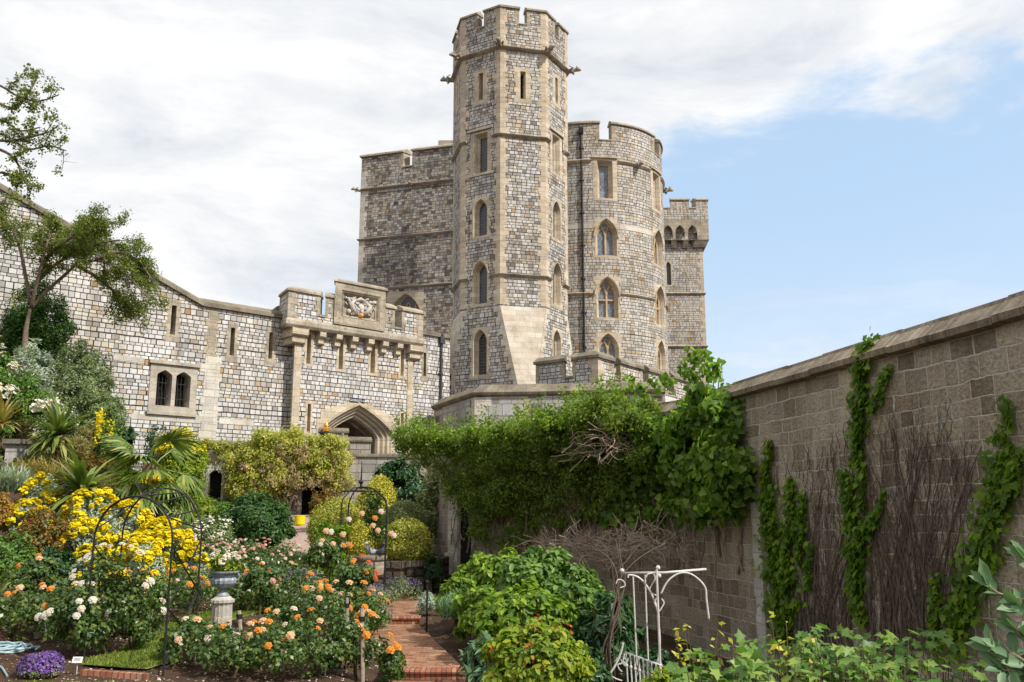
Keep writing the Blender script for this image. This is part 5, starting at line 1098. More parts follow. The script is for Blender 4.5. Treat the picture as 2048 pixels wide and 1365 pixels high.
YF = [((115, 945, 1010, 130, 25.2), 'yellow daisy bush around the yucca, highest on the slope', 700), ((190, 975, 1060, 110, 23.6), 'yellow daisy bush between the yucca and the arch', 1200), ((175, 1040, 1130, 110, 21.8), 'yellow daisy bush seen through the left leg of the black arch', 1300), ((250, 1005, 1120, 130, 22.4), 'yellow daisy bush seen through the middle of the black arch', 1700),
      ((330, 1040, 1150, 130, 21.4), 'largest yellow daisy bush beside the right leg of the arch', 2600), ((285, 1080, 1150, 120, 20.4), 'yellow daisy bush low in front of the others', 1500), ((60, 1000, 1070, 90, 22.5), 'yellow daisy bush beside the red tipped shrub', 500), ((180, 1090, 1165, 70, 19.6), 'small yellow daisy bush above the white roses', 420), ((395, 1085, 1150, 50, 20.6), 'small yellow daisy bush next to the stone urn', 420)]
for (px, a, b_, w_, Y), lab, nf in YF:
    t, c, r = shrub('daisy_bush', lab, 'shrub', px, a, b_ + 25, w_, Y, L_SILV if nf < 2000 else L_GREY, 'leaf', 3200, .085, 60, .26, group='yellow daisy bushes on the slope')
    flowers(t, c, r, int(nf * 2.6), F_YEL, .058, int(26 + nf / 45), .105, .99, zmin=-.35)
t, c, r = shrub('red_tipped_shrub', 'bushy shrub with red tipped young leaves left of the black arch', 'shrub', 88, 1005, 1140, 120, 20.6, L_RED, 'leaf', 6500, .085, 90, .22); 
t, c, r = shrub('orange_shrub', 'orange leaved shrub at the left edge above the green bush', 'shrub', 4, 975, 1060, 70, 22.0, L_ORNG, 'leaf', 3000, .08, 50, .24)
t, c, r = shrub('leafy_shrub', 'large mid green bush at the left edge behind the orange roses', 'shrub', 18, 1052, 1215, 130, 18.8, L_MID, 'leaf', 8500, .085, 100, .2)
t, c, r = shrub('leafy_shrub', 'dark green bush between the red tipped shrub and the white roses', 'shrub', 115, 1085, 1200, 90, 18.6, L_DARK, 'leaf', 4200, .08, 60, .24)
t, c, r = shrub('white_flower_bush', 'grey leaved bush covered in small white flowers behind the pink roses', 'shrub', 425, 1025, 1110, 110, 28.0, L_GREY, 'slim', 5500, .12, 70, .24, wid=1.3); flowers(t, c, r, 420, F_WHT, .05, 70, .14)
t, c, r = shrub('dark_round_shrub', 'large rounded dark green shrub left of the gravel walk', 'shrub', 518, 980, 1090, 164, 33.0, L_FERN, 'slim', 19000, .17, 130, .2, up=.6, wid=1.5)
t, c, r = shrub('leafy_shrub', 'pale green low shrub between the palm and the grey niche wall', 'shrub', 395, 985, 1060, 90, 36.0, L_LIME, 'leaf', 5000, .11, 70, .24)
t, c, r = shrub('leafy_shrub', 'olive green bush behind the white flowered grey bush', 'shrub', 462, 1000, 1075, 90, 36.5, L_MID, 'leaf', 5000, .11, 70, .24)
t, c, r = shrub('leafy_shrub', 'dull green undergrowth under the fan palm', 'shrub', 300, 985, 1060, 150, 30.0, L_GREY, 'leaf', 6500, .10, 90, .22)
t, c, r = shrub('leafy_shrub', 'reddish green undergrowth between the cabbage palm and the fan palm', 'shrub', 200, 890, 1000, 110, 31.0, L_RED, 'leaf', 5500, .10, 80, .22)
t, c, r = shrub('leafy_shrub', 'mid green undergrowth left of the cabbage palm trunk', 'shrub', 60, 905, 985, 110, 30.0, L_MID, 'leaf', 5000, .10, 80, .22)
# clipped bushes
def clipped(px, py0, py1, wpx, Y, mat, label, n=8000, size=.085, group='clipped rounded bushes by the fountain', floor=None):
    top = W(px, py0, Y); bot = W(px, py1, Y); bot.z = min(bot.z, gz(top.x, Y) - .15) if floor is None else floor - .35; rz = (top.z - bot.z) / 2; rx = wpx / 2 / F * Y; b = Vector((top.x, Y, min(gz(top.x, Y), bot.z))); t = thing('clipped_bush', label, 'shrub', b, group); lm = LM(); c = (top.x, Y, bot.z + rz)
    dome(lm, 'leaf', c, (rx, rx, rz), n, size, zmin=-.95, jit=.9, lump=.10); dome(lm, 'leaf', c, (rx * 1.07, rx * 1.07, rz * 1.07), n // 9, size, zmin=-.8, jit=.9, lump=.12, depth=.08); dome(lm, 'leaf', c, (rx * .9, rx * .9, rz * .9), n // 3, size * 1.3, zmin=-.95); lm.build('foliage', mat, t); stems(b, 4, c[2] - b.z, rx * .3, .04).build('stem', M_STEM, t); return t
clipped(678, 996, 1085, 112, 33.0, L_BOX, 'rounded yellow green clipped bush left of the fountain arbour'); clipped(756, 957, 1050, 88, 33.5, L_BOXY, 'tallest bright yellow clipped bush behind the arbour'); clipped(808, 1003, 1080, 88, 32.0, L_BOXG, 'grey green clipped bush highest on the right of the arbour', floor=-1.1)
clipped(814, 1037, 1122, 92, 28.4, L_BOX, 'yellow variegated clipped bush right of the fountain', 9000, .075, floor=-1.25); clipped(728, 1042, 1112, 62, 28.6, L_BOXY, 'bright yellow clipped bush directly behind the fountain', 5200, .065, floor=-1.25)
t, c, r = shrub('camellia', 'dark glossy evergreen behind the clipped bushes below the gatehouse', 'shrub', 806, 905, 1075, 150, 37.0, L_DARK, 'oval', 11000, .16, 130, .2)
t, c, r = shrub('camellia', 'dark variegated evergreen at the end of the garden wall', 'shrub', 862, 925, 1120, 60, 33.0, L_BOXG, 'oval', 3200, .13, 60, .22)
t, c, r = shrub('brown_shrub', 'dull brownish green shrub by the doorway and yellow bucket', 'shrub', 645, 965, 1035, 60, 38.5, L_RED, 'leaf', 3000, .10, 50, .24)
# wisteria over the retaining wall
def poly_sample(poly, n):
    p = np.array(poly, float); lo, hi = p.min(0), p.max(0); out = np.zeros((0, 2))
    while len(out) < n:
        q = RNG.uniform(lo, hi, (n * 2, 2)); c = np.zeros(len(q), bool); j = len(p) - 1
        for i in range(len(p)):
            k = ((p[i, 1] > q[:, 1]) != (p[j, 1] > q[:, 1])) & (q[:, 0] < (p[j, 0] - p[i, 0]) * (q[:, 1] - p[i, 1]) / (p[j, 1] - p[i, 1] + 1e-12) + p[i, 0]); c ^= k; j = i
        out = np.vstack([out, q[c]])
    return out[:n]
def wall_mass(pm, poly, n, nclump, thick, cs, tpl, size, mat, t, name='foliage', up=.45, droop=.35, wid=1.1, jit=.55, lo=.08, flat=False):
    """leaves clinging to a wall in clumps; the outline is a region of that wall, thick gives their reach out from it"""
    pts = poly_sample(poly, nclump); C = []; Nn = []
    for x, y in pts:
        try: u, v = pm.uv(x, y)
        except ValueError: continue
        C.append(pm(u, v, random.uniform(lo, thick))); Nn.append(tuple(pm.nrm(u)))
    C = np.array(C); Nn = np.array(Nn); w_ = rs(len(C), .4, 1); k = RNG.choice(len(C), n, p=w_ / w_.sum()); o = rdir(n) * (rs(n, 0, 1) ** .6)[:, None] * cs * rs(len(C), .6, 1.4)[k][:, None]
    if flat: o -= Nn[k] * ((o * Nn[k]).sum(1) * .75)[:, None]
    N = nrmz(Nn[k] * .7 + nrmz(o) * .4 + np.array([0, 0, up]) + RNG.normal(size=(n, 3)) * jit); lm = LM(); lm.add(tpl, C[k] + o, orient(N, droop), N, size * rs(n, .6, 1.35), wid); return lm.build(name, mat, t), C
wt = thing('wisteria', 'yellow green climber with faded pinkish blossom hanging over the grey retaining wall', 'climber', RW(ur(560), -.5, .5))
WP = [(478, 884), (520, 874), (600, 866), (670, 878), (700, 905), (705, 950), (690, 985), (660, 968), (600, 955), (575, 985), (520, 1000), (485, 985), (478, 1000), (480, 950), (500, 920)]
wall_mass(RW, WP, 26000, 240, 1.5, .42, 'leaf', .13, L_WIST, wt)
wall_mass(RW, [(440, 930), (470, 905), (500, 890), (520, 940), (500, 1010), (470, 1005), (455, 985), (452, 950)], 5000, 60, 1.0, .36, 'leaf', .12, L_WIST, wt, 'side_foliage')
wall_mass(RW, [(400, 882), (480, 880), (480, 905), (455, 915), (440, 898), (405, 900)], 1100, 22, .6, .24, 'leaf', .12, L_WIST, wt, 'coping_foliage')
wall_mass(RW, [(480, 920), (560, 890), (690, 900), (700, 960), (680, 990), (640, 975), (560, 990), (480, 1000)], 9000, 110, 1.7, .30, 'leaf', .10, L_PINK, wt, 'faded_blossom', droop=1.0)
m = MB()
for k in range(9):
    x = random.uniform(560, 605); m.tube(smooth_pts([RW(ur(x), -.6, .5), RW(ur(x + random.uniform(-8, 8)), .6, .6), RW(ur(x + random.uniform(-30, 30)), 2.0, .7), RW(ur(x + random.uniform(-90, 60)), 2.9, .9)]), .05, 5)
m.build('stem', M_BARK, wt)
vt_ = thing('trailing_vine', 'small lime green vine trailing over the coping left of the niche', 'climber', RW(ur(380), 0, .3)); wall_mass(RW, [(345, 890), (400, 884), (398, 905), (392, 960), (385, 1000), (360, 990), (345, 930)], 5000, 70, .7, .30, 'leaf', .12, L_LIME, vt_)
# yellow bucket
b = gpt(599, 40.5); bk_ = thing('bucket', 'bright yellow bucket standing by the doorway at the end of the gravel walk', 'bucket', b)
m = MB(); pz = b.z; hz = .40; m.lathe((b.x, b.y, pz), [(.01, 0), (.19, 0), (.235, hz), (.245, hz), (.215, .04), (.01, .04)], 20); m.build('tub', plain('yellow_plastic', (.75, .60, .01), .35, .08), bk_, smooth=False)
m = MB(); m.tube([Vector((b.x, b.y, pz + hz)) + Vector((.235 * math.cos(a), .235 * math.sin(a), 0)) for a in (k * math.pi / 10 for k in range(21))], .018, 6); m.build('rim', plain('yellow_rim', (.70, .55, .01), .35), bk_); 

# rockery bed that carries the clipped bushes right of the fountain
ra_, rb_, rc_ = W(716, 1120, 27.2), W(800, 1124, 26.9), W(884, 1120, 28.6); pm = PM([(ra_.x - .2, ra_.y + 5), (ra_.x, ra_.y), (rb_.x, rb_.y), (rc_.x, rc_.y), (rc_.x + .2, rc_.y + 5)]); rk = thing('rockery', 'low dark rock wall holding up the clipped bushes beside the path', 'wall', (rb_.x, rb_.y, gz(rb_.x, rb_.y)))
m = MB(); m.box(pm, 0, pm.len, -3.2, -1.34, -.5, 0); m.build('wall', masonry('rockery_stone', .42, .22, [(0, (.05, .04, .032)), (.5, (.14, .105, .08)), (1, (.24, .19, .15))], (.03, .024, .02, 1), .03, .4, wob=.05, rough_bump=1.2), rk)
m = MB(); p_ = [pm(u_, -1.36, -.2) for u_ in (0, pm.u[1], pm.u[2], pm.u[3], pm.len)]; m.quad([p_[0], p_[1], p_[2], p_[3]]); m.quad([p_[0], p_[3], p_[4], (p_[0][0], p_[0][1] + .01, -1.36)]); m.build('soil', MATS['garden_soil'], rk)

# low ground cover on the bank
n = 60000; x = rs(n, -30, -7.5); y = rs(n, 14, 44); q = -x - (7.5 + .04 * y + .22 * np.clip(y - 31, 0, 14)); k = (q > .6 + .6 * np.sin(x * 1.3 + y)) & (np.sin(x * 2.1) * np.sin(y * 1.7 + x) > -.55) & (q < 14); x, y = x[k], y[k]; n = len(x); z = ground(x, y) + rs(n, .0, .16); N = nrmz(np.array([0, 0, 1.0]) + RNG.normal(size=(n, 3)) * .55); lm = LM(); lm.add('leaf', np.column_stack([x, y, z]), orient(N), N, rs(n, .07, .17), 1.2); lm.build('ground_cover', L_MID, None, kind='stuff')
# ================================================================ rose garden in the foreground
ORG, PCH, WHT, PNK = ['orange', 'orange', 'peach'], ['peach', 'orange', 'orange', 'blush'], ['white', 'white', 'blush'], ['pink', 'pink', 'blush']
RB = [  # px, Y, radius, height, colours, blooms, label
 (385, 14.5, .58, .62, PCH, 7, 'orange rose bush at the right foot of the black arch'), (470, 14.1, .62, .66, ORG, 9, 'orange rose bush in front of the leaning stake'), (552, 14.3, .64, .76, ORG, 6, 'orange rose bush at the front middle of the bed'), (636, 14.5, .62, .84, PCH, 7, 'peach rose bush in front of the two tied stakes'), (712, 14.9, .48, .92, ORG, 8, 'orange rose bush beside the tallest stake'), (780, 14.9, .20, .62, ['orange'], 3, 'small orange rose leaning out over the lower brick step'),
 (560, 16.6, .42, .62, PCH, 5, 'peach rose bush behind the front bed beside the grass'), (625, 17.0, .66, 1.0, ORG, 9, 'orange rose bush below the standard rose'), (692, 17.6, .58, 1.05, ORG, 9, 'orange rose bush next to the upper brick step'), (728, 19.6, .48, .85, ORG, 8, 'orange rose bush by the purple catmint at the path'),
 (25, 15.9, .80, .85, ORG, 6, 'orange rose bush above the coiled hose'), (108, 15.8, .74, .85, ORG, 7, 'orange rose bush in front of the stone slab'), (250, 17.2, .70, .9, ORG, 6, 'orange rose bush behind the left legs of the arch'), (325, 18.0, .72, .95, ORG, 8, 'orange rose bush seen through the arch right of the white roses'), (385, 19.3, .70, .95, ORG, 9, 'orange rose bush between the arch and the urn'),
 (492, 20.0, .62, .95, ['coral', 'orange', 'peach'], 6, 'coral rose bush just right of the urn'), (545, 20.6, .75, 1.0, ['peach', 'coral'], 5, 'peach rose bush right of the urn near the standard rose'), (600, 20.3, .6, .85, ORG, 5, 'orange rose bush behind the standard rose stems'), (690, 21.5, .6, .9, PCH, 5, 'peach rose bush in front of the fountain')]
for px, Y, r, h, kinds, nb, lab in RB: rose_bush(px, Y, r, h, kinds, nb, lab, 1450 if Y < 18 else 1300)
for i, (px, Y, lab) in enumerate(((405, 24.2, 'pink rose bush beside the white flowered grey bush'), (455, 24.8, 'pink rose bush behind the stone urn'), (505, 25.0, 'pink rose bush in front of the dark rounded shrub'), (550, 24.6, 'pink rose bush left of the purple flowers'), (600, 26.2, 'pink rose bush at the end of the gravel walk'), (430, 22.4, 'pink rose bush left of the urn flowers'), (500, 22.6, 'low pink rose bush right of the urn flowers'))):
    rose_bush(px, Y, .82, 1.15, PNK, 16, lab, 1700, .10, group='pink rose bushes behind the urn')
# white climbing roses on the arch
for px, Y, r, h, nb, lab in ((150, 14.6, .58, .98, 13, 'white rose bush left of the arch beside the plant label'), (212, 14.9, .62, 1.55, 18, 'tall white rose climbing the left leg of the arch'), (262, 15.3, .42, .95, 6, 'white rose bush inside the arch')):
    rose_bush(px, Y, r, h, WHT, nb, lab, 2400, .135, group='white roses by the arch')
# standard roses with stakes
def standard(px, py, Y, r, kinds, nb, label, nl=1500):
    c = W(px, py, Y); b = Vector((c.x, c.y, gz(c.x, c.y))); t = thing('standard_rose', label, 'rose tree', b, 'standard roses on bare stems'); lm = LM(); crown(lm, 'leaf', c, (r, r, r * .85), nl, .085, 30, .32, .4, .45, .3, wid=1.25); lm.build('foliage', L_ROSE, t)
    m = MB(); m.tube([b - Vector((0, 0, .1)), b.lerp(c, .5) + Vector((.03, 0, 0)), c], .022, 6); m.build('stem', M_STEM, t)
    for k in range(nb):
        a = random.uniform(-2.9, .2); e = random.uniform(-.1, 1.3); d = Vector((math.cos(a) * math.cos(e), math.sin(a) * math.cos(e), math.sin(e))); bloom(t, c + d * r * 1.08, d + Vector((0, -.3, .4)), random.choice(kinds), .12 * random.uniform(.8, 1.15))
standard(708, 1158, 18.2, .42, ['coral', 'orange', 'peach'], 7, 'coral and orange standard rose in front of the fountain basin'); standard(520, 1168, 18.4, .34, ['coral', 'pink'], 3, 'standard rose with one coral bloom right of the urn'); standard(655, 1112, 21.5, .46, ['peach', 'orange', 'blush'], 5, 'tall peach standard rose at the left of the fountain arbour', 1800); standard(76, 1150, 17.0, .34, ORG, 4, 'orange standard rose tied to a post before the stone slab')
def stake(px0, py0, px1, py1, Y, label, rad=.028, mat=None, tie=True):
    a = W(px0, py0, Y); b = W(px1, py1, Y); b.z = min(b.z, gz(b.x, Y) - .05) if py1 > 1225 else b.z; t = thing('rose_stake', label, 'stake', Vector((b.x, b.y, gz(b.x, b.y))), 'wooden stakes in the rose beds'); m = MB(); m.tube([(b.x, b.y, gz(b.x, b.y) - .05), a], rad, 7); m.build('post', mat or plain('grey_stake', (.33, .27, .22), .9, .35, 14), t)
    if tie:
        q = a.lerp(b, .12); m = MB(); m.tube([q - Vector((0, 0, .035)), q + Vector((0, 0, .035))], rad * 1.5, 8); m.build('tie', M_IRON, t)
stake(478, 1222, 488, 1262, 15.4, 'short leaning stake with black cap right of the urn pedestal', .034); stake(694, 1196, 698, 1250, 16.5, 'leaning stake with black tie at the middle of the front bed'); stake(724, 1218, 727, 1330, 14.6, 'tallest pale stake at the right end of the front bed', .034); stake(664, 1172, 662, 1200, 18.6, 'short stake under the coral standard rose'); stake(574, 1215, 574, 1255, 17.4, 'thin dark stake beside the standard rose with one bloom', .018, M_IRON); stake(75, 1196, 76, 1252, 16.2, 'square post left of the stone slab', .05); stake(263, 1158, 264, 1190, 17.6, 'pale stake behind the white climbing rose', .025)
# black wire rose arch: two hoops joined by crossed braces
aA, aB, aC, aD = gpt(167, 14.3), gpt(326, 13.7), gpt(228, 16.1), gpt(388, 15.5)
ra = thing('rose_arch', 'black wire rose arch of two hoops with crossed braces over the grass strip', 'garden arch', (aA + aB) / 2, kind=None)
def hoop(a, b, zs, zt, n=22):
    pts = [a - Vector((0, 0, .1)), Vector((a.x, a.y, zs))]
    for k in range(1, n): th = math.pi * k / n; q = a.lerp(b, .5 - .5 * math.cos(th)); pts.append(Vector((q.x, q.y, zs + (zt - zs) * math.sin(th))))
    return pts + [Vector((b.x, b.y, zs)), b - Vector((0, 0, .1))]
zsA, ztA = W(326, 1085, 13.8).z, W(245, 993, 14.0).z; zsB, ztB = zsA + .05, ztA + .17
h1, h2 = hoop(aA, aB, zsA, ztA), hoop(aC, aD, zsB, ztB)
for h in (h1, h2): m = MB(); m.tube(h, .016, 8); m.build('hoop', M_IRON, ra)
def brace(p, q): m = MB(); m.tube([p, q], .012, 6); m.build('brace', M_IRON, ra)
up_ = lambda p, z: Vector((p.x, p.y, z))
for p, q in ((aB, aD), (aA, aC)):
    z0 = p.z; brace(up_(p, zsA - .05), up_(q, q.z + .95)); brace(up_(q, zsB - .05), up_(p, p.z + .95)); brace(up_(p, p.z + .95), up_(q, q.z + .12)); brace(up_(q, q.z + .95), up_(p, p.z + .12))
for k in (6, 9, 12, 16, 19): brace(h1[k], h2[k])
for k in (3, 12, 19): brace(h1[k], h2[k + 3])
# urn on fluted pedestal
ub_ = gpt(441, 17.6); sc_ = 1.0; zt_ = W(441, 1142, 17.6).z - ub_.z
KW = .8
un = thing('garden_urn', 'grey lead urn with handles holding white flowers on a fluted stone pedestal', 'urn', ub_)
m = MB(); hp = zt_ * .60; m.lathe(ub_, [(.30, -.1), (.30, .06), (.26, .10), (.235, .12), (.225, hp - .16), (.24, hp - .13), (.27, hp - .11), (.27, hp - .06), (.20, hp - .03), (.17, hp)], 48, .035, 16); m.build('pedestal', stone('pedestal_stone', [(.36, .33, .28), (.50, .47, .42), (.58, .55, .50)], 3, joint=0), un, smooth=False)
M_URN = plain('grey_lead', (.27, .30, .34), .55, .4, 9, .2, .35)
hu = zt_ - hp; m = MB(); m.lathe(ub_ + Vector((0, 0, hp)), [(.16, 0), (.15, .03), (.09, .07), (.08, .12), (.12, .16)], 24); m.build('foot', M_URN, un, smooth=True)
m = MB(); m.lathe(ub_ + Vector((0, 0, hp)), [(.12, .15), (.22, .18), (.28, .24), (.29, .30), (.25, .345)], 48, .045, 16); m.lathe(ub_ + Vector((0, 0, hp)), [(.245, .335), (.25, .36), (.265, .40), (.27, hu - .10), (.30, hu - .05), (.345, hu - .03), (.35, hu), (.31, hu), (.27, hu - .10)], 40); m.build('bowl', M_URN, un)
for s_ in (-1, 1):
    m = MB(); c0 = ub_ + Vector((0, 0, hp)); m.tube([c0 + Vector((s_ * x, 0, z)) for x, z in ((.25, .28), (.34, .30), (.385, .38), (.37, hu - .1), (.33, hu - .05))], .022, 7); m.build('handle', M_URN, un)
for ch in un.children: ch.scale = (KW, KW, 1)
fp_ = thing('potted_flowers', 'white geraniums with bright green leaves planted in the grey urn', 'flowers', ub_ + Vector((0, 0, zt_ - .03))); c = ub_ + Vector((0, 0, zt_ + .10)); lm = LM(); crown(lm, 'oval', c, (.27, .26, .2), 1000, .07, 26, .35, .3, .6, .2); lm.build('foliage', L_LIME, fp_)
flowers(fp_, c + Vector((0, 0, .05)), (.31, .29, .26), 420, F_WHT, .034, 9, .22, .95, zmin=.1)
# fountain basin with two bird figures
fb = gpt(735, 25.6); fz = W(735, 1112, 25.6).z; ft_ = thing('fountain_basin', 'round carved stone fountain basin among purple flowers', 'fountain', fb); hf = fz - fb.z
m = MB(); m.lathe(fb, [(.34, -.1), (.34, .05), (.24, .10), (.17, hf * .45), (.25, hf * .52)], 24); m.build('pedestal', M_BROWN, ft_)
m = MB(); m.lathe(fb, [(.24, hf * .50), (.40, hf * .60), (.44, hf * .75), (.43, hf * .88), (.48, hf * .92), (.50, hf * .96), (.50, hf), (.42, hf), (.38, hf * .90), (.05, hf * .86)], 40, .02, 10); m.build('bowl', M_BROWN, ft_)
m = MB(); m.lathe(fb + Vector((0, 0, hf * .93)), [(.41, 0), (.41, .004)], 28); m.build('water', plain('basin_water', (.12, .17, .17), .1, .2, 3), ft_)
def bird(p, col, label, s, face):
    t = thing('bird_figure', label, 'figurine', p); m = MB(); mt = plain('figure_' + label.split()[0], col, .5, .2); f = Vector(face).normalized()
    pts = [p + f * -.26 * s + Vector((0, 0, .20 * s)), p + f * -.12 * s + Vector((0, 0, .16 * s)), p + Vector((0, 0, .15 * s)), p + f * .14 * s + Vector((0, 0, .20 * s)), p + f * .19 * s + Vector((0, 0, .32 * s)), p + f * .17 * s + Vector((0, 0, .44 * s)), p + f * .24 * s + Vector((0, 0, .48 * s)), p + f * .36 * s + Vector((0, 0, .45 * s))]
    m.tube(pts, [x * s for x in (.02, .10, .13, .11, .06, .055, .065, .012)], 9)
    for k in (-1, 1): m.tube([p + Vector((-f.y, f.x, 0)) * .05 * s * k, p + Vector((-f.y, f.x, 0)) * .04 * s * k + Vector((0, 0, .10 * s))], .015 * s, 5)
    m.build('body', mt, t, smooth=True)
bird(W(743, 1112, 25.45), (.34, .35, .39), 'pale grey bird figure standing on the fountain rim', .72, (-.6, -.6, 0)); bird(W(760, 1113, 25.5), (.10, .11, .14), 'dark bird figure beside the pale grey one on the fountain', .72, (.5, -.6, 0))
# black arbour with ogee top over the fountain
ab_ = thing('rose_arbour', 'tall black metal arbour with pointed crown and finial over the fountain', 'garden arch', gpt(724, 25.8)); L4 = [(677, 25.2), (692, 27.4), (768, 25.0), (747, 27.2)]; apx = W(722, 975, 26.2); zs_ = W(677, 1012, 25.2).z
for px, Y in L4:
    b = gpt(px, Y); s_ = Vector((b.x, b.y, zs_)); d = Vector((apx.x, apx.y, 0)) - Vector((b.x, b.y, 0)); m = MB()
    m.tube(smooth_pts([b - Vector((0, 0, .1)), b.lerp(s_, .5), s_, s_ + d * .18 + Vector((0, 0, .26)), s_ + d * .55 + Vector((0, 0, .48)), s_ + d * .85 + Vector((0, 0, .52)), apx]), .027 if px > 760 else .019, 7); m.build('leg', M_IRON, ab_)
m = MB(); m.tube([apx - Vector((0, 0, .05)), apx + Vector((0, 0, .12)), apx + Vector((0, 0, .75))], [.05, .03, .008], 8); m.blob(apx + Vector((0, 0, .15)), .07); m.build('finial', M_IRON, ab_)
m = MB(); cx = Vector((apx.x, apx.y, zs_ + .42)); m.tube([cx + Vector((.55 * math.cos(a), .55 * math.sin(a), 0)) for a in (k * math.pi / 10 for k in range(21))], .016, 6); m.build('ring', M_IRON, ab_)
cr = thing('climbing_rose', 'peach climbing rose on the right hand legs of the fountain arbour', 'climber', gpt(760, 25.2)); lm = LM(); pts = [np.array(W(752 + random.gauss(0, 12), random.uniform(985, 1075), 25.4)) for k in range(26)]; crown(lm, 'leaf', (0, 0, 0), 1, 1500, .085, cs=.2, pts=pts); lm.build('foliage', L_ROSE, cr)
for px, py, k in ((724, 1028, 'peach'), (762, 1024, 'blush'), (750, 1037, 'orange'), (746, 1052, 'peach'), (698, 1040, 'blush'), (782, 1068, 'peach'), (788, 1072, 'blush'), (756, 1062, 'peach')): bloom(cr, W(px, py, 25.0), (0, -1, .5), k, .17)
c2 = thing('climbing_rose', 'peach climbing rose on the left hand legs of the fountain arbour', 'climber', gpt(672, 24.9)); lm = LM(); pts = [np.array(W(660 + random.gauss(0, 16), random.uniform(1050, 1160), 24.8)) for k in range(34)]; crown(lm, 'oval', (0, 0, 0), 1, 1700, .11, cs=.22, pts=pts); lm.build('foliage', L_HYD, c2)
for px, py, k in ((652, 1063, 'peach'), (662, 1065, 'white'), (686, 1070, 'peach'), (682, 1092, 'blush'), (693, 1090, 'peach'), (700, 1092, 'orange'), (657, 1100, 'peach')): bloom(c2, W(px, py, 24.3), (0, -1, .5), k, .18)
# purple plants, euphorbia, small bits
def lowplant(px, Y, rx, h, label, mat, fm, nf, name='purple_flower_clump', n=1500, cat='flowers'):
    b = gpt(px, Y); t = thing(name, label, cat, b); lm = LM(); c = b + Vector((0, 0, h * .45)); crown(lm, 'slim', c, (rx, rx * .8, h * .5), n, .09, 30, .3, .4, .6, -.3, 1.5); lm.build('foliage', mat, t)
    if nf: spikes(t, c, (rx, rx * .8, h * .4), nf, fm, .22, size=.035, per=12)
    return t
lowplant(600, 22.8, .6, .75, 'purple flowering clump behind the standard roses', L_GREY, F_LAV, 90); lowplant(735, 24.0, .7, .55, 'purple catmint clump under the fountain basin', L_GREY, F_LAV, 90); lowplant(798, 26.0, .65, .6, 'purple catmint clump at the foot of the arbour leg', L_GREY, F_LAV, 80); lowplant(752, 21.0, .38, .4, 'purple catmint clump at the edge of the upper path', L_GREY, F_LAV, 50)
t = lowplant(858, 22.4, .36, .55, 'pale grey green lavender mound beside the brick path', L_SILV, F_LAV, 0, 'lavender_mound', 1600)
b = gpt(81, 13.1); t = thing('aubrieta', 'low purple flower mound on the soil at the lower left', 'flowers', b); lm = LM(); dome(lm, 'leaf', b + Vector((0, 0, .08)), (.30, .26, .22), 1500, .035, zmin=-.2, depth=.3); lm.build('foliage', L_GREY, t); lm = LM(); dome(lm, 'floret', b + Vector((0, 0, .10)), (.31, .27, .24), 1300, .022, zmin=-.1, depth=.2, lump=.12); lm.build('flowers', F_PUR, t, kind='stuff')
t, c, r = shrub('euphorbia', 'pale green leafy plant with starry leaf whorls right of the coral roses', 'plant', 545, 1118, 1175, 60, 21.0, L_OLIVE, 'slim', 900, .20, 26, .26, wid=1.6)
b = gpt(885, 24.0); t, c, r = shrub('dark_edging_plant', 'dark purple brown plant at the foot of the pale door jamb', 'plant', 862, 1100, 1150, 50, 28.0, L_DARK, 'leaf', 1800, .08, 30, .26)
# light stake by the path
b = gpt(853, 20.6); t = thing('path_light', 'thin black stake light beside the brick path', 'garden light', b); m = MB(); m.tube([b - Vector((0, 0, .1)), (b.x, b.y, W(853, 1168, 20.6).z)], .022, 7); m.build('post', M_IRON, t); m = MB(); m.lathe((b.x, b.y, W(853, 1168, 20.6).z), [(.03, 0), (.045, .02), (.045, .06), (.01, .08)], 10); m.build('head', M_IRON, t)
# plant label, hose, slab, lawn with edging
b = gpt(153, 13.4); t = thing('plant_label', 'small white plant label on a stem in the soil by the lawn corner', 'label', b); m = MB(); m.tube([b - Vector((0, 0, .05)), b + Vector((0, 0, .17))], .008, 6); m.build('stem', plain('label_metal', (.5, .5, .48), .5), t)
m = MB(); Mr = Matrix.Rotation(R(-25), 3, 'X'); m.hexa(b + Vector((0, -.01, .20)), (.14, .008, .085), Mr); m.build('plate', plain('label_white', (.78, .78, .75), .5, .05), t)
m = MB()
for k, (w_, z_) in enumerate(((.10, .02), (.085, .003), (.095, -.014))): m.hexa(b + Vector((0, -.01, .20)) + Mr @ Vector((0, -.006, z_)), (w_, .003, .005), Mr)
m.build('lettering', M_LEAD, t)
hc = gpt(8, 14.6); t = thing('garden_hose', 'coiled pale blue garden hose lying on the soil at the left edge', 'hose', hc); m = MB(); pts = []
for k in range(220): a = k * .21; rr_ = .42 - .0011 * k + .03 * math.sin(k * .37); pts.append(hc + Vector((rr_ * math.cos(a) * 1.15, rr_ * math.sin(a), .03 + .00035 * k + .015 * math.sin(k * .9))))
m.tube(pts, .014, 6); m.build('coil', plain('hose_blue', (.30, .42, .47), .4, .25, 3), t); m = MB(); e = gpt(-20, 13.6); m.tube(smooth_pts([e, gpt(0, 13.4) + Vector((0, 0, .03)), gpt(14, 13.0) + Vector((0, 0, .02))]), .014, 6); m.build('hose_end', bpy.data.materials['hose_blue'], t)
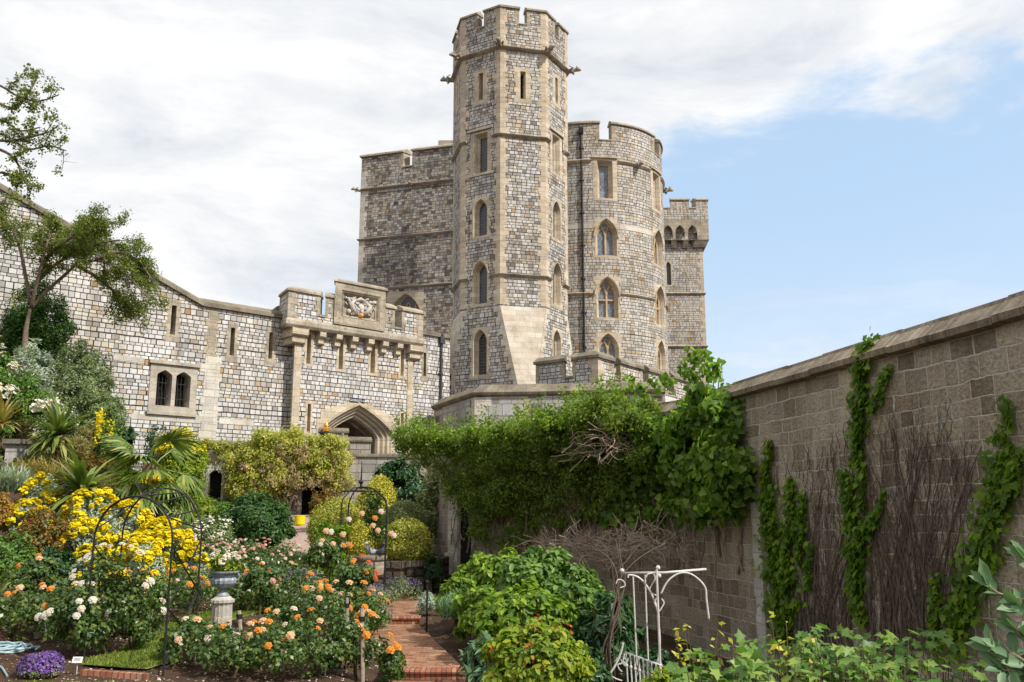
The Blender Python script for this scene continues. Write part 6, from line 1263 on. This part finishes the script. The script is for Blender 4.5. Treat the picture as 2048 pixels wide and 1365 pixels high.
def slab(px0, px1, py, Y, th, label):
    a = W(px0, py, Y); b = W(px1, py - 4, Y + .25); d = (b - a); t = thing('stone_slab', label, 'stone', (a + b) / 2 - Vector((0, 0, th))); m = MB(); r_ = Matrix.Rotation(math.atan2(d.y, d.x), 3, 'Z'); m.hexa((a + b) / 2 - Vector((0, 0, th / 2)), (d.length, .55, th), r_); m.build('slab', M_BROWN, t, bevel=.02)
    m = MB(); z0 = gz(a.x, Y) - .1; top = (a + b) / 2; hgt = top.z - th - z0; m.hexa((top.x, top.y + .1, z0 + hgt / 2 - .003), (d.length * .86, .4, hgt), r_); m.build('base', M_RET, t, bevel=.015)
slab(82, 142, 1190, 16.9, .16, 'weathered stone slab like a low seat behind the orange roses'); slab(-30, 30, 1200, 17.0, .10, 'flat stone ledge at the left edge behind the roses')
for px0, px1, py, Y, lab in ((12, 66, 888, 30.5, 'low mossy stone retaining wall at the left edge of the slope'),): 
    a = W(px0, py, Y); b = W(px1, py, Y + .2); pm = PM([(a.x, a.y), (b.x, b.y)]); o = thing('low_wall', lab, 'wall', (a.x, a.y, gz(a.x, Y) - .2)); m = MB(); m.box(pm, 0, pm.len, gz(a.x, Y) - .6, a.z, -.5, 0); m.build('wall', M_TERR, o); m = MB(); m.box(pm, -.1, pm.len + .1, a.z + .003, a.z + .16, -.6, .12); m.build('coping', M_COPE, o)
LP = [(162, 1333), (292, 1343), (352, 1326), (372, 1290), (400, 1262), (450, 1248), (520, 1228), (575, 1212), (590, 1200), (540, 1204), (470, 1222), (400, 1232), (350, 1244), (318, 1272), (250, 1302)]
def on_ground(px, py):
    lo, hi = 5.0, 60.0
    for k in range(50):
        mid = (lo + hi) / 2; q = W(px, py, mid)
        if q.z > gz(q.x, mid): lo = mid
        else: hi = mid
    return W(px, py, lo)
LG_ = [on_ground(*p) for p in LP]
m = MB(); lv = [Vector((x, y)) for x, y in ((q.x, q.y) for q in LG_)]; gx_ = np.arange(min(v.x for v in lv), max(v.x for v in lv), .2); V_ = list(lv); E_ = [(i, (i + 1) % len(lv)) for i in range(len(lv))]
inside = lambda p: sum(1 for i in range(len(lv)) if (lv[i].y > p[1]) != (lv[i - 1].y > p[1]) and p[0] < (lv[i - 1].x - lv[i].x) * (p[1] - lv[i].y) / (lv[i - 1].y - lv[i].y) + lv[i].x) % 2 == 1
for x in gx_:
    for y in np.arange(12.5, 23, .25):
        if inside((x, y)): V_.append(Vector((x, y)))
ov, oe, of, *_ = geometry.delaunay_2d_cdt(V_, E_, [], 1, 1e-4); m.v = [(p.x, p.y, gz(p.x, p.y) + .03) for p in ov]; m.f = [list(f) for f in of if inside(tuple(sum((ov[i] for i in f), Vector((0, 0))) / len(f)))]; m.uv = [None] * len(m.f)
M_LAWN = plain('lawn', (.17, .20, .05), .95, .45, 9, bump=.5); lw = m.build('lawn', M_LAWN); props(lw, kind='structure')
gp_ = []
while len(gp_) < 26000:
    x, y = random.uniform(lv[0].x - .2, 3), random.uniform(12.5, 23)
    for _ in range(1):
        if inside((x, y)): gp_.append((x, y))
    if len(gp_) == 0 and random.random() < 1e-6: break
gp_ = np.array(gp_) + RNG.normal(size=(len(gp_), 2)) * .05; pz_ = ground(gp_[:, 0], gp_[:, 1]) + .045; d = RNG.normal(size=(len(gp_), 3)) * .45; d[:, 2] = 1; N = nrmz(RNG.normal(size=(len(gp_), 3)) * np.array([1, 1, .1])); lm = LM(); lm.add('slim', np.column_stack([gp_, pz_]), nrmz(d), N, rs(len(gp_), .03, .065), 1.4); g_ = lm.build('grass', L_GRASS, None, kind='stuff')
# daisy-like fallen petals are in the soil; brick edging along the lawn front
ea, eb = on_ground(160, 1352), on_ground(292, 1362); pm = PM([(ea.x, ea.y), (eb.x, eb.y)]); m = MB(); m.box(pm, 0, pm.len, ea.z - .2, LG_[0].z + .06, -.11, 0, dv=(LG_[1].z - LG_[0].z)); props(m.build('lawn_edging', M_STEP), 'old brick edging along the front corner of the lawn strip', 'edging')
# grass in the lower left corner
n = 9000; x = rs(n, -8.6, -3.6); y = rs(n, 11.0, 12.75) + .1 * np.sin(x * 3); z = ground(x, y); d = RNG.normal(size=(n, 3)) * .5; d[:, 2] = 1; lm = LM(); lm.add('slim', np.column_stack([x, y, z]), nrmz(d), nrmz(RNG.normal(size=(n, 3)) * np.array([1, 1, .1])), rs(n, .03, .07), 1.6); lm.build('grass', L_GRASS, None, kind='stuff')
# weeds and fallen petals on the soil
n = 2600; x = rs(n, -9, -1.8); y = rs(n, 12.6, 21); z = ground(x, y) + .012; lm = LM(); lm.add('leaf', np.column_stack([x, y, z]), orient(np.tile([0, 0, 1.0], (n, 1)) + RNG.normal(size=(n, 3)) * .3), np.tile([0, 0, 1.0], (n, 1)) + RNG.normal(size=(n, 3)) * .2, rs(n, .02, .05), 1.6); lm.build('fallen_petals', F_BLSH, None, kind='stuff')

n = 420; y = rs(n, 12.6, 27); x = interp(y, PATHX) + rs(n, -.7, .7); z = pathz(y) + .006; lm = LM(); lm.add('leaf', np.column_stack([x, y, z]), orient(np.tile([0, 0, 1.0], (n, 1)) + RNG.normal(size=(n, 3)) * .3), np.tile([0, 0, 1.0], (n, 1)) + RNG.normal(size=(n, 3)) * .2, rs(n, .015, .04), 1.5); lm.build('path_litter', L_TAN, None, kind='stuff')
# ================================================================ climbers and shrubs on the right
cv = thing('wall_climber', 'dense small leaved green climber covering the far part of the garden wall', 'climber', GW(GW.u[1] + 4, -2.5, .2))
VA = [(822, 895), (850, 872), (905, 862), (955, 870), (1000, 866), (1062, 868), (1120, 848), (1180, 832), (1235, 818), (1300, 815), (1345, 840), (1370, 880), (1350, 940), (1290, 955), (1230, 940), (1190, 975), (1130, 960), (1100, 1000), (1065, 985), (1050, 1035), (1000, 1050), (965, 1000), (935, 985), (900, 950), (862, 925), (830, 910)]
GWS = PM([(g_end.x - 4.5, g_end.y + 1.2), (g_end.x, g_end.y), g_mid, g_near])
wall_mass(GWS, VA, 50000, 300, 1.15, .34, 'leaf', .088, L_VINE, cv, wid=1.15)
wall_mass(GWS, [(900, 950), (960, 1070), (1060, 1095), (1110, 1060), (1200, 1035), (1330, 1030), (1340, 950), (1200, 950), (1060, 950)], 13000, 150, .8, .27, 'leaf', .09, L_VINE, cv, 'trailing_leaves', droop=.8)
wall_mass(GWS, [(826, 890), (905, 862), (1060, 866), (1180, 828), (1300, 808), (1360, 850), (1240, 880), (1090, 905), (900, 905)], 22000, 120, 1.6, .32, 'leaf', .11, L_VINE, cv)
wall_mass(GWS, [(826, 884), (860, 866), (905, 856), (955, 866), (1000, 860), (1062, 862), (1120, 842), (1180, 824), (1240, 812), (1300, 806), (1330, 830), (1240, 850), (1120, 872), (1000, 890), (900, 890)], 9000, 210, 1.9, .20, 'leaf', .09, L_HYD, cv, 'lit_top_leaves', lo=.7, droop=.1)  # added layer of paler leaves along the top, sunlight put into their colour
M_ = MB(); tp = []
for k in range(44):
    px = random.uniform(835, 1300); py = float(np.interp(px, [835, 905, 1060, 1180, 1300], [880, 862, 864, 828, 808])); u, v = GWS.uv(px, py); a = Vector(GWS(u, v, random.uniform(.3, 1.2))); b = a + Vector((random.uniform(-.3, .3), random.uniform(-.2, .2), random.uniform(.25, .8)))
    M_.tube([a - Vector((0, 0, .3)), a.lerp(b, .5) + Vector((.03, 0, .03)), b], [.012, .009, .005], 4); tp += [tuple(a.lerp(b, f)) for f in (.2, .5, .75, 1.0)]
props(M_.build('shoots', M_STEM, cv), kind='stuff'); lm = LM(); crown(lm, 'leaf', (0, 0, 0), 1, 2600, .095, cs=.17, pts=tp, droop=.3); lm.build('shoot_leaves', L_HYD, cv, kind='stuff')
def wigs(pm, t, region, n, L, rad, mat, name, dmax=.22, bend=.25, kmin=5):
    """dry creeper stems running up the wall"""
    for x, y in poly_sample(region, n):
        u, v = pm.uv(x, y); m = MB(); pts = []; q = random.uniform(-.12, .12); l = L * random.uniform(.5, 1.3); d0 = random.uniform(.02, dmax); s_ = 7
        for k in range(s_ + 1): pts.append(pm(u, v, d0 + random.uniform(-.012, .012))); v += l / s_ * random.uniform(.7, 1.1); u += (q + random.gauss(0, bend)) * l / s_
        m.tube(pts, [rad * (1 - .65 * k / s_) * random.uniform(.8, 1.2) for k in range(s_ + 1)], 5, False); yield m
def wig_mesh(pm, t, region, n, L, rad, mat, name, dmax=.22, bend=.25):
    M_ = MB()
    for m in wigs(pm, t, region, n, L, rad, mat, name, dmax, bend):
        o = len(M_.v); M_.v += m.v; M_.f += [[i + o for i in f] for f in m.f]; M_.uv += m.uv
    return props(M_.build(name, mat, t), kind='stuff')
wig_mesh(GW, cv, [(905, 1120), (960, 990), (1080, 1010), (1200, 970), (1330, 1000), (1330, 1120), (1200, 1150), (1000, 1150)], 170, 1.6, .028, M_TWIG, 'bare_stems', .35, .3)
bv = thing('broad_climber', 'bright green heart leaved climber tumbling over the wall end beside the coping', 'climber', GW(GWu(1400, 900), -2.6, .2))
VB = [(1275, 815), (1300, 815), (1345, 830), (1385, 812), (1425, 790), (1455, 786), (1478, 812), (1488, 840), (1490, 890), (1512, 915), (1512, 970), (1500, 1010), (1450, 985), (1400, 965), (1350, 940), (1310, 900)]
wall_mass(GW, VB, 7000, 150, .85, .30, 'heart', .155, L_BROAD, bv, droop=.6)
wall_mass(GW, [(1240, 920), (1500, 960), (1505, 1030), (1420, 1060), (1330, 1060), (1230, 1040)], 1300, 80, .75, .25, 'heart', .15, L_BROAD, bv, 'trailing_leaves', droop=.8)
M_ = MB(); tp = []
for px, py, tx, ty in ((1300, 800, 1290, 750), (1340, 800, 1345, 758), (1400, 785, 1410, 728), (1425, 775, 1428, 703), (1440, 770, 1452, 708), (1460, 780, 1478, 730), (1375, 800, 1372, 760), (1320, 810, 1318, 776), (1412, 780, 1420, 740), (1450, 775, 1465, 735)):
    u, v = GW.uv(px, py); a = Vector(GW(u, v, .3)); u2, v2 = GW.uv(tx, ty); b = Vector(GW(u2, v2, .55)); M_.tube([a, a.lerp(b, .5) + Vector((.04, 0, .05)), b], [.012, .009, .005], 5); tp += [tuple(a.lerp(b, f)) for f in (.5, .7, .85, 1.0)]
M_.build('shoot', M_STEM, bv); lm = LM(); crown(lm, 'heart', (0, 0, 0), 1, 330, .13, cs=.16, pts=tp, droop=.6); lm.build('shoot_leaves', L_BROAD, bv)
wig_mesh(GW, bv, [(1330, 1180), (1500, 1200), (1500, 1000), (1340, 1000)], 34, 1.7, .026, M_TWIG, 'bare_stems', .3, .3)
# tangle of dry twigs above the white seat
tg = thing('dry_twigs', 'brown tangle of dry climber twigs above the white metal seat', 'dead climber', GW(GWu(1290, 1080), -1.5, 1.0)); M_ = MB()
for reg, n_, d0 in (([(1170, 1085), (1300, 1068), (1410, 1060), (1415, 1098), (1330, 1126), (1195, 1122)], 430, (.3, 2.0)), ([(1220, 880), (1330, 860), (1345, 905), (1230, 920)], 100, (1.0, 1.6))):
    for x, y in poly_sample(reg, n_):
        u, v = GW.uv(x, y); p = Vector(GW(u, v, random.uniform(*d0))); pts = [p]; d = Vector((random.gauss(0, 1), random.gauss(0, .6), random.gauss(0, .45))).normalized()
        for k in range(4): d = (d + Vector((random.gauss(0, .35), random.gauss(0, .3), random.gauss(0, .3)))).normalized(); pts.append(pts[-1] + d * random.uniform(.10, .22))
        M_.tube(pts, random.uniform(.005, .013), 4, False)
props(M_.build('twigs', M_TANG, tg), kind='stuff')
# ivy strips on the near wall
def ivy(label, paths, per_m=950, sz=.115):
    t = None; lm = LM(); M_ = MB()
    for path in paths:
        P3 = []
        for px, py, wd in path: u, v = GW.uv(px, py); P3.append((u, v, wd))
        if t is None: t = thing('ivy', label, 'climber', GW(P3[-1][0], P3[-1][1], .05), 'green ivy strips on the near garden wall')
        sp_ = []
        for (u0, v0, w0), (u1, v1, w1) in zip(P3[:-1], P3[1:]):
            L = math.hypot(u1 - u0, v1 - v0); n = int(L * per_m * (w0 + w1)); f = rs(n, 0, 1); wv_ = 2.5 * (w0 + (w1 - w0) * f) * (.62 + .55 * np.sin(f * L * 5 + u0) * np.sin(f * L * 2.3)); u = u0 + (u1 - u0) * f + RNG.normal(size=n) * np.clip(wv_, .03, 1) * .55; v = v0 + (v1 - v0) * f + RNG.normal(size=n) * .05
            pos = np.array([GW(a, b, .03 + random.random() ** 1.5 * .13) for a, b in zip(u, v)]); nn = np.array([tuple(GW.nrm(a)) for a in u]); N = nrmz(nn + np.array([0, 0, .45]) + RNG.normal(size=(n, 3)) * .35); T = nrmz(np.array([0, 0, -1.0]) + RNG.normal(size=(n, 3)) * .45); T = T - N * (T * N).sum(1, keepdims=True); lm.add('ivy', pos, T, N, sz * rs(n, .5, 1.25))
        M_.tube([GW(u, v, .02) for u, v, w_ in P3], .012, 5)
    lm.build('foliage', L_IVY, t); M_.build('stem', M_VSTEM, t); return t
ivy('ivy column climbing onto the wall coping', [[(1752, 672, .07), (1738, 700, .12), (1728, 725, .16), (1727, 790, .19), (1725, 850, .19), (1722, 900, .15), (1720, 935, .10)], [(1785, 735, .05), (1768, 780, .07), (1748, 820, .09)], [(1735, 930, .05), (1730, 980, .06), (1733, 1020, .06)]])
ivy('broad ivy clump low on the wall beneath the column', [[(1693, 940, .07), (1698, 990, .10), (1715, 1040, .17), (1722, 1090, .22), (1718, 1150, .22), (1722, 1210, .16), (1735, 1245, .08)], [(1775, 990, .04), (1760, 1030, .08), (1735, 1070, .12)], [(1708, 950, .04), (1712, 1040, .1)]])
ivy('wide ivy sheet beside the pale stone strip', [[(1545, 880, .05), (1538, 950, .12), (1542, 1030, .16), (1555, 1110, .22), (1570, 1180, .28), (1572, 1240, .24), (1575, 1290, .14)], [(1585, 955, .07), (1588, 1020, .10), (1582, 1100, .16), (1580, 1180, .18)], [(1612, 985, .06), (1610, 1050, .10), (1605, 1120, .12)], [(1628, 1085, .04), (1622, 1180, .05)]])
ivy('slanting ivy strip near the right edge of the wall', [[(2022, 800, .04), (2015, 870, .07), (2005, 940, .12), (2000, 1000, .15), (1985, 1060, .15), (1965, 1120, .17), (1945, 1180, .17), (1925, 1240, .18), (1905, 1300, .15)], [(2050, 900, .08), (2035, 950, .08), (2015, 1000, .08)], [(1880, 1150, .04), (1878, 1220, .07), (1880, 1290, .08)]])
# dry creeper stems on the near wall
dc = thing('bare_creeper', 'leafless brown creeper stems fanning up the near garden wall', 'climber', GW(GWu(1830, 1280), -2.8, .05))
M_ = MB(); 
for bx, by, n_, sp_, top in ((1832, 1270, 20, 120, 850), (1800, 1290, 12, 90, 860), (1875, 1260, 14, 110, 840), (1650, 1290, 16, 110, 930), (1690, 1280, 12, 80, 960), (1760, 1290, 12, 80, 900), (1620, 1280, 8, 60, 960)):
    for k in range(n_):
        tx = bx + random.uniform(-1, 1) * sp_; ty = top + random.uniform(0, 190); u0, v0 = GW.uv(bx + random.uniform(-22, 22), by + 30); u1, v1 = GW.uv(min(tx, 2045), ty); pts = []; s_ = 12; w_ = 0
        for i in range(s_ + 1): f = i / s_; w_ += random.gauss(0, .028); g = f ** 1.5; pts.append(GW(u0 + (u1 - u0) * g + w_, v0 + (v1 - v0) * f, .02 + random.uniform(0, .03)))
        rr = random.uniform(.006, .03) * (1.0 if random.random() < .5 else .6); M_.tube(pts, [rr * (1 - .75 * i / s_) for i in range(s_ + 1)], 5, False)
props(M_.build('stems', M_VSTEM, dc), kind='stuff')
wig_mesh(GW, dc, [(1540, 1320), (1545, 960), (1640, 900), (1700, 890), (1790, 880), (1900, 880), (1960, 1000), (1900, 1300)], 560, .65, .007, M_VSTEM, 'fine_stems', .06, .45)
# shrubs along the right of the path
def bush(px, py0, Y, rx, label, mat, tpl, n, size, ry=None, name='leafy_shrub', cl=110, cs=.2, up=.7, droop=.35, wid=1.0, extra=None, group=None, b_z=None, zmin=-.5):
    top = W(px, py0, Y); b = Vector((top.x, Y, gz(top.x, Y))); h = top.z - b.z; t = thing(name, label, 'shrub', b, group); lm = LM(); c = (b.x, b.y, b.z + h * .5); r = (rx * .9, (ry or rx) * .9, h * .46); crown(lm, tpl, c, r, n, size, cl, cs, .55, up, droop, wid, zmin, .45); lm.build('foliage', mat, t); stems(b, 7, h * .8, rx * .6, .018).build('stem', M_STEM, t); return t, c, r
bush(1000, 1098, 20.5, 1.1, 'tall leafy green shrub at the bend of the garden wall', L_HYD, 'oval', 9000, .15)
bush(1085, 1092, 18.6, 1.1, 'dark leafy shrub below the creeper covered wall', L_MID, 'oval', 9000, .15)
bush(915, 1148, 20.0, .50, 'small bright green shrub at the path edge beside the stake light', L_HYD, 'oval', 3600, .13, cl=50)
bush(978, 1165, 17.8, .74, 'bright green hydrangea beside the upper brick path', L_HYD, 'oval', 5600, .14, cl=70)
bush(1055, 1165, 16.2, 1.0, 'broad green hydrangea right of the brick path', L_HYD, 'oval', 8200, .14)
bush(1150, 1150, 16.6, .8, 'deep green shrub left of the white seat', L_MID, 'oval', 5200, .14, cl=70)
bush(978, 1268, 14.6, .36, 'grey green lance leaved plant at the lower path edge', L_OLIVE, 'slim', 1300, .24, cl=26, wid=1.5, name='edging_plant')
t, c, r = bush(1072, 1232, 12.8, .78, 'yellow green shrub with red berries at the bottom of the photo', L_LIME, 'oval', 6500, .10, cl=80)
flowers(t, c, r, 60, F_RED, .035, 26, .1, 1.0, 'berries', zmin=-.3)
bush(1150, 1290, 13.0, .55, 'dark bush between the yellow green shrub and the white seat', L_DARK, 'oval', 3800, .10, cl=50)
bush(1215, 1170, 15.6, .55, 'ferny dark green plant behind the white seat', L_DARK, 'slim', 2600, .22, cl=50, wid=1.3, name='fern')
bush(1330, 1290, 14.6, .7, 'dark leafy plant in the shade right of the white seat', L_DARK, 'oval', 3200, .11, cl=50)
tuft(905, 1222, 40, 18.6, 500, .35, L_OLIVE, 'strappy leaves edging the brick path', 'edging_plant', 'plant')
# old vine trunk by the seat
ot_ = thing('vine_trunk', 'tangled old vine stems twisting up behind the white seat', 'climber', W(1232, 1345, 14.6)); m = MB()
for k in range(7): dx = random.uniform(-14, 14); e = random.uniform(-34, 40); m.tube(smooth_pts([W(1224 + dx * .5, 1375, 14.9), W(1214 + dx, 1300, 14.8 + .02 * k), W(1236 + random.uniform(-14, 14), 1230, 14.9), W(1240 + random.uniform(-14, 14), 1165, 15.0), W(1250 + e, 1118, 15.1), W(1262 + e * 2.6, 1092 + random.uniform(-15, 15), 15.3)]), [.019 * (1 - .028 * i) * (1 if k % 3 == 0 else .5) for i in range(21)], 6)
m.build('stem', M_VSTEM, ot_, smooth=True)
# white metal arbour seat
M_WHT = plain('white_iron', (.60, .57, .55), .5, .18, 12, bump=.2)
st_ = thing('arbour_seat', 'white wrought iron garden seat with trellis posts and scrolled brackets', 'garden seat', gpt(1290, 13.7)); fz_ = gz(st_.location.x, 13.7)
def rod(name, pts, Y, rad=.016, sm=True):
    P_ = [W(p[0], p[1], Y + (p[2] if len(p) > 2 else 0)) for p in pts]; m = MB(); m.tube(smooth_pts(P_, 6) if sm and len(P_) > 2 else P_, rad * .82, 7); return m.build(name, M_WHT, st_, smooth=True)
for px0, px1, Y, py0, rad in ((1266, 1275, 14.3, 1148, .012), (1290, 1298, 14.3, 1150, .012), (1313, 1322, 13.5, 1140, .017)):
    a = W(px0, py0, Y); b = W(px1, 1362, Y); e = gz(b.x, Y); b = Vector((b.x + (b.x - a.x) * .3, b.y, e - .1)); m = MB(); m.tube([a, b], rad, 8); m.build('post', M_WHT, st_)
rod('top_rail', [(1244, 1147, .5), (1330, 1146, 0), (1412, 1139, .3)], 13.6, .024, False)
for p in ((1316, 1136), (1318, 1152), (1244, 1142)): m = MB(); m.blob(W(*p, 13.55), .035); m.build('knob', M_WHT, st_, smooth=True)
rod('bracket', [(1322, 1188), (1334, 1165), (1352, 1150), (1372, 1146), (1392, 1155), (1410, 1175), (1413, 1200), (1418, 1240)], 13.6, .018)
rod('bracket', [(1318, 1236), (1310, 1205), (1298, 1180), (1286, 1163), (1272, 1153), (1258, 1151), (1256, 1156)], 13.7, .018)
rod('scroll', [(1290, 1158), (1296, 1149), (1306, 1148), (1310, 1158), (1304, 1170), (1299, 1180), (1306, 1188), (1314, 1192)], 13.55, .013)
rod('scroll', [(1323, 1198), (1328, 1206), (1324, 1215), (1318, 1224)], 13.5, .013); rod('scroll', [(1314, 1196), (1309, 1205), (1312, 1213)], 13.5, .013)
rod('scroll', [(1232, 1168), (1236, 1160), (1246, 1162), (1250, 1172), (1240, 1176)], 14.2, .012)
rod('curved_stay', [(1316, 1236), (1320, 1280), (1316, 1320), (1306, 1350)], 13.55, .016)
rod('back_rail', [(1250, 1305, .55), (1324, 1332, -.1)], 13.5, .016, False)
for k in range(9): f = k / 8; x, y, Yk = 1252 + 68 * f, 1307 + 24 * f, 14.0 - .6 * f; a = W(x, y, Yk); m = MB(); b = Vector((a.x + .02, a.y, a.z - .48)); m.tube([a, a.lerp(b, .3), a.lerp(b, .36), a.lerp(b, .42), b], [.011, .011, .024, .011, .011], 7); m.build('baluster', M_WHT, st_)
rod('arm', [(1246, 1286), (1243, 1302), (1234, 1325), (1222, 1345), (1208, 1362), (1196, 1374)], 13.2, .019)
rod('scroll', [(1249, 1308), (1244, 1326), (1236, 1330), (1238, 1338), (1244, 1344)], 13.3, .012); rod('scroll', [(1222, 1352), (1232, 1358), (1244, 1362)], 13.2, .012)
a = W(1250, 1306, 14.05); m = MB(); s0 = Vector((a.x - .2, a.y - .7, a.z - .5)); m.hexa((a.x + .12, a.y - .45, a.z - .50), (.95, .5, .03)); m.build('seat', M_WHT, st_)
for dx, dy in ((-.3, -.65), (.5, -.65)): m = MB(); q = Vector((a.x + .12 + dx, a.y - .45 + dy * .3, 0)); m.tube([(q.x, q.y, a.z - .5), (q.x, q.y, gz(q.x, q.y) - .05)], .018, 7); m.build('leg', M_WHT, st_)
# foreground plants at the bottom right
def herb(px, py, Y, n, L, label, mat, tpl, name='leafy_plant', hgt=.5, spread=.3, group='big leaved plants along the bottom right'):
    c = W(px, py, Y); b = Vector((c.x, c.y, min(gz(c.x, Y), c.z - .2))); t = thing(name, label, 'plant', b, group); ms = MB(); lm = LM(); pos = []
    for k in range(n):
        a = random.uniform(0, 6.283); s_ = spread * math.sqrt(random.random()); tip = Vector((c.x + s_ * math.cos(a), c.y + s_ * .7 * math.sin(a), c.z + random.uniform(-.35, .06) * hgt * 2)); ms.tube([b + Vector((random.uniform(-.04, .04), 0, 0)), b.lerp(tip, .6) + Vector((0, 0, .08)), tip], [.008, .006, .004], 4, False); pos += [tuple(tip)] + [tuple(b.lerp(tip, f) + Vector((random.uniform(-.05, .05), random.uniform(-.05, .05), .02))) for f in (.75, .88)]
    pos = np.array(pos); pos = np.concatenate([pos, pos + RNG.normal(size=pos.shape) * .05]); n_ = len(pos); N = nrmz(np.array([0, -.25, 1.0]) + RNG.normal(size=(n_, 3)) * .4); T = orient(N, .25); lm.add(tpl, pos, T, N, L * rs(n_, .5, 1.2)); lm.build('leaves', mat, t); ms.build('stem', M_STEM, t); return t
for i, (px, py, n_, lab) in enumerate(((1450, 1300, 26, 'large leaved plant left in the row of plants at the bottom right'), (1530, 1285, 28, 'large leaved plant below the wide ivy sheet'), (1610, 1275, 30, 'large leaved plant below the broad ivy clump'), (1690, 1268, 30, 'tall large leaved plant below the ivy column'), (1770, 1280, 30, 'large leaved plant in front of the bare creeper'), (1845, 1275, 24, 'large leaved plant in front of the slanting ivy strip'), (1420, 1345, 22, 'low large leaved plant beside the white seat'), (1560, 1335, 30, 'low large leaved plant at the bottom edge below the ivy sheet'), (1670, 1330, 30, 'low large leaved plant at the bottom edge below the clump'), (1780, 1335, 30, 'low large leaved plant at the bottom edge below the creeper'), (1880, 1340, 22, 'low large leaved plant at the bottom edge nearest the leathery bush'))):
    herb(px, py, 9.0 + .35 * (i % 3) - (.8 if py > 1310 else 0), n_, .125, lab, L_VINEF, 'ivy', spread=.42)
t, c, r = bush(1340, 1335, 11.2, .55, 'low yellow green leafy clump at the bottom edge below the white seat', L_LIME, 'leaf', 2600, .085, cl=40)
herb(1575, 1240, 9.4, 10, .10, 'yellowish young plant standing above the row below the ivy sheet', L_BOXY, 'leaf', spread=.3); herb(1400, 1255, 11.5, 10, .11, 'yellowish young shoots beside the pale stone strip', L_BOXY, 'leaf', spread=.35)
def spray(t, pts, Y, n, L):
    P_ = smooth_pts([W(p[0], p[1], Y + (p[2] if len(p) > 2 else 0)) for p in pts], 5); ms = MB(); ms.tube(P_, [.006 - .0035 * i / len(P_) for i in range(len(P_))], 5); ms.build('twig', M_TWIG, t); lm = LM(); pos = []; T = []
    for k in range(n):
        i = int((.15 + .85 * k / n) * (len(P_) - 1)); d = (P_[min(i + 1, len(P_) - 1)] - P_[max(i - 1, 0)]).normalized(); s_ = Vector((random.gauss(0, 1), random.gauss(0, .8), random.gauss(0, 1))); pos.append(tuple(P_[i])); T.append(tuple((d * .7 + s_ * .6).normalized()))
    d = (P_[-1] - P_[-3]).normalized()
    for k in range(4): pos.append(tuple(P_[-1])); T.append(tuple((d + Vector((random.gauss(0, .5), random.gauss(0, .4), random.gauss(0, .5)))).normalized()))
    n_ = len(pos); N = nrmz(np.array([-.2, -.7, .6]) + RNG.normal(size=(n_, 3)) * .45); lm.add('oval', np.array(pos), np.array(T), N, L * rs(n_, .75, 1.15), .78); lm.build('leaves', L_OLIVE, t)
lb = thing('leathery_bush', 'bush with pale backed leathery oval leaves leaning in at the right edge', 'shrub', gpt(2190, 3.6))
for pts in ([(2200, 1290), (2110, 1215), (2050, 1200), (2000, 1188), (1978, 1172)], [(2200, 1350), (2120, 1300), (2060, 1285), (2032, 1262)], [(2200, 1390), (2120, 1360), (2060, 1345), (2005, 1340)], [(2210, 1250), (2130, 1190), (2075, 1150), (2052, 1120)], [(2180, 1420), (2080, 1385), (2030, 1362), (2010, 1325)], [(2190, 1400), (2110, 1340), (2070, 1310), (2050, 1330)], [(2190, 1330), (2100, 1262), (2060, 1235), (2040, 1215)], [(2200, 1400), (2090, 1350), (2030, 1310), (1985, 1295)]):
    spray(lb, pts, 3.2, 9, .088)
m = MB(); m.tube(smooth_pts([gpt(2200, 3.4), W(2230, 1420, 3.3), W(2215, 1240, 3.2)]), .02, 6); m.build('stem', M_STEM, lb)
